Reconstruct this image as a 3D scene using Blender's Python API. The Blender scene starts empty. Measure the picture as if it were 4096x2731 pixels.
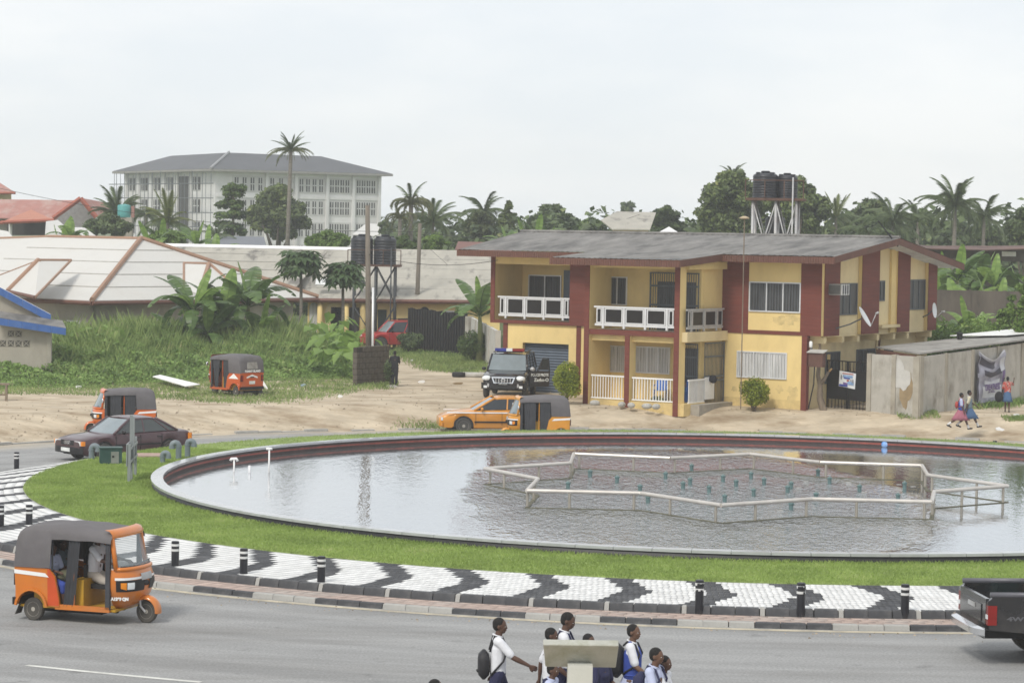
import bpy, math, random
import numpy as np
from math import sin, cos, pi, radians, sqrt, atan2
from mathutils import Matrix, Vector
S = bpy.context.scene
COL = S.collection
rng = np.random.default_rng(7)
R = random.Random(5)

# ------------------------------------------------------------------ camera
FPX, HOR, ROLL, CAMH = 2550.0, 230.0, radians(0.95), 7.0
PITCH = math.atan((341 - HOR) / FPX)
cam_d = bpy.data.cameras.new('camera')
cam_d.sensor_width = 36.0
cam_d.lens = 36.0 * FPX / 1024
cam_d.clip_start, cam_d.clip_end = 0.5, 6000
cam = bpy.data.objects.new('camera', cam_d)
COL.objects.link(cam)
_r0, _u0, _f = Vector((1, 0, 0)), Vector((0, sin(PITCH), cos(PITCH))), Vector((0, cos(PITCH), -sin(PITCH)))
_r = cos(ROLL) * _r0 + sin(ROLL) * _u0
_u = -sin(ROLL) * _r0 + cos(ROLL) * _u0
mw = Matrix((( _r.x, _u.x, -_f.x, 0), (_r.y, _u.y, -_f.y, 0), (_r.z, _u.z, -_f.z, CAMH), (0, 0, 0, 1)))
cam.matrix_world = mw
S.camera = cam

# ------------------------------------------------------------------ sky, sun, exposure
SUN_EL, SUN_AZ = radians(48), radians(212)      # azimuth measured from +Y towards +X
W = bpy.data.worlds.new('World')
S.world = W
W.use_nodes = True
wn, wl = W.node_tree.nodes, W.node_tree.links
wn.clear()
wo = wn.new('ShaderNodeOutputWorld')
bg = wn.new('ShaderNodeBackground')
sky = wn.new('ShaderNodeTexSky')
sky.sky_type = 'NISHITA'
sky.sun_disc = False
sky.sun_elevation = SUN_EL
sky.sun_rotation = SUN_AZ
sc_ = wn.new('ShaderNodeVectorMath'); sc_.operation = 'SCALE'; sc_.inputs[3].default_value = 0.08
wl.new(sky.outputs[0], sc_.inputs[0])
tc = wn.new('ShaderNodeTexCoord')
mp = wn.new('ShaderNodeMapping')
mp.inputs['Scale'].default_value = (1.0, 1.0, 3.2)
wl.new(tc.outputs['Generated'], mp.inputs[0])
nz = wn.new('ShaderNodeTexNoise')
nz.inputs['Scale'].default_value = 5.5
nz.inputs['Detail'].default_value = 7
nz.inputs['Roughness'].default_value = 0.55
wl.new(mp.outputs[0], nz.inputs['Vector'])
cr = wn.new('ShaderNodeValToRGB')
cr.color_ramp.elements[0].position = 0.36
cr.color_ramp.elements[0].color = (0.545, 0.572, 0.600, 1)
cr.color_ramp.elements[1].position = 0.60
cr.color_ramp.elements[1].color = (0.622, 0.630, 0.637, 1)
wl.new(nz.outputs[0], cr.inputs[0])
mx = wn.new('ShaderNodeMix'); mx.data_type = 'RGBA'
mx.inputs[0].default_value = 0.90
wl.new(sc_.outputs[0], mx.inputs[6])
wl.new(cr.outputs[0], mx.inputs[7])
wl.new(mx.outputs[2], bg.inputs[0])
bg.inputs[1].default_value = 1.0
wl.new(bg.outputs[0], wo.inputs[0])
sun_d = bpy.data.lights.new('sun', 'SUN')
sun_d.energy = 1.5
sun_d.angle = radians(14)
sun_d.color = (1.0, 0.955, 0.88)
sun = bpy.data.objects.new('sun', sun_d)
COL.objects.link(sun)
_sd = Vector((sin(SUN_AZ) * cos(SUN_EL), cos(SUN_AZ) * cos(SUN_EL), sin(SUN_EL)))
sun.rotation_euler = _sd.to_track_quat('Z', 'Y').to_euler()
sun.location = (0, 0, 40)
S.view_settings.view_transform = 'Standard'
S.view_settings.look = 'None'
S.view_settings.exposure = 0.72
S.view_settings.gamma = 1.0
S.view_settings.use_curve_mapping = False
HAZE = 0.00055
S.render.engine = 'CYCLES'
S.cycles.max_bounces = 6
S.cycles.volume_bounces = 2
S.cycles.transparent_max_bounces = 8
S.cycles.use_denoising = True
S.cycles.filter_width = 1.6

# ------------------------------------------------------------------ points in the place
_O = np.array([0, 0, CAMH])
def ray(px, py):
    x, y = px - 512, py - 341
    c, s = cos(ROLL), sin(ROLL)
    xr, yr = c * x + s * y, -s * x + c * y
    return np.array([xr, FPX * cos(PITCH) - yr * sin(PITCH), -FPX * sin(PITCH) - yr * cos(PITCH)]) / FPX
def P(px, py, z=0.0):
    r = ray(px, py); return _O + r * ((z - CAMH) / r[2])
def D(px, py, d):
    r = ray(px, py); return _O + r * (d / r[1])
def ss(a, b, x):
    t = min(1, max(0, (x - a) / (b - a))); return t * t * (3 - 2 * t)
CX, CY = 6.3, 68.7                       # centre of the roundabout
def gz(x, y):
    r = math.hypot(x - CX, y - CY)
    return -0.75 * ss(50, 84, y) * (1 - ss(30.6, 34.6, r))
def G(px, py):                           # ground point under a picture point
    z = 0.0
    for _ in range(25):
        p = P(px, py, z); z = 0.5 * z + 0.5 * gz(p[0], p[1])
    p = P(px, py, z); return p

# ------------------------------------------------------------------ mesh helpers
class M:
    def __init__(s): s.v, s.f, s.m, s.mi = [], [], [], 0
    def add(s, vs, fs):
        o = len(s.v); s.v += [tuple(map(float, p)) for p in vs]
        for f in fs: s.f.append([o + i for i in f]); s.m.append(s.mi)
        return s
    def box(s, x0, x1, y0, y1, z0, z1, rz=0, c=None):
        vs = [(x, y, z) for z in (z0, z1) for x, y in ((x0, y0), (x1, y0), (x1, y1), (x0, y1))]
        if rz:
            cx, cy = c if c else ((x0 + x1) / 2, (y0 + y1) / 2)
            vs = [(cx + (x - cx) * cos(rz) - (y - cy) * sin(rz), cy + (x - cx) * sin(rz) + (y - cy) * cos(rz), z) for x, y, z in vs]
        return s.add(vs, [(3, 2, 1, 0), (4, 5, 6, 7), (0, 1, 5, 4), (1, 2, 6, 5), (2, 3, 7, 6), (3, 0, 4, 7)])
    def tube(s, pts, r, n=8, cap=True):
        pts = [Vector(p) for p in pts]
        rs = r if isinstance(r, (list, tuple)) else [r] * len(pts)
        ring, prev = [], None
        for i, p in enumerate(pts):
            t = (pts[min(i + 1, len(pts) - 1)] - pts[max(i - 1, 0)])
            t = t.normalized() if t.length > 1e-9 else Vector((0, 0, 1))
            if prev is None:
                a = t.cross(Vector((0, 0, 1)))
                if a.length < 1e-3: a = t.cross(Vector((0, 1, 0)))
            else: a = prev - t * prev.dot(t)
            a.normalize(); prev = a; b = t.cross(a)
            for k in range(n):
                q = 2 * pi * k / n
                ring.append(p + (a * cos(q) + b * sin(q)) * rs[i])
        fs = []
        for i in range(len(pts) - 1):
            for k in range(n):
                k2 = (k + 1) % n
                fs.append((i * n + k, i * n + k2, (i + 1) * n + k2, (i + 1) * n + k))
        if cap:
            fs.append(tuple(range(n - 1, -1, -1))); fs.append(tuple((len(pts) - 1) * n + k for k in range(n)))
        return s.add(ring, fs)
    def cyl(s, p, q, r, n=12): return s.tube([p, q], r, n)
    def lathe(s, prof, n=16, o=(0, 0, 0), ax='z'):
        vs, fs = [], []
        for r, h in prof:
            for k in range(n):
                a = 2 * pi * k / n
                if ax == 'z': vs.append((o[0] + r * cos(a), o[1] + r * sin(a), o[2] + h))
                else: vs.append((o[0] + r * cos(a), o[1] + h, o[2] + r * sin(a)))
        for i in range(len(prof) - 1):
            for k in range(n):
                k2 = (k + 1) % n
                f = (i * n + k, i * n + k2, (i + 1) * n + k2, (i + 1) * n + k)
                fs.append(f if ax == 'z' else f[::-1])
        fs.append(tuple(range(n - 1, -1, -1))); fs.append(tuple((len(prof) - 1) * n + k for k in range(n)))
        return s.add(vs, fs)
    def ell(s, c, r, nu=12, nv=8):
        vs, fs = [], []
        r = r if isinstance(r, (tuple, list)) else (r, r, r)
        for j in range(1, nv):
            t = pi * j / nv
            for k in range(nu):
                a = 2 * pi * k / nu
                vs.append((c[0] + r[0] * sin(t) * cos(a), c[1] + r[1] * sin(t) * sin(a), c[2] + r[2] * cos(t)))
        vs += [(c[0], c[1], c[2] + r[2]), (c[0], c[1], c[2] - r[2])]
        T, B = len(vs) - 2, len(vs) - 1
        for j in range(nv - 2):
            for k in range(nu):
                k2 = (k + 1) % nu
                fs.append((j * nu + k, (j + 1) * nu + k, (j + 1) * nu + k2, j * nu + k2))
        for k in range(nu):
            k2 = (k + 1) % nu
            fs.append((T, k, k2)); fs.append((B, (nv - 2) * nu + k2, (nv - 2) * nu + k))
        return s.add(vs, fs)
    def loft(s, rings, closed=True, cap=True):
        n = len(rings[0]); vs = [p for r in rings for p in r]; fs = []
        for i in range(len(rings) - 1):
            for k in range(n if closed else n - 1):
                k2 = (k + 1) % n
                fs.append((i * n + k, i * n + k2, (i + 1) * n + k2, (i + 1) * n + k))
        if cap and closed:
            fs.append(tuple(range(n - 1, -1, -1))); fs.append(tuple((len(rings) - 1) * n + k for k in range(n)))
        return s.add(vs, fs)
    def slab(s, pts, n):                 # polygon given thickness along vector n
        k = len(pts); q = [tuple(np.array(p) + np.array(n)) for p in pts]
        fs = [tuple(range(k - 1, -1, -1)), tuple(range(k, 2 * k))]
        fs += [(i, (i + 1) % k, k + (i + 1) % k, k + i) for i in range(k)]
        return s.add(list(pts) + q, fs)
    def poly(s, pts): return s.add(pts, [tuple(range(len(pts)))])
    def mesh(s, name, mats, smooth=False):
        me = bpy.data.meshes.new(name)
        me.from_pydata(s.v, [], s.f)
        for m in (mats if isinstance(mats, (list, tuple)) else [mats]): me.materials.append(m)
        if any(s.m): me.polygons.foreach_set('material_index', s.m)
        if smooth is True: me.polygons.foreach_set('use_smooth', [True] * len(me.polygons))
        elif smooth: me.shade_smooth(); me.set_sharp_from_angle(angle=radians(smooth))
        me.update()
        return me
    def obj(s, name, mats, parent=None, smooth=False, fix=False, loc=(0, 0, 0), rz=0):
        me = s.mesh(name, mats, smooth)
        if fix:
            import bmesh
            b = bmesh.new(); b.from_mesh(me); bmesh.ops.recalc_face_normals(b, faces=b.faces); b.to_mesh(me); b.free()
        return link(name, me, parent, loc, rz)
def link(name, me, parent=None, loc=(0, 0, 0), rz=0):
    o = bpy.data.objects.new(name, me); COL.objects.link(o)
    o.location = loc; o.rotation_euler = (0, 0, rz)
    if parent is not None: o.parent = parent
    return o
def fast(name, v, f, mats, mi=None, smooth=False):      # large numpy meshes
    me = bpy.data.meshes.new(name)
    v = np.ascontiguousarray(v, dtype=np.float32); f = np.ascontiguousarray(f, dtype=np.int32)
    k = f.shape[1]
    me.vertices.add(len(v)); me.vertices.foreach_set('co', v.ravel())
    me.loops.add(f.size); me.loops.foreach_set('vertex_index', f.ravel())
    me.polygons.add(len(f)); me.polygons.foreach_set('loop_start', np.arange(0, f.size, k, dtype=np.int32))
    for m in (mats if isinstance(mats, (list, tuple)) else [mats]): me.materials.append(m)
    if mi is not None: me.polygons.foreach_set('material_index', np.asarray(mi, dtype=np.int32))
    if smooth: me.polygons.foreach_set('use_smooth', np.ones(len(f), dtype=bool))
    me.update(calc_edges=True); me.validate()
    return me
def tag(o, label=None, cat=None, group=None, kind=None):
    if label: o['label'] = label
    if cat: o['category'] = cat
    if group: o['group'] = group
    if kind: o['kind'] = kind
    return o
def empty(name, label, cat, loc=(0, 0, 0), rz=0, group=None, kind=None):
    o = bpy.data.objects.new(name, None); COL.objects.link(o)
    o.location = loc; o.rotation_euler = (0, 0, rz); o.empty_display_size = 0.3
    return tag(o, label, cat, group, kind)
def dup(o, loc, rz=0, label=None, sc=None):
    def cp(a, par):
        c = a.copy(); COL.objects.link(c)
        if par is not None: c.parent = par
        for ch in a.children: cp(ch, c)
        return c
    c = cp(o, None); c.location = loc; c.rotation_euler = (0, 0, rz)
    if label: c['label'] = label
    if sc: c.scale = (sc, sc, sc)
    return c
def text(body, size, mat_, parent, mtx, name='lettering', ext=0.002, bold=0.0, sx=1.0):
    cu = bpy.data.curves.new('t', 'FONT'); cu.body = body; cu.size = size; cu.extrude = ext; cu.offset = bold
    cu.align_x = 'CENTER'; cu.align_y = 'CENTER'
    o = bpy.data.objects.new('t', cu); COL.objects.link(o)
    bpy.context.view_layer.update()
    me = bpy.data.meshes.new_from_object(o.evaluated_get(bpy.context.evaluated_depsgraph_get()))
    bpy.data.objects.remove(o); bpy.data.curves.remove(cu)
    me.name = name; me.materials.clear(); me.materials.append(mat_)
    me.transform(mtx @ Matrix.Diagonal((sx, 1, 1, 1)))
    return link(name, me, parent)
def frame(o, x, y):                      # matrix whose local x,y axes are the given vectors
    x, y = Vector(x).normalized(), Vector(y).normalized(); z = x.cross(y)
    return Matrix(((x.x, y.x, z.x, o[0]), (x.y, y.y, z.y, o[1]), (x.z, y.z, z.z, o[2]), (0, 0, 0, 1)))

# ------------------------------------------------------------------ materials
MATS = {}
def mat(name, col, rough=0.7, var=0.18, scale=3.0, bump=0.0, bscale=40.0, metal=0.0, dirt=None, dscale=0.6, damt=0.5,
        stretch=(1, 1, 1), island=0.0, spec=0.4, coat=0.0, world=False, dlo=0.48, dhi=0.72, alpha=1.0):
    if name in MATS: return MATS[name]
    m = bpy.data.materials.new(name); m.use_nodes = True; MATS[name] = m
    n, l = m.node_tree.nodes, m.node_tree.links
    b = n['Principled BSDF']
    b.inputs['Roughness'].default_value = rough; b.inputs['Metallic'].default_value = metal
    b.inputs['Specular IOR Level'].default_value = spec; b.inputs['Coat Weight'].default_value = coat
    b.inputs['Coat Roughness'].default_value = 0.06
    if alpha < 1: b.inputs['Alpha'].default_value = alpha
    t = n.new('ShaderNodeTexCoord')
    if world:
        g = n.new('ShaderNodeNewGeometry'); src = g.outputs['Position']
    else: src = t.outputs['Object']
    mpn = n.new('ShaderNodeMapping'); mpn.inputs['Scale'].default_value = stretch
    l.new(src, mpn.inputs[0])
    nn = n.new('ShaderNodeTexNoise'); nn.inputs['Scale'].default_value = scale; nn.inputs['Detail'].default_value = 6
    nn.inputs['Roughness'].default_value = 0.6
    l.new(mpn.outputs[0], nn.inputs['Vector'])
    mr = n.new('ShaderNodeMapRange'); mr.inputs[1].default_value = 0.3; mr.inputs[2].default_value = 0.7
    mr.inputs[3].default_value = 1 - var; mr.inputs[4].default_value = 1 + var
    l.new(nn.outputs[0], mr.inputs[0])
    fac = mr.outputs[0]
    if island:
        g2 = n.new('ShaderNodeNewGeometry')
        m2 = n.new('ShaderNodeMapRange'); m2.inputs[3].default_value = 1 - island; m2.inputs[4].default_value = 1 + island
        l.new(g2.outputs['Random Per Island'], m2.inputs[0])
        mm = n.new('ShaderNodeMath'); mm.operation = 'MULTIPLY'
        l.new(fac, mm.inputs[0]); l.new(m2.outputs[0], mm.inputs[1]); fac = mm.outputs[0]
    sc = n.new('ShaderNodeVectorMath'); sc.operation = 'SCALE'; sc.inputs[0].default_value = col[:3]
    l.new(fac, sc.inputs[3])
    out = sc.outputs[0]
    if dirt:
        n3 = n.new('ShaderNodeTexNoise'); n3.inputs['Scale'].default_value = dscale; n3.inputs['Detail'].default_value = 8
        n3.inputs['Roughness'].default_value = 0.65
        l.new(mpn.outputs[0], n3.inputs['Vector'])
        r3 = n.new('ShaderNodeMapRange'); r3.inputs[1].default_value = dlo; r3.inputs[2].default_value = dhi
        r3.inputs[3].default_value = 0; r3.inputs[4].default_value = damt
        l.new(n3.outputs[0], r3.inputs[0])
        mxn = n.new('ShaderNodeMix'); mxn.data_type = 'RGBA'
        l.new(r3.outputs[0], mxn.inputs[0]); l.new(out, mxn.inputs[6]); mxn.inputs[7].default_value = (*dirt, 1)
        out = mxn.outputs[2]
    l.new(out, b.inputs['Base Color'])
    if bump:
        nb = n.new('ShaderNodeTexNoise'); nb.inputs['Scale'].default_value = bscale; nb.inputs['Detail'].default_value = 4
        l.new(mpn.outputs[0], nb.inputs['Vector'])
        bp = n.new('ShaderNodeBump'); bp.inputs['Strength'].default_value = bump; bp.inputs['Distance'].default_value = 0.02
        l.new(nb.outputs[0], bp.inputs['Height']); l.new(bp.outputs[0], b.inputs['Normal'])
    return m
def leafmat(name, dark, light, tip=None, trans=0.35, rough=0.55, scale=0.5):
    if name in MATS: return MATS[name]
    m = bpy.data.materials.new(name); m.use_nodes = True; MATS[name] = m
    n, l = m.node_tree.nodes, m.node_tree.links
    b = n['Principled BSDF']; out = n['Material Output']
    g = n.new('ShaderNodeNewGeometry')
    t = n.new('ShaderNodeTexCoord')
    nn = n.new('ShaderNodeTexNoise'); nn.inputs['Scale'].default_value = scale; nn.inputs['Detail'].default_value = 3
    l.new(t.outputs['Object'], nn.inputs['Vector'])
    a = n.new('ShaderNodeMath'); a.operation = 'MULTIPLY'; a.inputs[1].default_value = 0.5
    l.new(g.outputs['Random Per Island'], a.inputs[0])
    c = n.new('ShaderNodeMapRange'); c.inputs[1].default_value = 0.32; c.inputs[2].default_value = 0.68; c.inputs[4].default_value = 0.55
    l.new(nn.outputs[0], c.inputs[0])
    d = n.new('ShaderNodeMath'); d.operation = 'ADD'; l.new(a.outputs[0], d.inputs[0]); l.new(c.outputs[0], d.inputs[1])
    r = n.new('ShaderNodeValToRGB'); e = r.color_ramp.elements
    e[0].position, e[0].color = 0.1, (*dark, 1); e[1].position, e[1].color = 0.85, (*light, 1)
    if tip: k = e.new(0.985); k.color = (*tip, 1)
    l.new(d.outputs[0], r.inputs[0])
    l.new(r.outputs[0], b.inputs['Base Color']); b.inputs['Roughness'].default_value = rough
    b.inputs['Specular IOR Level'].default_value = 0.35
    tr = n.new('ShaderNodeBsdfTranslucent'); l.new(r.outputs[0], tr.inputs[0])
    ms = n.new('ShaderNodeMixShader'); ms.inputs[0].default_value = trans
    l.new(b.outputs[0], ms.inputs[1]); l.new(tr.outputs[0], ms.inputs[2]); l.new(ms.outputs[0], out.inputs[0])
    return m
def glassmat(name, col=(0.02, 0.025, 0.03), rough=0.05, alpha=1.0):
    m = mat(name, col, rough, var=0.1, spec=0.6)
    if alpha < 1: m.node_tree.nodes['Principled BSDF'].inputs['Alpha'].default_value = alpha
    return m
m_black = mat('black paint', (0.012, 0.012, 0.014), 0.45)
m_dark = mat('dark rubber', (0.02, 0.02, 0.021), 0.8, bump=0.2)
m_white = mat('white paint', (0.78, 0.78, 0.77), 0.5, var=0.06, dirt=(0.5, 0.48, 0.43), damt=0.35)
m_steel = mat('brushed steel', (0.62, 0.6, 0.58), 0.32, metal=0.75, var=0.08)
m_alu = mat('aluminium frame', (0.68, 0.69, 0.70), 0.4, metal=0.2, var=0.06)
m_conc = mat('concrete', (0.42, 0.41, 0.38), 0.9, dirt=(0.2, 0.19, 0.16), bump=0.3, dscale=1.2)
m_wood = mat('weathered wood', (0.19, 0.15, 0.11), 0.9, stretch=(1, 1, 0.2), var=0.35, scale=6)
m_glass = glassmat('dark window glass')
# ================================================================== ground, road, roundabout
def curve_r(x, y): return 30.8 + 9 * ss(66, 51, y) if y < 66 else 30.8
xs = np.unique(np.concatenate([np.linspace(-900, -40, 14), np.linspace(-40, 45, 171), np.linspace(45, 900, 14)]))
ys = np.unique(np.concatenate([np.linspace(-60, 24, 8), np.linspace(24, 125, 203), np.linspace(125, 300, 30), np.linspace(300, 2600, 12)]))
vv = np.array([(x, y, gz(x, y) - 0.004 + (0.0 if y < 100 else 0.0)) for y in ys for x in xs])
nx = len(xs)
ii = np.array([(j * nx + i, j * nx + i + 1, (j + 1) * nx + i + 1, (j + 1) * nx + i) for j in range(len(ys) - 1) for i in range(nx - 1)])
def ground_material():
    m = mat('sandy earth', (0.47, 0.395, 0.29), 0.95, var=0.2, scale=0.9, bump=1.0, bscale=5, world=True,
            dirt=(0.25, 0.185, 0.115), dscale=0.55, damt=1.0, stretch=(0.8, 1.3, 1), dlo=0.46, dhi=0.68)
    n, l = m.node_tree.nodes, m.node_tree.links
    b = n['Principled BSDF']; src = b.inputs['Base Color'].links[0].from_socket
    g = n.new('ShaderNodeNewGeometry'); sx = n.new('ShaderNodeSeparateXYZ'); l.new(g.outputs['Position'], sx.inputs[0])
    nn = n.new('ShaderNodeTexNoise'); nn.inputs['Scale'].default_value = 0.22; nn.inputs['Detail'].default_value = 7
    l.new(g.outputs['Position'], nn.inputs['Vector'])
    a = n.new('ShaderNodeMath'); a.operation = 'MULTIPLY_ADD'; a.inputs[1].default_value = 9.0
    l.new(nn.outputs[0], a.inputs[0]); l.new(sx.outputs[1], a.inputs[2])
    r = n.new('ShaderNodeMapRange'); r.inputs[1].default_value = 141; r.inputs[2].default_value = 145
    l.new(a.outputs[0], r.inputs[0])
    mxn = n.new('ShaderNodeMix'); mxn.data_type = 'RGBA'; mxn.inputs[7].default_value = (0.10, 0.13, 0.045, 1)
    l.new(r.outputs[0], mxn.inputs[0]); l.new(src, mxn.inputs[6]); l.new(mxn.outputs[2], b.inputs['Base Color'])
    return m
tag(link('ground', fast('ground', vv, ii, ground_material(), smooth=True)), kind='structure')

def ring(rs, zs, a0, a1, n, follow=True, c=(CX, CY)):        # ring surface through radii/heights
    v = []
    for k in range(n + 1):
        a = a0 + (a1 - a0) * k / n
        for r_, z_ in zip(rs, zs):
            rr = r_(a) if callable(r_) else r_
            x, y = c[0] + rr * cos(a), c[1] + rr * sin(a)
            v.append((x, y, z_ + (gz(x, y) if follow else 0)))
    q = len(rs)
    f = [(k * q + i, k * q + i + 1, (k + 1) * q + i + 1, (k + 1) * q + i) for k in range(n) for i in range(q - 1)]
    return np.array(v), np.array(f)
def rout(a):
    rr = 31.0
    for _ in range(6): rr = curve_r(0, CY + rr * sin(a))
    return rr + 0.12 * sin(a * 37) + 0.1 * sin(a * 83 + 1)
m_asph = mat('asphalt', (0.27, 0.271, 0.268), 0.88, var=0.09, scale=0.7, bump=0.25, bscale=60, world=True,
             dirt=(0.19, 0.186, 0.178), dscale=0.4, damt=0.8, stretch=(0.35, 1.8, 1))
def road_dust(m):       # sand worn into the outer lane and a fine grain, both fixed to the surface
    n, l = m.node_tree.nodes, m.node_tree.links
    b = n['Principled BSDF']; src = b.inputs['Base Color'].links[0].from_socket
    g = n.new('ShaderNodeNewGeometry')
    vs = n.new('ShaderNodeVectorMath'); vs.operation = 'DISTANCE'; vs.inputs[1].default_value = (CX, CY, 0)
    l.new(g.outputs['Position'], vs.inputs[0])
    nn = n.new('ShaderNodeTexNoise'); nn.inputs['Scale'].default_value = 0.5; nn.inputs['Detail'].default_value = 8
    l.new(g.outputs['Position'], nn.inputs['Vector'])
    a = n.new('ShaderNodeMath'); a.operation = 'MULTIPLY_ADD'; a.inputs[1].default_value = 2.2
    l.new(nn.outputs[0], a.inputs[0]); l.new(vs.outputs['Value'], a.inputs[2])
    r = n.new('ShaderNodeMapRange'); r.inputs[1].default_value = 30.2; r.inputs[2].default_value = 32.0; r.inputs[4].default_value = 0.85
    sx = n.new('ShaderNodeSeparateXYZ'); l.new(g.outputs['Position'], sx.inputs[0])
    r2 = n.new('ShaderNodeMapRange'); r2.inputs[1].default_value = 62; r2.inputs[2].default_value = 72
    l.new(sx.outputs[1], r2.inputs[0]); l.new(a.outputs[0], r.inputs[0])
    mu = n.new('ShaderNodeMath'); mu.operation = 'MULTIPLY'; l.new(r.outputs[0], mu.inputs[0]); l.new(r2.outputs[0], mu.inputs[1])
    mxn = n.new('ShaderNodeMix'); mxn.data_type = 'RGBA'; mxn.inputs[7].default_value = (0.46, 0.40, 0.31, 1)
    l.new(mu.outputs[0], mxn.inputs[0]); l.new(src, mxn.inputs[6])
    wr = n.new('ShaderNodeTexNoise'); wr.noise_dimensions = '1D'; wr.inputs['Scale'].default_value = 1.1; wr.inputs['Detail'].default_value = 3
    l.new(vs.outputs['Value'], wr.inputs['W'])
    wm = n.new('ShaderNodeMapRange'); wm.inputs[1].default_value = 0.3; wm.inputs[2].default_value = 0.7; wm.inputs[3].default_value = 0.88; wm.inputs[4].default_value = 1.10
    l.new(wr.outputs[0], wm.inputs[0])
    sp = n.new('ShaderNodeTexNoise'); sp.inputs['Scale'].default_value = 1.7; sp.inputs['Detail'].default_value = 5; l.new(g.outputs['Position'], sp.inputs['Vector'])
    sm = n.new('ShaderNodeMapRange'); sm.inputs[1].default_value = 0.64; sm.inputs[2].default_value = 0.74; sm.inputs[3].default_value = 1.0; sm.inputs[4].default_value = 0.72
    l.new(sp.outputs[0], sm.inputs[0])
    wmul = n.new('ShaderNodeMath'); wmul.operation = 'MULTIPLY'; l.new(wm.outputs[0], wmul.inputs[0]); l.new(sm.outputs[0], wmul.inputs[1])
    wv_ = n.new('ShaderNodeVectorMath'); wv_.operation = 'SCALE'; l.new(mxn.outputs[2], wv_.inputs[0]); l.new(wmul.outputs[0], wv_.inputs[3])
    gr = n.new('ShaderNodeTexNoise'); gr.inputs['Scale'].default_value = 22; gr.inputs['Detail'].default_value = 3
    l.new(g.outputs['Position'], gr.inputs['Vector'])
    gm = n.new('ShaderNodeMapRange'); gm.inputs[1].default_value = 0.3; gm.inputs[2].default_value = 0.7; gm.inputs[3].default_value = 0.82; gm.inputs[4].default_value = 1.18
    l.new(gr.outputs[0], gm.inputs[0])
    sv = n.new('ShaderNodeVectorMath'); sv.operation = 'SCALE'; l.new(wv_.outputs[0], sv.inputs[0]); l.new(gm.outputs[0], sv.inputs[3])
    l.new(sv.outputs[0], b.inputs['Base Color'])
road_dust(m_asph)
v, f = ring([23.5, 25, 27, 29, lambda a: rout(a) - 0.6, rout], [0.004] * 5 + [0.003], 0, 2 * pi, 420)
tag(link('road', fast('road', v, f, m_asph, smooth=True)), kind='structure')
m_cream = mat('worn cream road paint', (0.46, 0.41, 0.31), 0.8, var=0.25, scale=4, dirt=(0.2, 0.19, 0.18), damt=0.8, dscale=1.5)
m_wline = mat('worn white road paint', (0.62, 0.62, 0.58), 0.8, var=0.15, scale=4, dirt=(0.22, 0.21, 0.2), damt=0.7, dscale=1.2)
v, f = ring([23.72, 23.92], [0.009, 0.009], 0, 2 * pi, 360)
tag(link('road_edge_line', fast('road_edge_line', v, f, m_cream)), kind='structure')
v, f = ring([31.75, 31.87], [0.009, 0.009], radians(244.1), radians(249.8), 40)
tag(link('lane_line', fast('lane_line', v, f, m_wline)), kind='structure')

# far kerb, half buried in sand
m_kerbpale = mat('pale kerb concrete', (0.36, 0.355, 0.335), 0.9, var=0.2, dirt=(0.22, 0.2, 0.17), island=0.12, bump=0.3, dscale=2)
m_kerbdark = mat('black painted kerb', (0.055, 0.057, 0.062), 0.75, var=0.25, dirt=(0.22, 0.21, 0.2), damt=0.45, dscale=2.5, island=0.12, bump=0.25)
fk = empty('far_kerb', None, None, kind='structure')
km = M(); km.box(-0.46, 0.46, -0.09, 0.09, -0.1, 0.1)
kme = km.mesh('kerb_stone', m_kerbpale)
for k in range(-26, 46):
    a = radians(96) + (k + 0.5) * 0.95 / 30.95
    x, y = CX + 30.95 * cos(a), CY + 30.95 * sin(a)
    if R.random() < 0.25 and not 20 < k: continue
    o = link('kerb_stone', kme, fk, (x, y, gz(x, y) - R.uniform(0.0, 0.07)), a + pi / 2 + R.uniform(-.03, .03))

# lawn
m_lawn = mat('lawn soil and thatch', (0.22, 0.29, 0.085), 0.95, var=0.25, scale=1.5, world=True, bump=0.5, bscale=30)
v, f = ring([15.75, 17.5, 19.02, 19.08], [0.2, 0.2, 0.2, 0.0], 0, 2 * pi, 240, follow=False)
tag(link('lawn', fast('lawn', v, f, m_lawn)), kind='structure')
def blades(n, pos, h, w, lean):
    a = rng.uniform(0, 2 * pi, n); b = rng.uniform(0, 2 * pi, n)
    dx, dy = np.cos(a) * w / 2, np.sin(a) * w / 2
    lx, ly = np.cos(b) * lean * h, np.sin(b) * lean * h
    V = np.empty((n, 4, 3))
    V[:, 0] = pos + np.stack([-dx, -dy, 0 * h], 1); V[:, 1] = pos + np.stack([dx, dy, 0 * h], 1)
    V[:, 2] = pos + np.stack([dx * .6 + lx * .45, dy * .6 + ly * .45, h * .6], 1)
    V[:, 3] = pos + np.stack([lx, ly, h], 1)
    F = np.arange(n * 4).reshape(n, 4)
    return V.reshape(-1, 3), F
n = 230000
a = rng.uniform(0, 2 * pi, n); near = rng.random(n) < 0.7
a = np.where(near, rng.uniform(radians(150), radians(322), n), a)
rr = np.sqrt(rng.uniform(15.84 ** 2, 19.1 ** 2, n))
pos = np.stack([CX + rr * np.cos(a), CY + rr * np.sin(a), np.full(n, 0.2)], 1)
v, f = blades(n, pos, rng.uniform(0.02, 0.06, n) * (1 + 0.5 * (rr < 16.1)), rng.uniform(0.010, 0.022, n), rng.uniform(0.2, 1.0, n))
m_grass = leafmat('lawn grass', (0.20, 0.275, 0.07), (0.36, 0.475, 0.13), (0.46, 0.48, 0.22), trans=0.4, scale=0.7)
tag(link('lawn_grass', fast('lawn_grass', v, f, m_grass)), kind='stuff')

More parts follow.
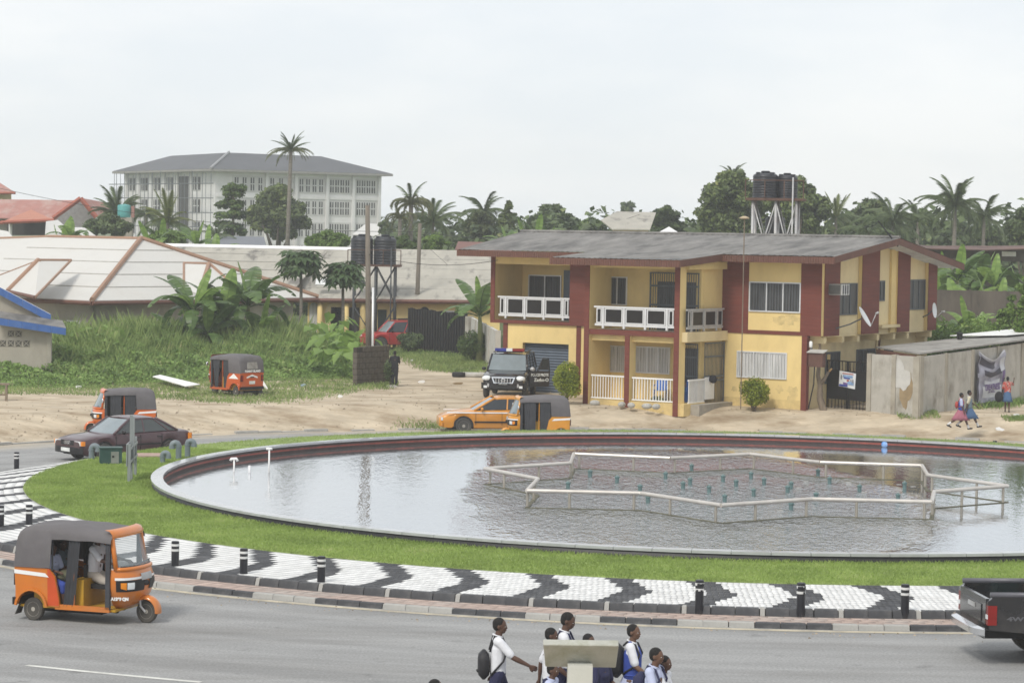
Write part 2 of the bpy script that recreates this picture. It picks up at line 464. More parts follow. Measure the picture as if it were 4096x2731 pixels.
# sloping apron of black and white setts in chevrons
apron_z = lambda r_, x, y: (0.19 * (22.6 - r_) + (gz(x, y) + 0.21) * (r_ - 19.1)) / 3.5
m_sw = mat('white sett', (0.70, 0.70, 0.69), 0.85, var=0.05, dirt=(0.5, 0.49, 0.46), damt=0.5, dscale=0.8, island=0.10, bump=0.3, dlo=.5, dhi=.85)
m_sb = mat('black sett', (0.062, 0.064, 0.07), 0.85, var=0.15, dirt=(0.2, 0.2, 0.2), damt=0.35, dscale=1.5, island=0.22, bump=0.3)
m_bed = mat('grey jointing sand', (0.30, 0.29, 0.27), 0.95, var=0.2)
nr = 40
v, f = [], []
av, af = [], []
for k in range(241):
    a = 2 * pi * k / 240
    for r_ in np.linspace(19.06, 22.62, 6):
        x, y = CX + r_ * cos(a), CY + r_ * sin(a); av.append((x, y, apron_z(r_, x, y) - 0.007))
for k in range(240):
    for i in range(5): af.append((k * 6 + i, k * 6 + i + 1, (k + 1) * 6 + i + 1, (k + 1) * 6 + i))
apron = tag(link('apron', fast('apron', np.array(av), np.array(af), m_bed)), kind='structure')
def chev_k(a):      # how far the laid rows run askew of the radius, by position round the ring
    if a >= radians(264): return .8 * sin(radians(264) - a)
    return 1.4 * sin(radians(264) - a) * (.22 + .78 * ss(radians(196), radians(226), a))
bv, bf, bmi = [], [], []
ROWS = 14; RW = 3.5 / ROWS; NCH = 74
for i in range(ROWS):
    r0, r1 = 19.1 + i * RW, 19.1 + (i + 1) * RW - 0.007
    nb = int(2 * pi * (r0 + r1) / 2 / 0.115)
    da = 2 * pi / nb
    off = (i % 2) * 0.5
    tt_ = (i + 0.5) / ROWS; tri = .56 * tt_ * 2 if tt_ < .5 else .56 - .56 * (tt_ - .5) * 2
    tri = tri * NCH / (2 * pi * (r0 + r1) / 2)
    tri_full = tri
    for k in range(nb):
        a0 = (k + off) * da; am = a0 + da / 2
        if radians(72) < am % (2 * pi) < radians(108) and False: continue
        tri = tri_full * (.35 + .65 * ss(radians(196), radians(226), am))
        ph = (am * NCH / (2 * pi) - tri - chev_k(am) * (r0 - 19.1) * NCH / (2 * pi * r0) + 0.25 + R.uniform(-.012, .012)) % 1.0
        blk = ph < 0.335
        g_ = 0.0035 / r0
        zj = R.uniform(-0.0015, 0.0015)
        q = []
        for (r_, a_) in ((r0, a0 + g_), (r1, a0 + g_), (r1, a0 + da - g_), (r0, a0 + da - g_)):
            x, y = CX + r_ * cos(a_), CY + r_ * sin(a_); q.append((x, y, apron_z(r_, x, y) + zj))
        o = len(bv); bv += q + [(x, y, z - 0.007) for x, y, z in q]
        bf += [(o, o + 1, o + 2, o + 3), (o + 1, o, o + 4, o + 5), (o + 2, o + 1, o + 5, o + 6), (o + 3, o + 2, o + 6, o + 7), (o, o + 3, o + 7, o + 4)]
        bmi += [1 if blk else 0] * 5
tag(link('sett', fast('sett', np.array(bv), np.array(bf), [m_sw, m_sb], bmi), apron), kind='stuff')

# inner kerb, brick footway, outer kerb
m_brick = mat('pink brick footway', (0.42, 0.29, 0.235), 0.9, var=0.14, scale=1.2, dirt=(0.40, 0.37, 0.33), damt=0.8, dscale=0.7, world=True, bump=0.2)
v, f = ring([22.7, 23.5], [0.08, 0.08], 0, 2 * pi, 300)
foot = tag(link('footway', fast('footway', v, f, m_brick)), kind='structure')
bv, bf = [], []
for i in range(4):
    r0, r1 = 22.72 + i * 0.195, 22.72 + (i + 1) * 0.195 - 0.008
    nb = int(2 * pi * r0 / 0.3)
    for k in range(nb):
        a0 = (k + (i % 2) * .5) * 2 * pi / nb; a1 = a0 + 2 * pi / nb - 0.008 / r0
        o = len(bv)
        for (r_, a_) in ((r0, a0), (r1, a0), (r1, a1), (r0, a1)):
            x, y = CX + r_ * cos(a_), CY + r_ * sin(a_); bv.append((x, y, gz(x, y) + 0.088))
        for j in range(4): x, y, z = bv[o + j]; bv.append((x, y, z - .008))
        bf += [(o, o + 1, o + 2, o + 3), (o + 1, o, o + 4, o + 5), (o + 2, o + 1, o + 5, o + 6), (o + 3, o + 2, o + 6, o + 7), (o, o + 3, o + 7, o + 4)]
m_fb = mat('footway brick', (0.42, 0.325, 0.28), 0.9, var=0.1, scale=0.8, world=True, dirt=(0.42, 0.40, 0.37), damt=0.8, dscale=0.6, island=0.1)
tag(link('brick', fast('brick', np.array(bv), np.array(bf), m_fb), foot), kind='stuff')
def kerb(name, rk, length, width, z0, z1, a0, a1, pattern, batter):
    root = empty(name, None, None, kind='structure')
    hw = width / 2
    def sh(m_, L):
        k = M(); L2 = L / 2
        k.add([(-L2, -hw, z0), (L2, -hw, z0), (L2, hw, z0), (-L2, hw, z0),
               (-L2, -hw + batter, z1 - .015), (L2, -hw + batter, z1 - .015), (L2, hw, z1 - .015), (-L2, hw, z1 - .015),
               (-L2 + .01, -hw + batter + .015, z1), (L2 - .01, -hw + batter + .015, z1), (L2 - .01, hw, z1), (-L2 + .01, hw, z1)],
              [(0, 1, 5, 4), (1, 2, 6, 5), (2, 3, 7, 6), (3, 0, 4, 7), (4, 5, 9, 8), (5, 6, 10, 9), (6, 7, 11, 10), (7, 4, 8, 11), (8, 9, 10, 11)])
        return k.mesh('kerb_stone', m_)
    d, p, g = sh(m_kerbdark, length - 0.012), sh(m_kerbpale, length - 0.012), sh(m_kerbpale, 0.085)
    t, i = a0, 0
    while t < a1:
        ty = pattern(i); L = 0.1 if ty == 2 else length
        a = t + L / rk / 2
        x, y = CX + rk * cos(a), CY + rk * sin(a)
        # local -y faces the road: rotate so that -y points outwards
        link('kerb_stone', (d, p, g)[ty], root, (x + R.uniform(-.006, .006), y, gz(x, y) + R.uniform(-.004, .004)), a + pi / 2)
        t += L / rk; i += 1
    # the hidden far arc in one piece
    rr_ = rk + hw
    v, f = ring([rk + hw, rk + hw - batter, rk - hw], [z0, z1, z1], a1, a0 + 2 * pi, 90)
    tag(link('kerb_run', fast('kerb_run', v, f, m_kerbdark), root), kind='stuff')
A0, A1 = radians(158), radians(316)
kerb('inner_kerb', 22.62, 0.44, 0.17, 0.05, 0.225, A0, A1, lambda i: 2 if i % 4 == 3 else 0, 0.05)
kerb('outer_kerb', 23.56, 0.46, 0.15, -0.05, 0.10, A0, A1, lambda i: 0 if (i // 3) % 2 == 0 else 1, 0.03)

# ------------------------------------------------------------------ fountain basin and water
WZ = 0.13
m_cop = mat('pale coping stone', (0.40, 0.41, 0.42), 0.10, var=0.12, dirt=(0.28, 0.28, 0.27), dscale=1.0, damt=0.5, island=0.05)
m_tile = mat('dark wall tile', (0.040, 0.026, 0.025), 0.6, var=0.25, scale=8, dirt=(0.10, 0.05, 0.045), damt=0.4, dscale=1.5)
m_red = mat('red tile band', (0.25, 0.06, 0.045), 0.6, var=0.25, scale=6, dirt=(0.07, 0.04, 0.04), damt=0.6, dscale=1.2)
basin = empty('fountain_basin', 'large round fountain pool with pale coping and red banded dark tiled wall in the lawn', 'fountain pool', (CX, CY, 0))
def lring(rs, zs, n=240): 
    v, f = ring(rs, zs, 0, 2 * pi, n, follow=False, c=(0, 0)); return v, f
v, f = lring([15.82, 15.82, 15.78], [0.1, 0.32, 0.335]); link('outer_wall', fast('outer_wall', v, f, mat('black granite skirt', (.012, .012, .014), .5)), basin)
cs = M()
NC = 120
for k in range(NC):
    a0, a1 = 2 * pi * k / NC + 0.0004, 2 * pi * (k + 1) / NC - 0.0004
    q = [(r_ * cos(a_), r_ * sin(a_)) for r_, a_ in ((15.53, a0), (15.85, a0), (15.85, a1), (15.53, a1))]
    cm = M(); cm.slab([(x, y, 0.335) for x, y in q], (0, 0, 0.06)); cm.obj('coping_stone', m_cop, basin)
for nm, r_, za, zb, mt in (('wall_tiles', 15.56, 0.26, 0.335, m_tile), ('red_band', 15.555, 0.205, 0.26, m_red), ('lower_wall_tiles', 15.56, -0.3, 0.205, m_tile)):
    v, f = lring([r_, r_], [za, zb]); link(nm, fast(nm, v, f[:, ::-1], mt), basin)
def water_material():
    m = bpy.data.materials.new('pool water'); m.use_nodes = True
    n, l = m.node_tree.nodes, m.node_tree.links
    n.clear(); out = n.new('ShaderNodeOutputMaterial')
    g = n.new('ShaderNodeNewGeometry')
    # spray-ruffled patch around the fountain star, calmer water elsewhere
    mpn = n.new('ShaderNodeMapping'); mpn.inputs['Location'].default_value = (-4.7, -66.5, 0)
    l.new(g.outputs['Position'], mpn.inputs[0])
    m2 = n.new('ShaderNodeMapping'); m2.inputs['Scale'].default_value = (1 / 5.7, 1 / 13.5, 0); l.new(mpn.outputs[0], m2.inputs[0])
    ln = n.new('ShaderNodeVectorMath'); ln.operation = 'LENGTH'; l.new(m2.outputs[0], ln.inputs[0])
    big = n.new('ShaderNodeTexNoise'); big.inputs['Scale'].default_value = 0.5; big.inputs['Detail'].default_value = 3; l.new(g.outputs['Position'], big.inputs['Vector'])
    ad = n.new('ShaderNodeMath'); ad.operation = 'MULTIPLY_ADD'; ad.inputs[1].default_value = 0.3
    l.new(big.outputs[0], ad.inputs[0]); l.new(ln.outputs['Value'], ad.inputs[2])
    mk = n.new('ShaderNodeMapRange'); mk.inputs[1].default_value = 1.22; mk.inputs[2].default_value = 0.98
    mk.inputs[3].default_value = 0.022; mk.inputs[4].default_value = 1.0
    l.new(ad.outputs[0], mk.inputs[0])
    st = n.new('ShaderNodeMapping'); st.inputs['Scale'].default_value = (1.7, 0.55, 1); l.new(g.outputs['Position'], st.inputs[0])
    w1 = n.new('ShaderNodeTexNoise'); w1.inputs['Scale'].default_value = 2.6; w1.inputs['Detail'].default_value = 3; w1.inputs['Roughness'].default_value = 0.65; l.new(st.outputs[0], w1.inputs['Vector'])
    w2 = n.new('ShaderNodeTexNoise'); w2.inputs['Scale'].default_value = 8; w2.inputs['Detail'].default_value = 2; l.new(st.outputs[0], w2.inputs['Vector'])
    s2 = n.new('ShaderNodeMath'); s2.operation = 'MULTIPLY_ADD'; s2.inputs[1].default_value = 0.4
    l.new(w2.outputs[0], s2.inputs[0]); l.new(w1.outputs[0], s2.inputs[2])
    bp = n.new('ShaderNodeBump'); bp.inputs['Distance'].default_value = 0.38
    l.new(mk.outputs[0], bp.inputs['Strength']); l.new(s2.outputs[0], bp.inputs['Height'])
    df = n.new('ShaderNodeBsdfDiffuse'); df.inputs[0].default_value = (0.115, 0.12, 0.118, 1)
    gs = n.new('ShaderNodeBsdfGlossy'); gs.inputs[0].default_value = (0.97, 0.98, 1.0, 1); gs.inputs['Roughness'].default_value = 0.04
    fr = n.new('ShaderNodeFresnel'); fr.inputs[0].default_value = 1.33
    pw = n.new('ShaderNodeMath'); pw.operation = 'POWER'; pw.inputs[1].default_value = 0.42
    for x in (gs, fr): l.new(bp.outputs[0], x.inputs['Normal'])
    l.new(fr.outputs[0], pw.inputs[0])
    ms = n.new('ShaderNodeMixShader'); l.new(pw.outputs[0], ms.inputs[0]); l.new(df.outputs[0], ms.inputs[1]); l.new(gs.outputs[0], ms.inputs[2]); l.new(ms.outputs[0], out.inputs[0])
    return m
m_water = water_material()
wv, wf = lring([0.01, 4, 8, 12, 15.56], [WZ] * 5, 120)
wo_ = link('water', fast('water', wv, wf, m_water), None, (CX, CY, 0)); tag(wo_, kind='structure')

# star-shaped rail
m_rail = mat('stainless rail', (0.60, 0.565, 0.52), 0.35, metal=0.55, var=0.1, dirt=(0.34, 0.30, 0.25), damt=0.3)
m_railp = mat('stained steel post', (0.34, 0.315, 0.27), 0.5, metal=0.3, var=0.2, dirt=(0.16, 0.14, 0.10), damt=0.6, dscale=3)
RZ = WZ + 0.43
star_px = [(485, 468), (570.5, 462.4), (573.7, 453.3), (670, 457.5), (750, 453.5), (820, 461.7), (922, 465), (927.7, 474.5),
           (1007.6, 485.4), (934, 491), (931.8, 501.3), (811.8, 498.4), (721, 504.7), (641, 492.6), (527, 490), (538, 478.3)]
star = [P(x, y, RZ) for x, y in star_px]
st_o = empty('star_rail', 'low stainless steel rail in an eight pointed star standing in the fountain pool', 'fountain rail', (CX, CY, 0))
sh_ = np.array([CX, CY, 0])
m_alg = mat('algae ledge', (0.10, 0.095, 0.06), 0.7, var=0.3)
for i in range(16):
    p, q = star[i] - sh_, star[(i + 1) % 16] - sh_
    M().tube([p, q], 0.052, 10).obj('rail_tube', m_rail, st_o, smooth=50)
    L = np.linalg.norm(q - p); k = max(1, int(round(L / 1.55)))
    for j in range(k):
        c = p + (q - p) * ((j + 0.12 if j == 0 else j + 0.25) / k)
        M().tube([(c[0], c[1], -0.25), (c[0], c[1], RZ - 0.03)], 0.036, 8).obj('post', m_railp, st_o, smooth=50)
    dq = (q - p) / L; nn_ = np.array([-dq[1], dq[0], 0]) * 0.05
    M().slab([(*(p + nn_)[:2], WZ - 0.3), (*(p - nn_)[:2], WZ - 0.3), (*(q - nn_)[:2], WZ - 0.3), (*(q + nn_)[:2], WZ - 0.3)], (0, 0, 0.315)).obj('ledge', m_alg, st_o)
m_teal = mat('teal pipe', (0.10, 0.165, 0.165), 0.5, var=0.2)
m_brass = mat('pale nozzle tip', (0.2, 0.25, 0.24), 0.5)
noz = None
for (x, y) in [(590, 476), (617, 482), (640, 491), (648, 502), (665.5, 478), (691.6, 470), (690, 484), (683, 488), (709, 492), (723, 481), (724.6, 501),
               (736, 486), (751, 478), (764, 484), (753.6, 495), (787.5, 492), (791, 488), (818, 475), (829.5, 483), (859.5, 491), (904.5, 488), (898, 500), (816, 499), (791, 509), (568, 488)]:
    p = P(x, y, WZ)
    lab = 'short teal fountain nozzle pipe standing in the ruffled water inside the star rail'
    if noz is None:
        noz = empty('fountain_nozzle', lab, 'nozzle', p, group='fountain nozzles inside the star rail')
        M().lathe([(0.055, -0.2), (0.055, 0.12), (0.07, 0.13), (0.07, 0.17), (0.05, 0.18)], 10).obj('pipe', m_teal, noz, smooth=40)
        M().lathe([(0.03, 0.18), (0.025, 0.22)], 8).obj('nozzle_tip', m_brass, noz)
    else: dup(noz, p, R.uniform(0, 3))
fl = M().box(-.065, .065, -.03, .03, 0, .012)
flm = fl.mesh('debris', m_kerbpale)
for (x, y) in [(780, 510), (799, 487), (913, 486), (849, 482), (864, 492), (899, 484), (908, 498), (806, 481)]:
    o = link('floating_debris', flm, None, P(x, y, WZ), R.uniform(0, .3)); tag(o, 'small pale strip of litter floating among the fountain nozzles', 'litter', 'floating litter strips')
ball = M().ell((0, 0, 0), 0.135, 16, 10)
m_ballb = mat('blue rubber', (0.10, 0.28, 0.62), 0.4, dirt=(0.55, 0.65, 0.8), damt=0.7, dscale=3)
bo = ball.obj('ball', m_ballb, None, True, loc=P(885, 446.5, WZ) + np.array([0, 0, .09])); tag(bo, 'blue and white ball floating near the far wall of the pool', 'ball')
# white standpipes near the left end of the pool
for (x, yt, yb, t, lab) in [(269, 448, 472, 1, 'tall white standpipe with a T fitting in the left end of the pool'),
                            (234, 459, 471, 2, 'short white pipe with bent top in the left end of the pool')]:
    p = P(x, yb, WZ); h = (yb - yt) / 2550 * p[1]
    s = empty('standpipe', lab, 'pipe', p)
    M().cyl((0, 0, -.2), (0, 0, h), 0.024, 8).obj('pipe', m_white, s, True)
    if t == 1: M().cyl((-.085, 0, h), (.085, 0, h), 0.035, 8).obj('tee_fitting', m_white, s, True)
    else: M().tube([(-.1, 0, h - .03), (-.08, 0, h + .02), (.06, 0, h + .03), (.1, 0, h - .04)], 0.04, 8).obj('elbow_fitting', m_white, s, True)
p = P(249.5, 472, WZ); o = M().cyl((0, 0, -.2), (0, 0, .2), 0.04, 8).obj('pipe_stub', m_alu, None, True, loc=p); tag(o, 'short grey pipe stub standing alone in the pool between two white pipes', 'pipe')
# ================================================================== the two storey house
HANG = radians(-33)
HA = np.array([11.75, 102.4, 0.0])
HU, HV = np.array([cos(HANG), sin(HANG), 0]), np.array([-sin(HANG), cos(HANG), 0])
def hw(u, v, z=0): return HA + HU * u + HV * v + np.array([0, 0, z])
m_yel = mat('yellow wall paint', (0.74, 0.565, 0.25), 0.85, var=0.07, scale=0.7, dirt=(0.46, 0.34, 0.16), dscale=0.9, damt=0.4, bump=0.12, bscale=25, stretch=(1, 1, 0.6))
m_yelb = mat('stained yellow base', (0.62, 0.47, 0.21), 0.9, var=0.14, dirt=(0.27, 0.20, 0.11), dscale=1.0, damt=0.7)
m_cream2 = mat('pale yellow side paint', (0.69, 0.57, 0.33), 0.85, var=0.07, scale=0.7, dirt=(0.40, 0.31, 0.17), dscale=0.6, damt=0.5, bump=0.12, bscale=25)
m_redp = mat('maroon textured paint', (0.150, 0.036, 0.023), 0.7, var=0.16, scale=2.2, dirt=(0.13, 0.05, 0.04), dscale=0.9, damt=0.5, bump=0.5, bscale=9, stretch=(0.5, 0.5, 5))
m_fas = mat('brown fascia sheet', (0.135, 0.058, 0.04), 0.6, var=0.15, scale=3, dirt=(0.10, 0.06, 0.045), damt=0.5)
m_roofg = mat('weathered grey roof sheet', (0.185, 0.178, 0.168), 0.85, var=0.3, scale=1.6, dirt=(0.045, 0.045, 0.046), dscale=0.9, damt=0.9, stretch=(1.1, 0.45, 1), bump=0.3, bscale=20)
m_bar = mat('grey iron bars', (0.10, 0.115, 0.125), 0.6)
m_curt = mat('pale curtain', (0.50, 0.50, 0.49), 0.9, var=0.3, scale=5, stretch=(2.5, 2.5, 0.15))
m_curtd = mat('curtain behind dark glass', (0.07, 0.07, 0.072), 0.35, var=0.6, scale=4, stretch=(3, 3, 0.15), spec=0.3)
m_bglass = mat('brown balcony glass', (0.018, 0.016, 0.015), 0.3, spec=0.2)
m_soff = mat('white soffit board', (0.62, 0.63, 0.62), 0.8)
m_shut = mat('slate shutter', (0.095, 0.12, 0.155), 0.5, var=0.1)
house = empty('house', 'two storey yellow and maroon house with grey low pitched roof and white railed balconies', 'house', HA, HANG)
def hb(name, m_, *b, par=None):
    return M().box(*b).obj(name, m_, par or house)
def corr(name, m_, u0, u1, v, z0, z1, n, dv, par, horiz=True):      # ribbed sheet
    k = M()
    for i in range(n):
        za, zb = z0 + (z1 - z0) * i / n, z0 + (z1 - z0) * (i + 1) / n
        k.add([(u0, v, za), (u1, v, za), (u1, v - dv, (za + zb) / 2), (u0, v - dv, (za + zb) / 2), (u0, v, zb), (u1, v, zb)], [(0, 1, 2, 3), (3, 2, 5, 4)])
    return k.obj(name, m_, par)
def window(par, a0, a1, z0, z1, pl, panes, face='front', bars=0, curtain=False, fm=None, sill=False):
    """window on plane y=pl (front, facing -y) or x=pl (side, facing +x)"""
    def bb(k, p0, p1, q0, q1, d0, d1):
        if face == 'front': k.box(p0, p1, pl - d1, pl - d0, q0, q1)
        else: k.box(pl + d0, pl + d1, p0, p1, q0, q1)
    fm = fm or m_alu
    k = M(); t = 0.05
    bb(k, a0 - t, a1 + t, z1, z1 + t, -0.05, 0.05); bb(k, a0 - t, a1 + t, z0 - t, z0, -0.05, 0.055)
    bb(k, a0 - t, a0, z0, z1, -0.05, 0.05); bb(k, a1, a1 + t, z0, z1, -0.05, 0.05)
    for i in range(1, panes):
        x = a0 + (a1 - a0) * i / panes; bb(k, x - 0.025, x + 0.025, z0, z1, 0.0, 0.045)
    w = k.obj('window', fm, par)
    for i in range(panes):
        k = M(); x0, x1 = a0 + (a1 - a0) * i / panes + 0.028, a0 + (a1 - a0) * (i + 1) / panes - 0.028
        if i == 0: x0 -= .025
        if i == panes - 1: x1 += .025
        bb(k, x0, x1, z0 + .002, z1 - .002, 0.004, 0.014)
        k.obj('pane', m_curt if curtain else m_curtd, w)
    if bars:
        k = M()
        for i in range(bars):
            x = a0 + (a1 - a0) * (i + .5) / bars; bb(k, x - 0.011, x + 0.011, z0, z1, 0.052, 0.066)
        k.obj('burglar_bars', m_bar if not curtain else m_alu, w)
    return w
Yt = 6.02
# right section
hb('wall', m_yel, -3.75, 0.70, 0.0, 0.25, 2.98, Yt)
hb('wall', m_yel, -3.75, 0.0, 0.0, 0.25, 0.35, 2.978)
hb('wall_base', m_yelb, -3.75, 0.0, 0.001, 0.249, -0.2, 0.35)
for u0, u1, z0, z1 in ((-3.76, -2.56, 2.97, Yt), (-0.19, 0.73, 2.97, Yt), (-2.56, -0.19, 2.97, 3.12)):
    hb('maroon_panel', m_redp, u0, u1, -0.035, -0.002, z0, z1)
hb('corner_column', m_redp, -0.10, 0.14, -0.04, 0.2, -0.2, 2.965)
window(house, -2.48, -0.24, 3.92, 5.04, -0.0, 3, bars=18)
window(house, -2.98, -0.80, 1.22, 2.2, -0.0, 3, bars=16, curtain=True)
def stain(a, z, w, h, seed, n=4):
    g = random.Random(seed)
    for i in range(n):
        k = M(); r0 = g.uniform(.5, 1); c = (a + g.uniform(-.5, .5) * w, z + g.uniform(-.4, .4) * h); pts = []
        for j in range(14):
            t = 2 * pi * j / 14; q = 1 + .35 * g.uniform(-1, 1); pts.append((c[0] + cos(t) * w * .2 * r0 * q, -.0015 - .0004 * i, c[1] + sin(t) * h * .35 * r0 * q))
        k.slab(pts, (0, -.0004, 0)); k.obj('stain', m_yst, house, fix=True)
m_yst = mat('yellow wall stain', (0.60, 0.46, 0.21), .9, var=.25, scale=3)
stain(-1.15, 3.5, 1.7, .45, 3, 5); stain(-.8, .55, 1.3, .7, 5, 4); stain(-2.6, .5, 1.2, .5, 8, 3)
# side of the upper floor, set out over the ground floor
pr = [(0.25, 1.66), (3.74, 5.43), (7.26, 8.52), (10.44, 11.36)]
k = M(); zr = lambda v: (6.02 + 0.78 * v / 5.2) if v < 5.2 else (6.8 - 0.98 * (v - 5.2) / 6.2)
k.slab([(0.40, 0.25, 2.98), (0.40, 11.34, 2.98), (0.40, 11.34, zr(11.34) - .02), (0.40, 5.2, zr(5.2) - .02), (0.40, 0.25, zr(0.25) - .02)], (0.15, 0, 0)); k.obj('side_wall', m_cream2, house, fix=True)
for i, (v0, v1) in enumerate(pr):
    pts = [(0.56, v0, 2.96), (0.56, v1, 2.96), (0.56, v1, zr(v1) - .01), (0.56, v0, zr(v0) - .01)]
    M().slab(pts, (0.15, 0, 0)).obj('pier', m_yel, house, fix=True)
    M().slab([(0.714, p[1], p[2]) for p in pts], (0.02, 0, 0)).obj('maroon_panel', m_redp, house, fix=True)
hb('side_pilaster', m_yel, 0.552, 0.66, 6.77, 7.25, 2.96, 6.45)
window(house, 1.70, 3.55, 3.82, 5.02, 0.55, 3, 'side', fm=m_bar)
window(house, 5.55, 6.22, 4.34, 5.1, 0.55, 2, 'side', fm=m_bar)
window(house, 8.6, 10.38, 3.92, 5.12, 0.55, 3, 'side', fm=m_bar)
hb('floor_slab', m_cream2, -0.0, 0.55, 0.26, 11.34, 2.90, 2.975)
for v in (0.35, 2.0, 3.45, 5.35, 6.95, 8.35, 10.75):
    hb('beam_end', m_cream2, 0.0, 0.70, v, v + 0.22, 2.66, 2.9)
hb('side_wall_lower', m_cream2, -0.25, -0.002, 0.252, 11.24, -0.2, 2.90)
window(house, 1.95, 3.2, 1.0, 2.2, 0.0, 2, 'side', fm=m_bar)
window(house, 4.9, 6.6, 1.0, 2.22, 0.0, 3, 'side', fm=m_bar)
window(house, 7.65, 8.4, 1.6, 2.25, 0.0, 2, 'side', fm=m_bar)
for v in (6.75, 6.98):
    M().tube([(0.06, v, 0), (0.06, v, 2.65)], 0.05, 8).obj('waste_pipe', m_fas if v > 6.8 else m_cream2, house, True)
hb('window_ledge', m_cream2, 0.552, 0.86, 5.5, 7.3, 3.18, 3.3)
# mid section: porch and balcony
m_floor = mat('porch floor', (0.33, 0.30, 0.25), 0.8)
hb('porch_floor', m_yelb, -8.1, -3.5, -3.55, -1.8, -0.3, 0.2)
hb('porch_step', m_floor, -3.5, -3.1, -3.0, -0.2, -0.3, 0.16)
hb('back_wall', m_yel, -8.14, -3.77, -1.8, -1.6, 0.2, Yt)
hb('return_wall', m_yel, -3.96, -3.76, -1.595, -0.001, -0.2, Yt)
hb('left_return_wall', m_yel, -8.14, -7.96, -3.1, -1.805, -0.2, Yt - .05)
hb('balcony_slab', m_redp, -8.15, -3.76, -3.60, -3.42, 2.84, 3.05)
hb('balcony_slab_edge', m_cream2, -3.755, -3.48, -3.4, -0.03, 2.66, 3.05)
hb('balcony_floor', m_floor, -8.1, -3.76, -3.415, -1.805, 2.9, 3.04)
hb('porch_beam', m_yel, -8.1, -3.76, -3.40, -3.2, 2.6, 2.895)
hb('top_beam', m_yel, -8.1, -3.76, -3.42, -3.2, 5.56, 5.86)
hb('top_side_beam', m_yel, -3.756, -3.55, -3.2, -0.04, 5.56, 5.86)
hb('ceiling', m_soff, -8.1, -3.76, -3.19, -1.81, 5.75, 5.80)
for u0, u1, top in ((-8.16, -7.94, 5.86), (-6.22, -6.01, 2.835), (-3.96, -3.74, 5.86)):
    c = hb('column', m_yel, u0, u1, -3.60, -3.10, -0.3, top)
    hb('maroon_face', m_redp, u0 - .01, u1 + .003, -3.63, -3.603, -0.3, top, par=c)
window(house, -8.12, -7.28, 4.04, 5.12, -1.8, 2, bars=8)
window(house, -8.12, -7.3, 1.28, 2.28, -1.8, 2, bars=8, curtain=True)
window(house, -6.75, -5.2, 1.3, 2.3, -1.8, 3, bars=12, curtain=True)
def grill(par, a0, a1, z0, z1, pl, n, face='front', name='barred_door', cross=(0.35, 0.42, 0.75)):
    k = M()
    def bb(p0, p1, q0, q1, d0, d1):
        if face == 'front': k.box(p0, p1, pl - d1, pl - d0, q0, q1)
        else: k.box(pl + d0, pl + d1, p0, p1, q0, q1)
    for i in range(n):
        x = a0 + (a1 - a0) * (i + .5) / n; bb(x - .012, x + .012, z0, z1, 0, .02)
    for c in cross: bb(a0, a1, z0 + (z1 - z0) * c, z0 + (z1 - z0) * c + .07, 0.02, .035)
    bb(a0, a0 + .05, z0, z1, .02, .04); bb(a1 - .05, a1, z0, z1, .02, .04); bb(a0, a1, z1 - .05, z1, .04, .06)
    return k.obj(name, m_bar, par)
d = hb('door', m_curtd, -5.8, -4.0, -1.83, -1.801, 3.05, 5.02); grill(house, -6.1, -3.8, 3.05, 5.4, -1.9, 22)
d = hb('door', m_curtd, -4.75, -3.85, -1.83, -1.801, 0.2, 2.35); grill(house, -4.85, -3.8, 0.2, 2.55, -1.9, 11)
grill(house, -1.75, -0.05, 0.16, 2.6, -3.62, 15, 'side', 'iron_side_gate')
def glass_rail(par, a0, a1, z0, z1, pl, divs, face='front', fm=None):
    fm = fm or m_alu
    k = M()
    def bb(k, p0, p1, q0, q1, d0, d1):
        if face == 'front': k.box(p0, p1, pl - d1, pl - d0, q0, q1)
        else: k.box(pl + d0, pl + d1, p0, p1, q0, q1)
    bb(k, a0 - .04, a1 + .04, z1 - .07, z1, -.03, .05); bb(k, a0, a1, z0 + .1, z0 + .19, -.02, .03)
    for x in divs: bb(k, x - .045, x + .045, z0, z1 - .072, -.025, .045)
    r_ = k.obj('balcony_rail', fm, par)
    ed = [a0] + list(divs) + [a1]
    for x0, x1 in zip(ed[:-1], ed[1:]):
        k = M(); x0 += .07; x1 -= .07
        if x1 - x0 < .08: continue
        bb(k, x0, x1, z0 + .2, z1 - .08, 0.005, .012); k.obj('glass_panel', m_bglass, r_)
        k = M(); w = .05
        bb(k, x0, x0 + w, z0 + .2, z1 - .08, .013, .03); bb(k, x1 - w, x1, z0 + .2, z1 - .08, .013, .03)
        bb(k, x0 + w, x1 - w, z0 + .2, z0 + .2 + w, .013, .03); bb(k, x0 + w, x1 - w, z1 - .08 - w, z1 - .08, .013, .03)
        k.obj('panel_frame', fm, r_)
    return r_
glass_rail(house, -7.72, -3.99, 3.10, 4.0, -3.5, (-7.33, -6.35, -5.36, -4.36))
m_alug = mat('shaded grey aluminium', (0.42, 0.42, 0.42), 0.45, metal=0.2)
glass_rail(house, -3.35, -0.35, 3.07, 3.98, -3.55, (-3.0, -1.95, -0.9), 'side', m_alug)
def picket(par, a0, a1, z0, z1, pl, n, face='front'):
    k = M()
    def bb(p0, p1, q0, q1, d0, d1):
        if face == 'front': k.box(p0, p1, pl - d1, pl - d0, q0, q1)
        else: k.box(pl + d0, pl + d1, p0, p1, q0, q1)
    bb(a0, a1, z1 - .06, z1, -.03, .04); bb(a0, a1, z0, z0 + .05, -.02, .03)
    r_ = k.obj('porch_rail', m_white, par)
    k0 = k
    for i in range(n):
        x = a0 + (a1 - a0) * (i + .5) / n
        k = M()
        if face == 'front': k.box(x - .016, x + .016, pl - .02, pl + .01, z0 + .05, z1 - .06)
        else: k.box(pl - .01, pl + .02, x - .016, x + .016, z0 + .05, z1 - .06)
        k.obj('picket', m_white, r_)
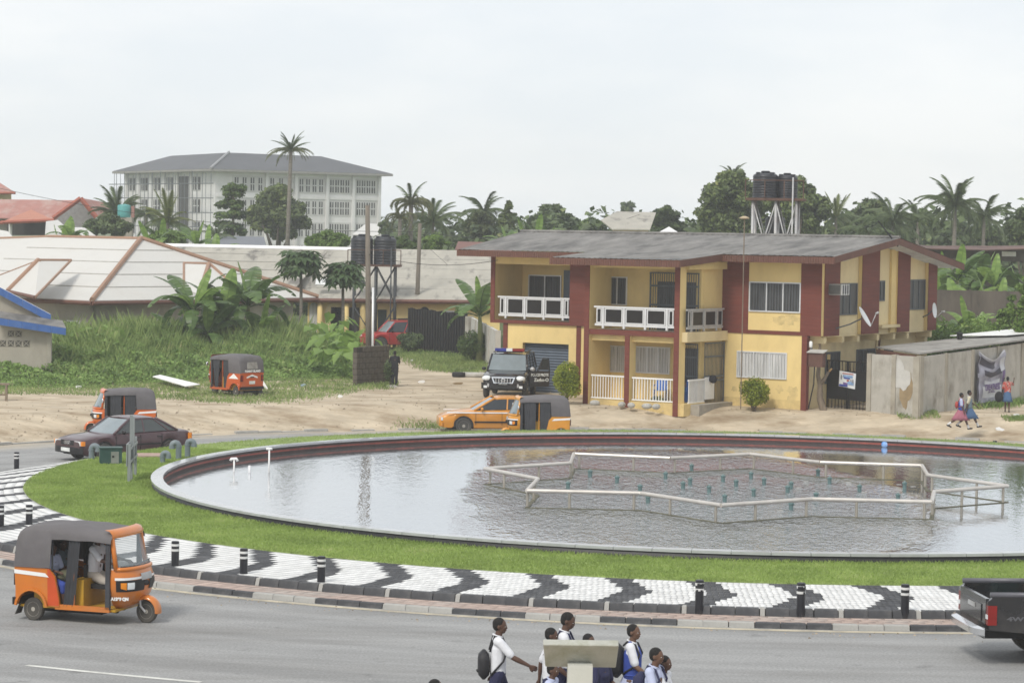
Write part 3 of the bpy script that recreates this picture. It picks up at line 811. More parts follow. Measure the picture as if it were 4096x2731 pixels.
picket(house, -7.88, -6.24, 0.24, 1.2, -3.45, 13)
picket(house, -5.95, -3.98, 0.24, 1.18, -3.45, 15)
picket(house, -3.08, -1.75, 0.2, 1.15, -3.58, 13, 'side')
hb('porch_sign_board', m_white, -3.57, -3.55, -1.75, -0.95, 0.3, 1.2)
# left section: garage and balcony
hb('wall', m_yel, -15.17, -14.17, 1.1, 1.3, -0.2, 2.94)
hb('wall', m_yel, -11.81, -8.145, 1.1, 1.3, -0.2, 2.94)
hb('wall', m_yel, -14.17, -11.81, 1.1, 1.3, 2.13, 2.94)
corr('garage_shutter', m_shut, -14.2, -11.78, 1.34, -0.1, 2.16, 19, 0.03, house)
for u in (-15.17, -11.41):
    hb('maroon_column', m_redp, u, u + .22, 1.06, 1.098, -0.2, 2.945)
hb('left_side_wall', m_cream2, -15.15, -14.95, 1.302, 10.8, -0.2, 2.94)
hb('balcony_slab', m_redp, -15.82, -11.75, 1.0, 1.2, 2.95, 3.09)
hb('balcony_floor', m_floor, -15.78, -11.75, 1.202, 3.2, 2.95, 3.08)
hb('balcony_left_wall', m_yel, -15.80, -15.62, 1.02, 10.9, 3.095, Yt)
hb('maroon_edge', m_redp, -15.82, -15.60, 0.99, 1.018, 3.092, Yt)
hb('back_wall', m_yel, -15.6, -11.75, 3.2, 3.35, 3.085, Yt)
hb('maroon_panel', m_redp, -11.745, -8.17, 0.995, 1.1, 2.95, Yt)
hb('top_beam', m_yel, -15.6, -11.75, 1.03, 1.2, 5.53, Yt - .03)
hb('ceiling', m_soff, -15.58, -11.76, 1.22, 3.19, 5.85, 5.9)
window(house, -15.2, -13.58, 4.0, 5.0, 3.2, 2, bars=12)
hb('door', m_shut, -13.4, -12.5, 3.15, 3.199, 3.085, 5.28)
glass_rail(house, -15.42, -11.76, 3.16, 4.13, 1.08, (-15.05, -14.06, -13.08, -12.1))
hb('back_wall', m_cream2, -15.6, 0.39, 10.9, 11.2, -0.2, 5.7)
# roof planes: ridge along u, eaves stepping out over the porch
RV, RZh = 5.2, 6.94
def roofpiece(u0, u1, pts, name='roof_sheet'):      # pts: (v,z) from eave to ridge; ribbed along v
    k = M(); n = max(2, int((u1 - u0) / 0.125)); pr_ = []
    for i in range(n + 1):
        u = u0 + (u1 - u0) * i / n
        pr_.append([(u, v, z + (0.022 if i % 2 else 0) + R.uniform(-.006, .006)) for v, z in pts])
    k.loft(pr_, closed=False, cap=False)
    return k.obj(name, m_roofg, house, smooth=True)
roofpiece(-17.0, -9.3, [(0.1, 6.12), (RV, RZh)])
roofpiece(-9.32, -3.3, [(-4.5, 5.93), (-0.95, 6.19), (RV, RZh + .01)])
roofpiece(-3.32, 1.7, [(-0.95, 6.17), (RV, RZh)])
roofpiece(-17.0, 1.7, [(RV, RZh), (12.0, 5.86)])
k = M(); k.tube([(-17, RV, RZh + .03), (1.7, RV, RZh + .03)], 0.09, 6); k.obj('ridge_cap', m_roofg, house)
def fascia(p, q, h=0.27, t=0.04, nrm=(0, -1, 0)):
    p, q = np.array(p, float), np.array(q, float); L = np.linalg.norm(q - p); n = max(1, int(L / 0.11))
    nv = np.array(nrm, float); k = M(); dn = np.array([0, 0, -h])
    for i in range(n):
        a, b = p + (q - p) * i / n, p + (q - p) * (i + .86) / n; c = p + (q - p) * (i + 1) / n
        k.slab([a, b, b + dn, a + dn], nv * t); k.slab([b, c, c + dn, b + dn], nv * t * .4)
    return k.obj('fascia', m_fas, house, fix=True)
fascia((-17.0, 0.12, 6.11), (-9.2, 0.12, 6.11)); fascia((-9.32, -4.48, 5.92), (-3.3, -4.48, 5.92)); fascia((-3.3, -0.93, 6.15), (1.7, -0.93, 6.15))
fascia((-3.32, -4.48, 5.92), (-3.32, -0.95, 6.17), nrm=(1, 0, 0))
fascia((1.68, -0.95, 6.17), (1.68, RV, 6.93), nrm=(1, 0, 0)); fascia((1.68, RV, 6.93), (1.68, 12.0, 5.85), nrm=(1, 0, 0))
fascia((-17.0, 0.1, 6.11), (-17.0, RV, 6.93), nrm=(-1, 0, 0)); fascia((-9.31, -4.48, 5.92), (-9.31, 0.1, 6.13), nrm=(-1, 0, 0))
k = M()
k.slab([(-17, 0.14, 5.9), (-9.3, 0.14, 5.9), (-9.3, 1.2, 6.0), (-17, 1.2, 6.0)], (0, 0, .01))
k.slab([(-9.3, -4.46, 5.68), (-3.34, -4.46, 5.68), (-3.34, -3.3, 5.84), (-9.3, -3.3, 5.84)], (0, 0, .01))
k.slab([(-3.3, -0.9, 5.93), (1.66, -0.9, 5.93), (1.66, 0.1, 6.0), (-3.3, 0.1, 6.0)], (0, 0, .01))
k.slab([(0.55, 0.1, 6.0), (1.66, 0.1, 6.0), (1.66, RV, 6.72), (0.55, RV, 6.72)], (0, 0, .01))
k.slab([(0.55, RV, 6.72), (1.66, RV, 6.72), (1.66, 11.9, 5.66), (0.55, 11.9, 5.66)], (0, 0, .01))
k.obj('soffit', m_soff, house)
# things fixed to or standing by the house
def hplace(o, u, v, z, rz=0): o.location = hw(u, v, z); o.rotation_euler = (0, 0, HANG + rz)
ac = empty('air_conditioner', 'grey window air conditioner sticking out of the house side wall under the eave', 'air conditioner')
M().box(0, .55, 0, .68, 0, .44).obj('casing', mat('ac casing', (0.36, 0.35, 0.32), .6, dirt=(.18, .17, .15)), ac)
for i in range(3): M().box(.552, .57, .04 + i * .21, .22 + i * .21, .05, .39).obj('grille', mat('ac grille', (0.07, 0.075, 0.08), .6), ac)
k = M()
for i in range(4): k.box(.552, .585, -.005 + i * .21, .03 + i * .21, 0, .44)
k.obj('trim', m_white, ac)
M().box(.0, .5, -.02, -.004, .04, .40).obj('side_vent', mat('ac vent', (0.13, 0.13, 0.12), .7), ac)
hplace(ac, 0.735, 0.62, 4.62)
m_dish = mat('grey white dish', (0.66, 0.68, 0.69), 0.4, var=0.05)
def dish(lab, base, c, nrm, r_, ground=None):
    d = empty('satellite_dish', lab, 'satellite dish', base)
    c = np.array(c) - np.array(base); n_ = Vector(nrm).normalized()
    q = n_.to_track_quat('Z', 'Y').to_matrix()
    k = M(); rings = []
    for rr_, h in ((.02, 0), (.3, .012), (.6, .05), (.85, .10), (1, .14), (1.0, .155), (.84, .115), (.6, .066), (.3, .028), (.02, .016)):
        rings.append([tuple(Vector(c) + q @ Vector((rr_ * r_ * cos(2 * pi * i / 28), rr_ * r_ * sin(2 * pi * i / 28), h * r_ * 1.1))) for i in range(28)])
    k.loft(rings); k.obj('reflector', m_dish, d, smooth=40, fix=True)
    back = Vector(c) - n_ * .05
    k = M(); k.tube([(0, 0, 0), tuple(back * .55 + Vector((0, 0, -.05))), tuple(back)], .028, 8); k.obj('mount_arm', m_bar, d, True)
    tip = Vector(c) + n_ * r_ * 1.15 + q @ Vector((0, -r_ * .25, 0))
    low = Vector(c) + q @ Vector((0, -r_ * .95, .1))
    M().tube([tuple(low), tuple(tip)], .018, 6).obj('feed_arm', m_alug, d, True)
    M().tube([tuple(tip - n_ * .02), tuple(tip + n_ * .12)], .045, 8).obj('feed_horn', m_alug, d, True)
    return d
dish('larger white satellite dish tilted up on the house side wall below the air conditioner', hw(0.72, 1.35, 3.25), hw(1.75, 1.75, 3.72), (.80, -.26, .50), .46)
dish('smaller white satellite dish seen almost edge on at the rear corner of the house', hw(0.735, 9.9, 3.55), hw(1.2, 9.95, 3.85), (.90, -.42, .10), .33)
mt = empty('meter_box', 'rusty brown electricity meter box on the cream wall left of the black gate', 'meter box', hw(.35, 0.0, 1.75), HANG)
M().box(0, .62, -.3, -.02, 0, .55).obj('box', mat('rusty box', (0.115, 0.055, 0.04), .8, dirt=(.06, .04, .03)), mt)
M().slab([(-.06, -.36, .56), (.7, -.36, .56), (.7, 0, .66), (-.06, 0, .66)], (0, 0, .03)).obj('hood', m_conc, mt)
M().tube([(.2, -.15, 0), (.18, -.15, -.7), (-.05, -.12, -1.7)], .025, 6).obj('cable', m_black, mt)
lp = empty('wall_lamp', 'small white lamp on the house wall above the rusty meter box', 'lamp', hw(.3, -.02, 2.5), HANG)
M().lathe([(.05, 0), (.07, .05), (.07, .22), (.04, .26)], 10).obj('globe', m_white, lp, True); M().box(-.03, .03, 0, .1, -.12, .0).obj('bracket', m_bar, lp)
ant = empty('antenna_mast', 'thin guyed aerial mast standing in front of the house, taller than the roof', 'mast', hw(-1.9, -1.75, 0))
hm = 7 + 0
M().tube([(0, 0, 0), (0.0, 0, 7.6)], .022, 6).obj('pole', m_wood, ant)
M().lathe([(.05, 7.6), (.19, 7.62), (.2, 7.66), (.05, 7.72)], 10).obj('cap', mat('tan cap', (.45, .36, .24), .7), ant)
st = empty('roof_aerial', 'short leaning black aerial stick on the house gable end', 'aerial', hw(1.72, 5.0, 6.6)); M().tube([(0, 0, 0), (-.85, .0, 1.05)], [.04, .025], 6).obj('stick', m_black, st)
# ================================================================== other buildings, walls, towers
m_wall = mat('stained compound wall', (0.42, 0.40, 0.355), 0.9, var=0.14, scale=0.9, dirt=(0.17, 0.15, 0.115), dscale=1.1, damt=0.85, bump=0.35, bscale=18, stretch=(1, 1, 0.6))
m_post = mat('wall post', (0.36, 0.33, 0.27), 0.9, var=0.2, dirt=(0.15, 0.13, 0.10), dscale=1.5, damt=0.7)
m_patch = mat('pale render patch', (0.50, 0.49, 0.46), 0.9, var=0.1, dirt=(0.36, 0.33, 0.27), dscale=1.2, damt=0.6)
m_brownstain = mat('brown damp stain', (0.28, 0.21, 0.12), 0.95, var=0.25)
def wall_run(p, q, h, n, name, lab, cat, mw_, mp_, t=0.16, cop=True, z0=-0.7):
    p, q = np.array(p, float), np.array(q, float); L = math.hypot(*(q - p)[:2]); a = atan2(q[1] - p[1], q[0] - p[0])
    w = empty(name, lab, cat, (p[0], p[1], 0), a)
    hh = h if isinstance(h, (list, tuple)) else (h, h)
    for i in range(n):
        x0, x1 = L * i / n, L * (i + 1) / n
        za, zb = hh[0] + (hh[1] - hh[0]) * i / n, hh[0] + (hh[1] - hh[0]) * (i + 1) / n
        M().slab([(x0 + .09, 0, z0), (x1 - .09, 0, z0), (x1 - .09, 0, zb), (x0 + .09, 0, za)], (0, t, 0)).obj('wall_panel', mw_, w, fix=True)
    for i in range(n + 1):
        x = L * i / n; z = hh[0] + (hh[1] - hh[0]) * i / n
        M().box(x - .1, x + .1, -.05, t + .05, z0, z + .03).obj('post', mp_, w)
    return w, a
gl, gr, wc = G(826, 406.5), G(868.5, 410.5), G(918, 416.5)
w1, a1 = wall_run(gr, wc, 2.28, 2, 'compound_wall', 'short stained concrete wall with a peeling pale patch, right of the black gate', 'wall', m_wall, m_post)
def blob(k, c, rx, rz_, y, n=26, seed=1, t=-.006):
    r_ = random.Random(seed); ph = [r_.uniform(0, 6.28) for _ in range(4)]
    pts = []
    for i in range(n):
        a = 2 * pi * i / n; s_ = 1 + .16 * sin(2 * a + ph[0]) + .12 * sin(3 * a + ph[1]) + .09 * sin(5 * a + ph[2]) + .06 * sin(9 * a + ph[3])
        pts.append((c[0] + rx * s_ * cos(a), y, c[1] + rz_ * s_ * sin(a)))
    k.slab(pts, (0, t, 0))
Lw = math.hypot(*(wc - gr)[:2])
k = M(); blob(k, (Lw * .74, 1.0), .27, .85, -.001, seed=4); k.obj('stain', m_brownstain, w1, fix=True)
k = M(); blob(k, (Lw * .62, 1.5), .44, .60, -.009, seed=9); k.obj('render_patch', m_patch, w1, fix=True)
e1, e2 = G(974, 407.5), None
dirw = (e1 - wc) / np.linalg.norm((e1 - wc)[:2])
e2 = wc + dirw * 17.5
w2, a2 = wall_run(wc, e2, (2.25, 2.75), 7, 'compound_wall', 'long grey panelled concrete wall receding to the right behind the sagging banner', 'wall', m_wall, m_post)
# shed roof behind that wall
sr = empty('shed', 'low lean-to shed with weathered grey sheet roof behind the panelled wall', 'shed', tuple(wc))
nb = np.array([-dirw[1], dirw[0], 0])
def rq(k, pts, t=0.06): k.slab(pts, (0, 0, -t))
k = M(); o0 = np.array(wc)
z_ = lambda v, z: np.array([v[0], v[1], z]) - np.array([o0[0], o0[1], o0[2]])
rq(k, [z_(wc + nb * .1 + dirw * .2, 2.42), z_(e2 + nb * -.35, 2.95), z_(e2 + nb * 3.0, 2.80), z_(wc + nb * 3.0 + dirw * 2.2, 2.5)]); k.obj('roof', mat('pale grey shed roof', (0.30, 0.29, 0.27), .85, var=.25, scale=1.5, dirt=(.12, .115, .105), dscale=.9, damt=.8, bump=.3), sr, fix=True)
k = M(); rq(k, [z_(wc + dirw * 10.4 + nb * .9, 2.86), z_(e2 + nb * -.2, 3.05), z_(e2 + nb * 2.6, 3.0), z_(wc + dirw * 9.0 + nb * 2.9, 2.80)], .03); k.obj('white_roof_sheet', m_white, sr, fix=True)
k = M(); rq(k, [z_(wc + nb * .1 + dirw * .2, 2.30), z_(wc + nb * 3.0 + dirw * 2.2, 2.4), z_(wc + nb * 3.0 + dirw * 2.2, 1), z_(wc + nb * .3 + dirw * .2, 1)], .02); k.obj('end_board', m_fas, sr, fix=True)
vb = M().lathe([(.1, 0), (.13, .1), (.12, .25), (.16, .3)], 10).obj('vent', m_black, None, True, loc=tuple(wc + dirw * 6.3 + nb * 1.2 + np.array([0, 0, 2.62 - wc[2]]))); tag(vb, 'small black bucket sitting on the grey shed roof edge', 'bucket')

# black double gate with cream pillar
gdir = (gr - gl) / np.linalg.norm((gr - gl)[:2]); ga = atan2(gdir[1], gdir[0]); gL = math.hypot(*(gr - gl)[:2])
gate = empty('gate', 'black double gate with barred top and bottom and solid sheet middle, beside the house', 'gate', (gl[0], gl[1], -0.12), ga)
for i in range(2):
    x0, x1 = gL * i / 2 + .03, gL * (i + 1) / 2 - .015
    lf = M()
    for z in (.02, .48, 1.62, 2.02): lf.box(x0, x1, -.02, .02, z, z + .045)
    lf.box(x0, x0 + .045, -.021, .021, .02, 2.06); lf.box(x1 - .045, x1, -.021, .021, .02, 2.06)
    g_ = lf.obj('gate_leaf', m_black, gate)
    M().box(x0 + .04, x1 - .04, -.012, .0, .5, 1.64).obj('sheet_panel', m_black, g_)
    for j in range(6):
        x = x0 + (x1 - x0) * (j + .6) / 6.2
        M().box(x - .012, x + .012, -.01, .01, 1.66, 2.02).obj('bar', m_black, g_)
        M().box(x - .012, x + .012, -.01, .01, .06, .48).obj('bar', m_black, g_)
gp = M().box(-.42, -.02, -.15, .2, -.6, 2.15).obj('gate_pillar', m_yelb, None, loc=(gl[0], gl[1], 0), rz=ga); tag(gp, 'cream gate pillar between the house corner and the black gate', 'pillar')
gp2 = M().box(-.95, -.43, .1, .25, -.6, 2.0).obj('wall_stub', m_cream2, None, loc=(gl[0], gl[1], 0), rz=ga); tag(gp2, 'narrow cream wall piece beside the maroon house column, behind the meter box', 'wall')
# poster tied on the gate
m_pw = mat('poster white', (0.72, 0.75, 0.78), .5, var=.05); m_pb = mat('poster blue', (0.05, 0.075, 0.33), .5); m_pl = mat('poster light blue', (0.24, 0.38, 0.62), .5, var=.3, scale=6)
m_pr = mat('poster red', (0.45, 0.12, 0.10), .5); m_pp = mat('poster purple', (0.18, 0.11, 0.33), .5, var=.3, scale=8); m_pg = mat('poster grey', (0.25, 0.26, 0.29), .5, var=.3, scale=8)
po = empty('poster', 'white and blue printed poster tied across the middle of the black gate', 'poster', tuple(np.array([gl[0], gl[1], -.12]) + gdir * (gL * .32)), ga)
def pq(k, a, b, c, d, y=-.04): k.slab([(a, y, b), (c, y, b - .02), (c - .01, y, d - .02), (a - .01, y, d)], (0, -.002, 0))
k = M(); k.slab([(0, -.035, 1.66), (.46, -.05, 1.62), (.93, -.035, 1.58), (.89, -.04, .95), (.4, -.055, 1.0), (-.03, -.04, 1.02)], (0, .006, 0)); k.obj('sheet', m_pw, po, fix=True)
y_ = -.062
for m_, a, b, c, d in ((m_pr, .2, 1.58, .82, 1.545), (m_pl, .22, 1.5, .78, 1.40), (m_pb, .28, 1.41, .62, 1.35), (m_pg, .1, 1.5, .17, 1.33), (m_pr, .45, 1.32, .58, 1.24), (m_pl, .5, 1.25, .84, 1.12),
                       (m_pb, .02, 1.12, .50, 1.04), (m_pp, .25, 1.2, .5, 1.125), (m_pg, .66, 1.33, .72, 1.26), (m_pg, .76, 1.34, .83, 1.20)):
    k = M(); pq(k, a, b, c, d, y_); k.obj('print', m_, po, fix=True); y_ -= .0006
# banner sagging from the wall
m_bn = mat('banner grey', (0.30, 0.30, 0.36), .6, var=.3, scale=1.6, dirt=(0.10, 0.09, 0.13), dscale=1.1, damt=.9); m_bd = mat('banner dark', (0.035, 0.032, 0.05), .6, var=.4, scale=2)
m_bl = mat('banner pale', (0.46, 0.47, 0.50), .6, var=.1); m_bp = mat('banner purple', (0.12, 0.065, 0.20), .6)
ban = empty('banner', 'large sagging grey and purple printed banner reading GREATNESS tied to the panelled wall', 'banner', tuple(wc), a2)
ban.location = (wc[0], wc[1], 0)
bs0, bs1 = None, None
def onwall(px, py):                      # along / up on the wall face
    nrm = np.array([dirw[1], -dirw[0], 0]); r_ = ray(px, py); t = ((np.array([wc[0], wc[1], 0]) + nrm * .12 - _O) @ nrm) / (r_ @ nrm)
    q = _O + r_ * t; return float((q - wc)[:2] @ dirw[:2]), float(q[2])
tl, tr, bl, br, md = onwall(978, 349.8), onwall(1004.5, 348.5), onwall(975.6, 403), onwall(1003, 399.3), onwall(991.8, 359.5)
def bpt(s, t, y=0):                      # s across 0..1, t down 0..1
    top = np.array(tl) * (1 - s) + np.array(tr) * s; sag = (top[1] - md[1]) * (1 - abs(2 * s - 1) ** 1.35)
    bot = np.array(bl) * (1 - s) + np.array(br) * s
    zt = top[1] - sag
    x = top[0] * (1 - t) + bot[0] * t; z = zt * (1 - t) + bot[1] * t
    wv_ = .05 * sin(s * 9 + t * 4) * (1 - t) + .045 * sin(t * 17 - abs(s - .5) * 7) * (1 - t) ** .6
    return (x, -.16 + wv_ - y, z)
NB = 22
k = M(); k.loft([[bpt(i / NB, j / NB) for i in range(NB + 1)] for j in range(NB + 1)], closed=False, cap=False); k.obj('cloth', m_bn, ban, True)
def strip(name, m_, s0, s1, t0, t1, y=.012):
    k = M(); k.loft([[bpt(s0 + (s1 - s0) * i / 8, (t0(s0 + (s1 - s0) * i / 8) if callable(t0) else t0) + ((t1 - t0) if not callable(t0) else t1) * j / 6, y) for i in range(9)] for j in range(7)], closed=False, cap=False)
    k.obj(name, m_, ban, True)
strip('hem', m_bl, 0.02, .98, 0.0, .035); strip('print', m_bd, .08, .62, .07, .22); strip('print', m_bd, .22, .86, .30, .42); strip('print', m_bl, .84, .97, .12, .38, .014)
strip('print', m_bl, .25, .82, .52, .60); strip('print', m_bl, .18, .86, .66, .90, .014); strip('print', m_bd, .0, .05, .1, .98); strip('print', m_bp, .9, .95, .4, .62); strip('print', m_bd, .93, .985, .55, .9)
o_ = bpt(.53, .655, .035); xw = Vector((bpt(.9, .66)[0] - bpt(.2, .66)[0], 0, (br[1] - bl[1]) * .8))
text('GREATNESS', .36, m_bp, ban, frame(o_, xw, (0, 0, 1)), bold=.008, sx=.78)
o_ = bpt(.53, .76, .03)
text('MR  SAM  BALOGUN  JR', .13, m_bp, ban, frame(o_, xw, (0, 0, 1)), sx=.85)

# block wall stub by the pole
bw0, bw1 = G(356.5, 385.5), G(389, 383.2)
bdir = bw1 - bw0; bL = math.hypot(*bdir[:2]); ba = atan2(bdir[1], bdir[0])
m_block = mat('old sandcrete block', (0.10, 0.086, 0.068), .95, var=.35, dirt=(0.20, 0.165, 0.12), dscale=1.5, damt=.7, bump=.5, bscale=12, island=.3)
m_mort = mat('dark mortar', (0.045, 0.037, 0.03), .95, var=.3)
stub = empty('block_wall', 'short ruined wall of dark mouldy blocks at the foot of the concrete pole', 'wall', tuple(bw0), ba)
M().box(.01, bL - .01, .02, .21, -.2, 1.7).obj('mortar', m_mort, stub)
bms = []
for L_ in (.44, .21):
    k = M(); k.box(0, L_ - .02, 0, .23, .01, .235); bms.append(k.mesh('block', m_block))
for j in range(7):
    x = 0; first = j % 2
    while x < bL - .1:
        L_ = .22 if first else (.22 if bL - x < .43 else .45); first = 0
        if j == 6 and (x < .3): x += L_; continue
        link('block', bms[1 if L_ < .3 else 0], stub, (x + R.uniform(-.008, .008), R.uniform(-.022, .012), j * .248), R.uniform(-.012, .012)); x += L_

# black corrugated gate and grey wall left of the house
cg = empty('gate', 'tall black corrugated sheet gate left of the house, behind the bush', 'gate')
g0, g1 = D(408, 352, 146.5), D(466, 356, 141.5); cg.location = (g0[0], g0[1], 0); v_ = g1 - g0; cg.rotation_euler.z = atan2(v_[1], v_[0]); cL = math.hypot(*v_[:2])
k = M(); n = 44
for i in range(n):
    x0, x1 = cL * i / n, cL * (i + 1) / n; y = 0 if i % 2 else -.05
    k.box(x0, x1, y, y + .07, -.3, 2.45 + .03 * sin(i * .8) - .12 * i / n)
k.obj('corrugated_sheet', m_black, cg); M().box(0, cL, .05, .1, 2.0, 2.1).obj('rail', m_black, cg); M().box(cL, cL + .35, -.1, .25, -.3, 2.2).obj('post', m_wall, cg)
h0, h1 = D(469, 360, 142), D(496, 368, 129)
wall_run((h0[0], h0[1], 0), (h1[0], h1[1], 0), (2.15, 1.9), 4, 'boundary_wall', 'bare grey rendered wall between the black corrugated gate and the garage', 'wall', m_patch, m_wall)
# dark old wall on the right
b0, b1 = D(934, 300, 129), D(1040, 300, 128)
m_old = mat('mouldy old wall', (0.105, 0.092, 0.075), .95, var=.3, scale=1.0, dirt=(0.03, 0.028, 0.025), dscale=.8, damt=.9, stretch=(1.2, 1, .35), bump=.3)
wall_run((b0[0], b0[1], 0), (b1[0], b1[1], 0), 4.35, 3, 'old_wall', 'tall mouldy dark wall behind the banana plants on the right', 'wall', m_old, m_old, z0=-.5)

# ---- poles and wires
def pole(lab, px, py, d, top, r0, r1, px_top, extra=False):
    b = D(px, py, d); t = D(px_top, top, d)
    o = empty('utility_pole', lab, 'pole', (b[0], b[1], 0))
    M().tube([(0, 0, -.3), (t[0] - b[0], 0, t[2])], [r0, r1], 10).obj('shaft', m_polec, o, True)
    if extra: M().tube([(.16, -.1, -.3), (.16 - .03, -.1, 4.3)], .055, 8).obj('pipe', m_alu, o, True)
    return o, t
m_polec = mat('weathered pole', (0.155, 0.135, 0.11), .95, var=.3, scale=2.5, stretch=(1, 1, .3), bump=.4)
pA, tA = pole('weathered utility pole with a pale pipe on its side behind the block wall', 369, 383, 116, 205, .15, .105, 367.5, True)
pB, tB = pole('bare leaning utility pole behind the black corrugated gate', 415.5, 345, 151, 223, .16, .11, 420)
def wire(lab, pts, sag, n=20, r=.012):
    k = M()
    for p, q in zip(pts[:-1], pts[1:]):
        p, q = np.array(p), np.array(q)
        k.tube([tuple(p + (q - p) * i / n - np.array([0, 0, sag * 4 * (i / n) * (1 - i / n)])) for i in range(n + 1)], r, 4)
    o = k.obj('overhead_wire', m_black, None); tag(o, lab, 'wire')
wire('thin overhead wire running left from the top of the leaning pole', [D(-30, 181, 175), tB + np.array([0, 0, -.5]), D(640, 214, 175)], .9, r=.014)
wire('thin guy wire from the leaning pole down to the bungalow roof', [tB + np.array([0, 0, -.9]), D(452, 268, 158)], .05, r=.012)
wire('thin service wire from the weathered pole to the house eave', [tA + np.array([0, 0, -2.2]), hw(-15, .3, 5.7)], .35, r=.012)

# ---- water tank towers
m_tank = mat('black plastic tank', (0.022, 0.024, 0.030), .42, var=.1)
m_rust = mat('rusty steel', (0.10, 0.055, 0.04), .8, var=.3); m_galv = mat('galvanised steel', (0.42, 0.42, 0.42), .5, metal=.3, var=.12, dirt=(.25, .2, .16), damt=.5, dscale=2)
def tank(lab, loc, r, h, group=None):
    o = empty('water_tank', lab, 'water tank', loc, 0, group); k = M(); pf = [(r * .97, 0)]; n = 9
    for i in range(n):
        z0, z1 = h * .86 * i / n, h * .86 * (i + 1) / n
        pf += [(r, z0 + .01), (r, z1 - .045), (r * .975, z1 - .02)]
    pf += [(r * .96, h * .875), (r * .8, h * .92), (r * .42, h * .95)]
    k.lathe(pf, 28); k.obj('body', m_tank, o, smooth=35)
    M().lathe([(r * .34, h * .945), (r * .36, h * .96), (r * .36, h * 1.01), (r * .3, h * 1.03)], 20).obj('lid', m_tank, o, smooth=35)
    for i in range(4):
        a = i * pi / 2 + .6; c = (r * .78 * cos(a), r * .78 * sin(a), h * .93)
        M().box(c[0] - .09, c[0] + .09, c[1] - .09, c[1] + .09, h * .88, h * .975).obj('lug', m_tank, o)
    return o
def tower(lab, c, w, dpt, ztop, mleg, mplat, tanks, brace=True, rail=True, rz=0):
    o = empty('tank_tower', lab, 'tower', (c[0], c[1], 0), rz)
    M().box(-w / 2, w / 2, -dpt / 2, dpt / 2, ztop - .12, ztop).obj('platform', mplat, o)
    lx = w / 2 - .35
    for x in (-lx, lx * .06, lx):
        for y in (-dpt / 2 + .2, dpt / 2 - .2): M().cyl((x, y, -.2), (x, y, ztop - .12), .07, 8).obj('leg', mleg, o, True)
    if brace:
        for (x0, x1, za, zb) in ((-lx, lx * .06, .55, .98), (lx * .06, lx, .98, .55), (-lx, lx * .06, .5, .1), (lx * .06, lx, .1, .5), (-lx, lx * .06, .98, .55), (lx * .06, lx, .55, .98)):
            for y in (-dpt / 2 + .2, dpt / 2 - .2): M().cyl((x0, y, ztop * za), (x1, y, ztop * zb), .035, 6).obj('brace', mleg, o, True)
    if rail:
        k = M(); k.tube([(-w / 2, -dpt / 2, ztop + .85), (w / 2, -dpt / 2, ztop + .85)], .025, 6)
        for i in range(4): x = -w / 2 + w * i / 3; k.tube([(x, -dpt / 2, ztop), (x, -dpt / 2, ztop + .85)], .025, 6)
        k.obj('guard_rail', m_rust, o)
    for i, (x, y, r_, h, lab2) in enumerate(tanks):
        tank(lab2, (c[0] + x * cos(rz) - y * sin(rz), c[1] + y * cos(rz) + x * sin(rz), ztop), r_, h)
    M().tube([(w * .32, -dpt / 2 - .1, ztop + 1.0), (w * .32, -dpt / 2 - .1, 0)], .04, 6).obj('down_pipe', mleg, o, True)
    return o
cA = D(375, 264, 150)
m_legd = mat('dark painted leg', (0.05, 0.055, 0.06), .6, var=.2)
tower('dark steel water tower with cross braced legs in front of the bungalow', cA, 3.1, 1.6, cA[2], m_legd, m_rust,
      [(-.78, .1, .66, 1.72, 'left black water tank on the bungalow tower, half hidden by the utility pole'), (.58, -.05, .66, 1.72, 'right black water tank on the bungalow tower, right of the utility pole')])
cB = D(776, 198, 124)
tower('tall galvanised water tower rising behind the house roof', cB, 2.8, 1.7, cB[2], m_galv, m_rust,
      [(-.52, -.1, .61, 1.28, 'left black water tank on the tower behind the house'), (.5, .25, .52, 1.2, 'right black water tank on the tower behind the house')], rz=-.2)
tank('lower black water tank between the legs of the tower behind the house', tuple(D(775, 236, 126)), .5, 1.0)
# ================================================================== houses further back
m_wroof = mat('white long span roof', (0.55, 0.54, 0.51), .55, var=.07, scale=.5, dirt=(0.45, 0.43, 0.39), dscale=.5, damt=.55, world=True)
m_broof = mat('beige grey roof sheet', (0.37, 0.35, 0.30), .8, var=.12, scale=.8, dirt=(0.14, 0.13, 0.115), dscale=.6, damt=.95, stretch=(1.6, .5, 1), world=True, dlo=.54, dhi=.66)
m_ridge = mat('brown ridge cap', (0.30, 0.18, 0.12), .7, var=.12)
m_gwall = mat('grey rendered wall', (0.36, 0.335, 0.28), .9, var=.12, scale=.7, dirt=(0.22, 0.20, 0.16), dscale=.6, damt=.7, stretch=(1, 1, .5))
m_pinkr = mat('faded red roof', (0.36, 0.165, 0.135), .75, var=.12, scale=.6, dirt=(0.42, 0.33, 0.29), dscale=.35, damt=.8, stretch=(2.5, 1, .25))
m_redr = mat('red ridge trim', (0.33, 0.095, 0.06), .7, var=.15)
m_bluef = mat('blue fascia', (0.035, 0.105, 0.31), .5, var=.12, scale=2, dirt=(0.16, 0.25, 0.45), damt=.5)
m_greyr = mat('slate grey roof', (0.15, 0.16, 0.18), .7, var=.1)
m_haz = mat('pale concrete tower wall', (0.70, 0.69, 0.68), .9, var=.07, scale=.2, dirt=(0.46, 0.44, 0.41), dscale=.12, damt=.6, stretch=(1, 1, .6))
m_hroof = mat('charcoal hip roof', (0.085, 0.087, 0.098), .7, var=.12, scale=.3)
m_mill = mat('faint sheet joint', (0.36, 0.35, 0.32), .8)
def pts3(*a): return [D(*p) for p in a]
def rel(pts, o): return [tuple(np.array(p) - np.array(o)) for p in pts]
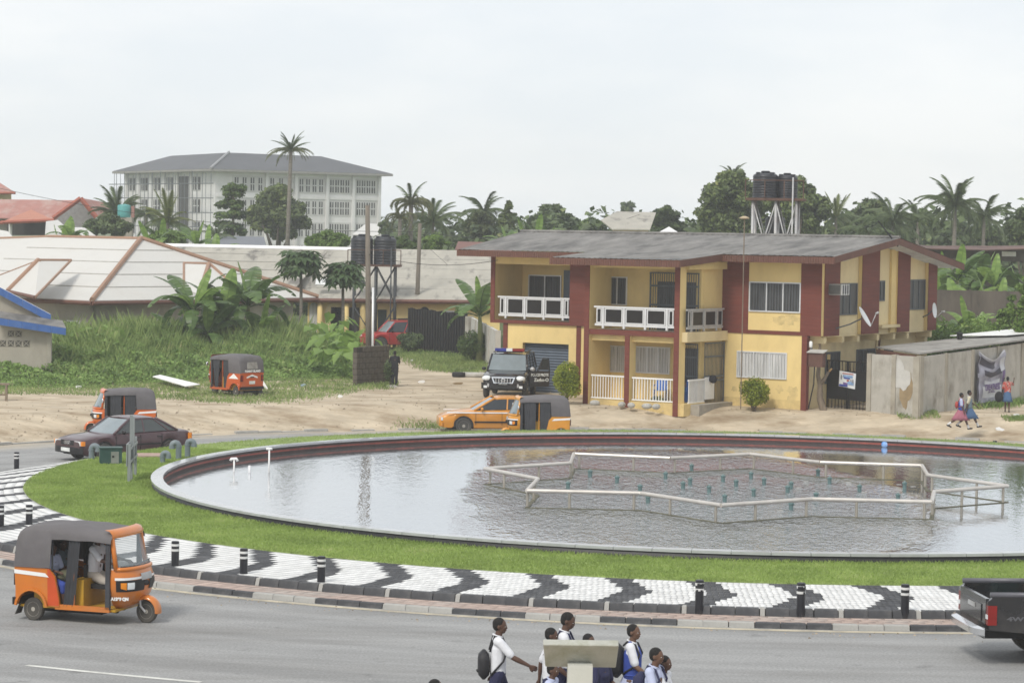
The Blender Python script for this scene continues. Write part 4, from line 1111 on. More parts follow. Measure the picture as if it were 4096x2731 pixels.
class B:                                  # a building whose parts are given as points in the place
    def __init__(s, name, lab, cat, base): s.o = empty(name, lab, cat, base); s.b = np.array(base, float)
    def face(s, name, m_, pts, t=.08, n=(0, 0, -1), ribs=0):
        k = M(); nv = np.array(n, float) * t
        p = rel(pts, s.b)
        k.slab(p, nv); o = k.obj(name, m_, s.o, fix=True); return o
    def cap(s, name, m_, pts, r=.1): return M().tube(rel(pts, s.b), r, 6).obj(name, m_, s.o)
    def wall(s, name, m_, p, q, z0, z1, t=.2):
        p, q = np.array(p, float), np.array(q, float); d = (q - p); d[2] = 0; d /= np.linalg.norm(d); nn = np.array([-d[1], d[0], 0]) * t
        return s.face(name, m_, [(p[0], p[1], z0), (q[0], q[1], z0), (q[0], q[1], z1), (p[0], p[1], z1)], 1, nn)
    def win(s, p, q, f0, f1, z0, z1, panes=2, fm=None, gl=None):
        p, q = np.array(p, float), np.array(q, float); d = (q - p); d[2] = 0; L = np.linalg.norm(d); d /= L; nn = np.array([d[1], -d[0], 0])
        a, b = p + d * L * f0, p + d * L * f1
        def pl(a, b, z0, z1, o0, o1, m_, nm, par):
            k = M(); k.slab(rel([(*(a + nn * o0)[:2], z0), (*(b + nn * o0)[:2], z0), (*(b + nn * o0)[:2], z1), (*(a + nn * o0)[:2], z1)], s.b), nn * (o1 - o0)); return k.obj(nm, m_, par, fix=True)
        w = pl(a, b, z0, z1, .0, .06, fm or m_white, 'window', s.o)
        for i in range(panes):
            x0, x1 = (b - a) * (i + .1) / panes, (b - a) * (i + .9) / panes
            pl(a + x0, a + x1, z0 + .08, z1 - .08, .061, .08, gl or m_glass, 'pane', w)
def lines(bld, p00, p10, p01, p11, n, up=.012):   # faint horizontal joints across a roof plane (from eave p00-p10 to ridge p01-p11)
    for i in range(1, n):
        t = i / n; a = np.array(p00) * (1 - t) + np.array(p01) * t; b = np.array(p10) * (1 - t) + np.array(p11) * t
        bld.cap('sheet_lap', m_mill, [a + [0, 0, up], b + [0, 0, up]], .028)
# white hip roofed bungalow on the left
l_, r_ = np.array([-.777, .629, 0]), np.array([.629, .777, 0])
C0 = D(92, 300, 132); Bq = D(141, 238.3, 142); Aq = Bq + l_ * 7.7; El = C0 + l_ * 13; Er = C0 + r_ * 17
Aq2 = Aq + l_ * 9
hb_ = B('bungalow', 'bungalow with large white hipped roof and brown ridge caps behind the weeds on the left', 'house', (C0[0], C0[1], 0))
hb_.face('roof_plane', m_wroof, [C0, Bq, Aq, El]); hb_.face('roof_plane', m_wroof, [C0, Er, Bq]); hb_.face('roof_plane', m_wroof, [El, Aq, Aq2 + [0, 0, -.35], El + l_ * 9])
lines(hb_, C0, El, Bq, Aq, 5); lines(hb_, C0, Er, Bq, Bq, 5)
hb_.cap('ridge_cap', m_ridge, [C0 + [0, 0, .03], Bq + [0, 0, .03]], .15); hb_.cap('ridge_cap', m_ridge, [Bq + [0, 0, .03], Er + [0, 0, .03]], .15); hb_.cap('ridge_cap', m_ridge, [Bq, Aq], .12); hb_.cap('ridge_cap', m_ridge, [Aq, Aq2 + [0, 0, -.35]], .1)
hb_.cap('eave_fascia', m_fas, [C0 + [0, 0, -.15], El + [0, 0, -.15]], .13); hb_.cap('eave_fascia', m_fas, [C0 + [0, 0, -.15], Er + [0, 0, -.15]], .13)
wi = C0 + (l_ + r_) * .7
hb_.wall('wall', m_gwall, wi, wi + l_ * 20, -.5, 2.85, -.2); hb_.wall('wall', m_gwall, wi, wi + r_ * 15, -.5, 2.85, .2)
for f0, f1 in ((.09, .20), (.30, .34), (.42, .47), (.60, .70)): hb_.win(wi, wi + r_ * 15, f0, f1, 1.35, 2.0, 3)
hb_.win(wi + l_ * 20, wi, .82, .87, 1.2, 1.9, 2); hb_.win(wi + l_ * 20, wi, .90, .95, 1.2, 1.9, 2)
# projecting hips of the same roof
w0 = D(209, 263.3, 136); w1_ = D(199.5, 294, 130.5); w2_ = D(243, 293, 133); w3 = D(184, 262.6, 139); w4 = D(184, 288, 133)
hb_.face('roof_plane', m_wroof, [w1_, w2_, w0]); hb_.face('roof_plane', m_wroof, [w4, w1_, w0, w3])
hb_.cap('ridge_cap', m_ridge, [w0, w1_], .13); hb_.cap('ridge_cap', m_ridge, [w0, w2_], .1); hb_.cap('ridge_cap', m_ridge, [w0, w3], .08); hb_.cap('ridge_cap', m_ridge, [w3, w4], .07)
v0 = D(39, 259.8, 135); v1 = D(8, 291, 133); v2 = D(35, 297, 129); v3 = D(71, 260, 137); v4 = D(-12, 292, 136); v5 = D(-8, 278, 140)
hb_.face('roof_plane', m_wroof, [v1, v2, v3, v0]); hb_.face('roof_plane', m_wroof, [v1, v0, v5, v4])
hb_.cap('ridge_cap', m_ridge, [v0, v1], .16); hb_.cap('ridge_cap', m_ridge, [v0, v3], .09); hb_.cap('ridge_cap', m_ridge, [v3, v2], .07); hb_.cap('ridge_cap', m_ridge, [v0, v5], .05)
hb_.cap('eave_fascia', m_fas, [v1, v2], .1)
# blue trimmed house at the far left
e0 = D(-6, 320, 112); e1_ = D(66, 331, 112)
bh = B('blue_trim_house', 'grey walled house with bright blue fascia boards at the left edge above the weeds', 'house', (e0[0], e0[1], 0))
dd = (e1_ - e0); dd[2] = 0; dd /= np.linalg.norm(dd); bk = np.array([-.27, .963, 0])
bh.wall('wall', m_gwall, e0 + bk * .5, e1_ + bk * .5 - dd * .6, -1, 2.5); bh.wall('wall', m_gwall, e1_ + bk * .5 - dd * .6, e1_ + bk * 6 - dd * .6, -1, 2.4)
def fas(bld, p, q, h, m_, n, nm='fascia'):
    for i in range(n):
        a, b = p + (q - p) * i / n, p + (q - p) * (i + .985) / n
        bld.face(nm, m_, [a, b, b + [0, 0, -h], a + [0, 0, -h]], .05, (-bk))
fas(bh, e0 + [0, 0, .14], e1_ + [0, 0, .14], .30, m_bluef, 5)
bh.face('lean_to_roof', m_roofg, [e0 + [0, 0, .16], e1_ + [0, 0, .16], e1_ + bk * 1.6 + [0, 0, .42], e0 + bk * 1.6 + [0, 0, .42]], .04)
g_a, g_b = D(-6, 286, 113.5), D(51, 316.5, 113.5)
g_b = g_b; g_a = g_a
fas(bh, g_a + [0, 0, .1], g_b + [0, 0, .1], .34, m_bluef, 4, 'gable_fascia')
bh.face('gable_wall', m_gwall, [g_a + bk * .3, g_b + bk * .3, (g_b[0], g_b[1], 2.0) + bk * .3, (g_a[0], g_a[1], 2.0) + bk * .3], .15, bk)
bh.face('gable_roof', m_white, [g_a + [0, 0, .12], g_b + [0, 0, .12], g_b + bk * 5 + [0, 0, .0], g_a + bk * 5 + [0, 0, .0]], .05)
m_vent = mat('dark vent opening', (0.10, 0.095, 0.08), .9); m_vbar = mat('vent block bars', (0.27, 0.255, 0.215), .9)
q0 = e0 + (e1_ - e0) * .30
for (a_, z_) in ((-.17, 2.08), (.17, 2.08), (-.52, 1.66), (-.17, 1.66), (.17, 1.66), (.52, 1.66)):
    c_ = np.array([q0[0], q0[1], z_]) + dd * a_ + bk * .485
    vb_ = bh.face('vent_block', m_vent, [c_ - dd * .13 + [0, 0, -.13], c_ + dd * .13 + [0, 0, -.13], c_ + dd * .13 + [0, 0, .13], c_ - dd * .13 + [0, 0, .13]], .01, (-bk))
    k = M()
    for s_ in (-1, 1): k.tube(rel([c_ - dd * .13 * s_ + [0, 0, -.13] - bk * .02, c_ + dd * .13 * s_ + [0, 0, .13] - bk * .02], bh.b), .022, 4)
    k.obj('cross_bars', m_vbar, vb_)
# long bungalow with beige roof, two wings
def lb(name, lab, pe0, pe1, pr0, pr1, wallx, m_r, zw, white=None):
    b = B(name, lab, 'house', (pe0[0], pe0[1], 0)); b.face('roof_plane', m_r, [pe0, pe1, pr1, pr0])
    lines(b, pe0, pe1, pr0, pr1, 5)
    b.cap('eave_fascia', m_fas, [pe0 + [0, 0, -.12], pe1 + [0, 0, -.12]], .14)
    if white: b.cap('ridge_sheet', m_white, [white[0], white[1]], .2)
    b.face('roof_plane', m_r, [pr0, pr1, pr1 + [0, 8, -2.5], pr0 + [0, 8, -2.5]])
    return b
e_a, e_b, r_a, r_b = D(290, 297.5, 150), D(500, 300, 150), D(312, 247, 160), D(512, 251, 160)
nb1 = lb('bungalow', 'long yellow bungalow with weathered beige roof and arched porch behind the water tower', e_a, e_b, r_a, r_b, 0, m_broof, 0)
wa, wb = e_a + [1.0, .6, 0], e_b + [0, .6, 0]
nb1.wall('wall', m_yel, wa, wb, -.5, 2.75)
m_dkop = mat('dark opening', (0.035, 0.033, 0.03), .8)
def arch(b, p, q, f0, f1, z0, z1, m_, nm, arched=True):
    p, q = np.array(p, float), np.array(q, float); d = (q - p); d[2] = 0; L = np.linalg.norm(d); d /= L; nn = np.array([d[1], -d[0], 0])
    a, w = p + d * L * f0, L * (f1 - f0); h = (w / 2) if arched else 0
    pr = [(0, z0), (w, z0)] + ([(w / 2 + w / 2 * cos(t), z1 - h + h * sin(t)) for t in np.linspace(0, pi, 12)] if arched else [(w, z1), (0, z1)])
    k = M(); k.slab(rel([(*(a + d * x + nn * .02)[:2], z) for x, z in pr], b.b), nn * .05); return k.obj(nm, m_, b.o, fix=True)
f_ = lambda px: (px - 303) / (500 - 303)
arch(nb1, wa, wb, f_(305), f_(313.5), .2, 2.55, m_curt, 'arched_door'); arch(nb1, wa, wb, f_(321), f_(341), -.2, 2.55, m_cream2, 'arched_porch')
for x0, x1 in ((327, 340), (345, 356)): arch(nb1, wa, wb, f_(x0), f_(x1), -.2, 2.3, m_dkop, 'dark_doorway', False)
arch(nb1, wa, wb, f_(375), f_(384), -.2, 2.2, m_glass, 'dark_window', False); arch(nb1, wa, wb, f_(418), f_(428), 1.2, 2.4, m_glass, 'arched_window'); nb1.win(wa, wb, f_(445), f_(462), 1.3, 2.2, 2)
for px in (316, 343, 360): p = wa + (wb - wa) * f_(px); M().cyl(tuple(np.array([p[0], p[1] - .35, -.3]) - nb1.b), tuple(np.array([p[0], p[1] - .35, 2.7]) - nb1.b), .16, 10).obj('porch_column', m_yel, nb1.o, True)
M().box(0, 1.2, 0, .05, 0, .7).obj('translucent_sheet', m_soff, nb1.o, loc=tuple(D(315, 290, 150.4) + np.array([0, .1, .35]) - nb1.b)).rotation_euler = (radians(-62), 0, 0)
e_a, e_b, r_a, r_b = D(232, 284, 150), D(296, 286.5, 150), D(155, 244.2, 160), D(356, 248.4, 160)
e_a = D(150, 282, 150)
nb2 = lb('bungalow', 'beige roofed bungalow wing with white ridge sheet behind the white hipped roof', e_a, e_b, r_a, D(330, 248, 160), 0, m_broof, 0, (D(158, 245.6, 159.6), D(352, 249.6, 159.6)))
nb2.wall('wall', m_yel, e_a + [1, .6, 0], e_b + [-.3, .6, 0], -.5, 3.1)
arch(nb2, e_a + [1, .6, 0], e_b + [-.3, .6, 0], .80, .97, .6, 2.6, m_glass, 'arched_window'); k = M()
for i in range(9):
    p = e_a + (e_b - e_a) * (.81 + .02 * i); k.box(p[0] - .03 - nb2.b[0], p[0] + .03 - nb2.b[0], p[1] + .42 - nb2.b[1], p[1] + .46 - nb2.b[1], .6, 2.5 - abs(i - 4) * .12)
k.obj('window_bars', m_alug, nb2.o)
# red roofed houses far left
rh = B('red_roof_house', 'long house with streaky faded red roof and grey gable at the far left', 'house', tuple(D(40, 222, 225) * [1, 1, 0]))
rh.face('roof_plane', m_pinkr, pts3((-14, 217, 222), (56, 219, 222), (78, 200, 230), (-14, 198.8, 230)))
rh.face('roof_plane', m_pinkr, pts3((80.6, 197.5, 219), (96.5, 216.5, 219), (111, 214, 226), (110, 203, 230), (92, 202, 230)))
rh.face('gable_wall', mat('grey gable', (.27, .26, .255), .9), pts3((57, 227, 221), (95, 227, 221), (95, 217, 221), (80.6, 200, 221), (57, 216, 221)), .2, (0, 1, 0))
rh.cap('gable_trim', m_redr, pts3((53, 218, 219), (80.6, 198, 219)), .22); rh.cap('gable_trim', m_redr, pts3((96.5, 217, 219), (80.6, 198, 219)), .22)
rh.face('wall', m_gwall, pts3((-14, 232, 224), (60, 232, 224), (60, 218, 224), (-14, 217, 224)), .2, (0, 1, 0))
rp = B('porch_house', 'small porch with coral red hipped roof in front of the faded red roof', 'house', tuple(D(30, 230, 205) * [1, 1, 0]))
rp.face('roof_plane', mat('coral roof', (.42, .175, .115), .7, var=.1, stretch=(4, 1, 1), scale=2), pts3((3, 221, 203), (53, 219, 203), (31, 209.2, 208))); rp.cap('eave_trim', m_redr, pts3((1, 222, 203), (54, 220, 203)), .16)
rp.face('wall', m_dkop, pts3((7, 235, 206), (48, 235, 206), (48, 220, 206), (7, 221, 206)), .2, (0, 1, 0)); rp.cap('pillar', m_white, pts3((10.5, 236, 204), (10.5, 221, 204)), .15)
rp.cap('eave_trim', m_redr, pts3((-12, 223, 200), (3, 222.5, 200)), .14)
ru = B('red_roof_tower', 'upper storey with pale red roof at the far left edge of the sky', 'house', tuple(D(0, 222, 240) * [1, 1, 0]))
ru.face('roof_plane', m_pinkr, pts3((-20, 192, 238), (15, 192, 238), (0, 182.5, 244), (-20, 178, 248))); ru.cap('eave_trim', m_redr, pts3((-20, 193.3, 238), (15.5, 192.6, 238)), .14); ru.face('wall', m_cream2, pts3((-20, 200, 239.5), (11, 200, 239.5), (11, 192.5, 239.5), (-20, 193, 239.5)), .2, (0, 1, 0))
# small roofs between trees
def hut(name, lab, roof, m_r, wall=None, m_w=None, cat='house'):
    b = B(name, lab, cat, tuple(D(roof[0][0][0], 230, roof[0][0][2]) * [1, 1, 0]))
    for f in roof: b.face('roof_plane', m_r, pts3(*f))
    if wall: b.face('wall', m_w or m_gwall, pts3(*wall), .2, (0, 1, 0))
    return b
hut('shed', 'white sheet roofed shed between the grey gable and the white hipped roof', [[(45, 234, 170), (62, 236, 170), (66, 227, 175), (58, 219.5, 178), (46, 221, 176)], [(62, 236, 170), (98, 237, 172), (85, 227.5, 178), (64, 227, 178)]], m_wroof, cat='shed')
hut('shed', 'white roof corner with green edge at the left border of the photo', [[(-8, 240, 160), (15, 239, 160), (8, 231, 163), (-8, 228, 165)]], m_wroof, cat='shed')
hut('house', 'house with slate grey roof behind the white ridge sheet', [[(209, 245, 185), (267, 247, 185), (264, 236.5, 192), (214, 235, 192)]], m_greyr, [(209, 250, 186), (267, 250, 186), (267, 246, 186), (209, 245, 186)])
hut('house', 'pale white roofed house in front of the tall hospital block, right of the pole', [[(352, 234, 250), (382, 236, 250), (378, 223.5, 257), (366, 223, 257)]], m_wroof)
hut('house', 'red brown roof strip left of the main house roof behind the gate', [[(455, 249, 170), (512, 251, 170), (512, 242.5, 176), (458, 241, 176)]], mat('red brown roof', (.17, .08, .065), .8, var=.15))
hut('house', 'house with weathered beige gable roof behind the main house roof ridge', [[(601, 219.5, 172), (612, 228.5, 168), (650, 229, 168), (656, 212, 178), (617, 211, 178)]], m_broof, [(612, 236, 169), (648, 236, 169), (648, 228, 169), (613, 228, 169)], m_yel)
hut('hut', 'small bright white hipped roof just above the main house roof ridge', [[(652, 235.5, 150), (684, 235.5, 150), (669, 226.3, 154)]], m_white)
hut('house', 'twin white domed roofs behind the coconut palms on the right', [[(911, 243, 215), (930, 243, 215), (928, 232, 220), (922, 227.5, 222), (914, 233, 219)], [(929, 243, 216), (953, 244, 216), (948, 233, 221), (937, 227, 222), (930, 233, 220)]], m_white)
hut('house', 'low white roof right of the coconut palms', [[(984, 243, 210), (1010, 244, 210), (1000, 236, 214), (988, 233.5, 214)]], m_white)
ls = B('long_shed', 'long low shed with thin rusty roof on the right above the banana plants', 'shed', tuple(D(960, 250, 152) * [1, 1, 0]))
m_rr = mat('rusty roof sheet', (0.13, 0.075, 0.06), .85, var=.4, scale=.8, dirt=(.03, .03, .03), damt=.8, dscale=.5)
ls.face('roof', m_rr, pts3((893, 247, 146), (985, 249.5, 150), (1030, 248, 152), (1030, 244.8, 158), (960, 246, 158), (898, 244, 152)), .06)
ls.face('wall', m_old, pts3((896, 256, 151), (1030, 262, 154), (1030, 249, 154), (896, 247, 151)), .2, (0, 1, 0)); ls.face('white_panel', m_white, pts3((1002, 256, 152.5), (1016, 256, 152.5), (1016, 251.5, 152.5), (1002, 251, 152.5)), .05, (0, 1, 0))
# tall hospital-like block
th = math.atan2(.525, .85)
hr = np.array([cos(th), sin(th), 0]); hl = np.array([-sin(th), cos(th), 0])
hc = D(213.5, 168.6, 385); zE = hc[2]
HB = empty('hospital_block', 'large pale unfinished four storey block with charcoal hipped roof on the horizon', 'building', (hc[0], hc[1], 0), th)
LR, LL = 29.5, 36.0
M().box(0.6, LR - .6, 0.6, LL - .6, -2, zE - .3).obj('wall', m_haz, HB)
k = M(); ov = .9; rz_ = zE + 2.7
k.add([(-ov, -ov, zE), (LR + ov, -ov, zE), (LR + ov, LL + ov, zE), (-ov, LL + ov, zE), (LR * .18, LR * .2, rz_), (LR * .72, LR * .2, rz_ - .1), (LR * .2, LL - 7.0, rz_ - .1)],
      [(0, 1, 5, 4), (1, 2, 6, 5), (0, 4, 6, 3), (4, 5, 6), (2, 3, 6)])
k.obj('roof', m_hroof, HB, fix=True)
M().tube([(-ov, -ov, zE + .1), (LR * .18, LR * .2, rz_ + .1)], .2, 6).obj('hip_cap', mat('grey hip cap', (.30, .30, .31), .7), HB)
M().box(-ov, LR + ov, -ov, LL + ov, zE - .35, zE - .02).obj('eave', mat('grey eave', (.25, .24, .22), .9), HB)
st_h = 3.42
m_hfr = mat('pale window bars', (0.60, 0.60, 0.58), .8); m_rec = mat('recessed bay wall', (0.52, 0.51, 0.49), .9, var=.1, scale=.3)
wmk = M(); wmk.box(0, 1.0, -.03, 0, 0, 1.95); wme = wmk.mesh('window', m_dkop)
wf = M(); wf.box(.42, .58, -.08, -.031, 0, 1.95); wf.box(0, 1.0, -.08, -.031, .92, 1.06); wfe = wf.mesh('window_bars', m_hfr)
bays = [(4.2, 9.6, 3), (9.6 + 1.2, 15.0, 4), (16.2, 20.5, 3), (22.0 - .6, 25, 0)]
xb = [(3.6, 8.6), (9.6, 13.6), (14.6, 19.0), (19.9, 23.6), (24.6, 28.2)]
for i, (x0, x1) in enumerate(xb):
    for stt in range(4):
        z = zE - 1.15 - 1.95 - stt * st_h
        o = M().box(x0 - .25, x1 + .25, .56, .598, z - .3, z + 2.2).obj('window_bay', m_rec, HB)
        nn = 4 if i != 1 else 3
        for j in range(nn):
            x = x0 + (x1 - x0 - 1.0) * j / (nn - 1)
            w = link('window', wme, o, (x + .2, .555, z)); w.scale = (.62, 1, 1)
            w = link('window_bars', wfe, o, (x + .2, .553, z)); w.scale = (.62, 1, 1)
    M().box(x1 + .3, x1 + .75, .2, .597, -1, zE - .4).obj('pilaster', m_haz, HB)
M().box(.9, LR - .7, .45, .597, zE - 4.2, zE - 3.75).obj('band', m_haz, HB)
for i in range(6):                          # bays of the left wing, facing -x
    y0 = 6.2 + i * 5.0
    for stt in range(4):
        z = zE - 1.15 - 1.95 - stt * st_h
        if i == 1:
            if stt == 0: M().box(.57, .598, y0 - 1, y0 + 2.8, 0, zE - 1).obj('dark_bay', m_dkop, HB)
            continue
        o = M().box(.56, .598, y0 - .4, y0 + 2.4, z - .2, z + 2.1).obj('window_bay', m_rec, HB)
        for j in range(2):
            w = link('window', wme, o, (.555, y0 + 1.0 + j * 1.2, z), -pi / 2); w = link('window_bars', wfe, o, (.553, y0 + 1.0 + j * 1.2, z), -pi / 2)
        M().box(.55, .599, y0 - .35, y0 + .2, z, z + 1.95).obj('dark_recess', m_dkop, o)
    M().box(.3, .597, y0 + 2.6, y0 + 3.3, -1, zE - .4).obj('pilaster', m_haz, HB)
sf = empty('scaffolding', 'pole scaffolding covering the left wing of the tall block', 'scaffolding', (hc[0], hc[1], 0), th)
k = M()
for i in range(25): k.tube([(-.9, -1 + i * 1.55, -1), (-.9 + R.uniform(-.15, .15), -1 + i * 1.55 + R.uniform(-.2, .2), zE - R.uniform(.1, .8))], .055, 4)
k.obj('standards', m_bar, sf)
k = M()
for i in range(6): k.tube([(-.95, -2, zE - 2.2 - i * 2.2), (-.95, 38, zE - 2.1 - i * 2.2)], .07, 4)
k.obj('ledgers', m_bar, sf)
tt = D(124, 217, 192.5)
tk = M().lathe([(.48, 0), (.5, .05), (.5, .85), (.46, .92), (.1, 1.0)], 16).obj('water_tank', mat('teal plastic tank', (.09, .33, .32), .5, var=.1), None, smooth=40, loc=tuple(tt)); tag(tk, 'teal plastic water tank above the dark bush, in front of the scaffolding', 'water tank')
ts = empty('tank_stand', 'reddish block tower under and beside the teal water tank', 'tower', (tt[0], tt[1], 0)); M().box(-.6, .65, -.4, .5, -1, tt[2] - .01).obj('column', m_gwall, ts); M().box(.52, .75, .0, .3, tt[2] - .005, tt[2] + .85).obj('pier', m_pinkr, ts)
# ================================================================== vegetation
def leafcloud(name, blobs, n, size, m_, flat=0.35, shell=0.5, asp=0.5, seed=1, jmax=.08):
    g = np.random.default_rng(seed)
    b = np.array(blobs, float); vol = (b[:, 3] * b[:, 4] * b[:, 5]) ** .7; vol /= vol.sum()
    idx = g.choice(len(b), n, p=vol)
    d = g.normal(size=(n, 3)); d /= np.linalg.norm(d, axis=1)[:, None]
    r = (shell + (1 - shell) * g.random(n) ** .6)[:, None] * (1 + np.clip(g.normal(0, .13, (n, 1)), -.35, jmax))
    c = b[idx, :3] + d * r * b[idx, 3:6]
    nr_ = d * .8 + g.normal(0, .55, (n, 3)); nr_[:, 2] += flat; nr_ /= np.linalg.norm(nr_, axis=1)[:, None]
    t = np.cross(nr_, g.normal(size=(n, 3))); t /= np.linalg.norm(t, axis=1)[:, None]
    s_ = np.cross(nr_, t); L = (size * g.uniform(.6, 1.35, n))[:, None]
    V = np.empty((n, 4, 3)); V[:, 0] = c - t * L * .5; V[:, 1] = c + s_ * L * asp * .5 + t * L * .05; V[:, 2] = c + t * L * .5 - nr_ * L * .12; V[:, 3] = c - s_ * L * asp * .5 + t * L * .05
    return fast(name, V.reshape(-1, 3), np.arange(4 * n).reshape(n, 4), m_)
m_bark = mat('grey brown bark', (0.13, 0.105, 0.08), .95, var=.3, scale=5, stretch=(1, 1, .3), bump=.5)
m_barkp = mat('pale palm trunk', (0.16, 0.145, 0.12), .95, var=.25, scale=4, stretch=(.5, .5, 3), bump=.4)
LM = dict(
    mango=leafmat('mango leaves', (0.034, 0.055, 0.02), (0.17, 0.22, 0.065), (0.32, 0.32, 0.10), scale=.5, trans=.25),
    dark=leafmat('dark evergreen leaves', (0.032, 0.054, 0.024), (0.14, 0.19, 0.07), (0.24, 0.26, 0.10), scale=.5, trans=.25),
    mid=leafmat('mid green leaves', (0.032, 0.062, 0.018), (0.15, 0.225, 0.06), (0.25, 0.30, 0.09), scale=.6, trans=.3),
    bright=leafmat('bright bush leaves', (0.055, 0.105, 0.02), (0.21, 0.32, 0.07), (0.32, 0.38, 0.10), scale=.6),
    topi=leafmat('yellow green hedge leaves', (0.14, 0.19, 0.02), (0.42, 0.47, 0.05), (0.58, 0.57, 0.08), scale=1.2, trans=.5),
    olive=leafmat('olive leaves', (0.04, 0.06, 0.024), (0.16, 0.19, 0.075), scale=.5),
    weed=leafmat('weed leaves', (0.075, 0.13, 0.03), (0.27, 0.41, 0.11), (0.40, 0.42, 0.19), scale=.8),
    tall=leafmat('tall grass', (0.10, 0.16, 0.04), (0.32, 0.41, 0.14), (0.48, 0.45, 0.24), scale=.7),
    frond=leafmat('palm frond', (0.045, 0.07, 0.03), (0.14, 0.185, 0.075), (0.22, 0.23, 0.10), trans=.2, scale=.3),
    frondy=leafmat('young palm frond', (0.07, 0.095, 0.025), (0.20, 0.23, 0.06), trans=.25, scale=.3),
    frondd=leafmat('dry drooping frond', (0.06, 0.075, 0.03), (0.20, 0.21, 0.10), (0.32, 0.30, 0.18), trans=.2, scale=.6),
    banana=leafmat('banana leaf', (0.045, 0.085, 0.022), (0.125, 0.205, 0.058), trans=.35, rough=.4, scale=.8),
    bananay=leafmat('light banana leaf', (0.11, 0.19, 0.04), (0.28, 0.42, 0.10), trans=.45, rough=.4, scale=.8),
    papaya=leafmat('papaya leaf', (0.028, 0.058, 0.02), (0.085, 0.14, 0.05), trans=.25, rough=.5, scale=1.5))
def trunk(par, h, r, limbs=5, spread=2.0, seed=1, m_=None, top=.45):
    g = random.Random(seed); k = M()
    k.tube([(0, 0, -.3), (g.uniform(-.1, .1), g.uniform(-.1, .1), h * .3), (g.uniform(-.2, .2), 0, h * top)], [r * 1.25, r, r * .8], 8)
    for i in range(limbs):
        a = 2 * pi * i / limbs + g.uniform(-.4, .4); q = (spread * cos(a) * .55, spread * sin(a) * .55, h * (top + .22)); e = (spread * cos(a), spread * sin(a), h * g.uniform(.8, .95))
        k.tube([(0, 0, h * top - .2), q, e], [r * .6, r * .38, r * .1], 6)
    return k.obj('trunk', m_ or m_bark, par, True)
def tree(lab, xl, xr, yt, yb, d, lm, n=6000, size=.34, seed=1, group=None, nb=15, cat='tree', name='broadleaf_tree', zb=None, flat=.3):
    c = D((xl + xr) / 2, yt, d); cb = D((xl + xr) / 2, yb, d); w = (xr - xl) * d / FPX; z1 = c[2]; z0 = cb[2] if zb is None else zb
    o = empty(name, lab, cat, (c[0], c[1], 0), 0, group)
    g = random.Random(seed); H_ = z1 - z0; bl = []
    for i in range(int(nb * 2.6)):
        a = g.uniform(0, 2 * pi); f = g.random() ** .4; hz = g.random() ** .85
        prof = sqrt(max(.12, 1 - (2 * hz - .85) ** 2))
        rr_ = w * g.uniform(.06, .15)
        x = cos(a) * f * max(.02, w / 2 * prof - rr_ * .6); y = sin(a) * f * w / 2 * .75
        rz_ = min(rr_ * g.uniform(.6, .95), H_ * .3)
        bl.append((x, y, z0 + rz_ * .8 + hz * max(.02, (H_ - 1.9 * rz_)), rr_, rr_, rz_))
    for i in range(4): bl.append((g.uniform(-.2, .2) * w, g.uniform(-.2, .2) * w, z0 + H_ * g.uniform(.25, .6), w * .2, w * .2, H_ * .2))
    n = int(n * 1.25)
    link('crown', leafcloud('crown', bl, n, size, LM[lm], seed=seed, flat=flat), o)
    trunk(o, max(1.5, z0 + H_ * .6), max(.08, .05 * w), 5, w * .3, seed)
    return o
# palms: fronds are individual parts
def frondmesh(L, droop, leaf, n=42, m_='frond', up=.0, hang=.5, w=.05):
    V, F = [], []; g = np.random.default_rng(int(L * 100 + droop * 10)); pts = []
    for i in range(n + 1):
        t = i / n; a = up - droop * t ** 1.4
        if i == 0: p = np.zeros(3)
        else: p = pts[-1] + np.array([cos(a), 0, sin(a)]) * L / n
        pts.append(p)
    for i in range(2, n + 1):
        t = i / n; l_ = leaf * (sin(pi * min(1, t * .9 + .12)) ** .6 + .1) * g.uniform(.85, 1.1)
        for s in (-1, 1):
            tip = pts[i] + np.array([l_ * .45, s * l_ * (.75 - hang * .35), -l_ * hang * g.uniform(.6, 1.1)])
            b = len(V); V += [pts[i] + [-w, 0, 0], pts[i] + [w, 0, 0], tip]; F.append((b, b + 1, b + 2))
    me = M(); me.v = [tuple(v) for v in V]; me.f = F; me.m = [0] * len(F)
    me.tube([tuple(p) for p in pts[::3]], [.05 * (1 - .8 * i / len(pts[::3])) for i in range(len(pts[::3]))], 4)
    return me.mesh('frond', LM[m_])
FR = {}
def fr(kind):
    if kind in FR: return FR[kind]
    FR[kind] = {'up': lambda: frondmesh(3.6, 1.1, .85, m_='frond', up=0, hang=.75), 'mid': lambda: frondmesh(4.0, 1.55, .9, up=0, hang=.95), 'low': lambda: frondmesh(3.9, 1.9, .9, up=0, hang=1.1),
                'yup': lambda: frondmesh(3.6, .45, .7, m_='frondy', hang=.35), 'ymid': lambda: frondmesh(3.8, 1.2, .8, m_='frondy', hang=.7),
                'oil': lambda: frondmesh(2.3, 1.35, .28, n=26, m_='frondd', hang=.9, w=.03), 'oilup': lambda: frondmesh(1.7, .7, .25, n=22, hang=.6, w=.03),
                'weep': lambda: frondmesh(3.4, 2.6, .55, m_='frondd', hang=1.1)}[kind]()
    return FR[kind]
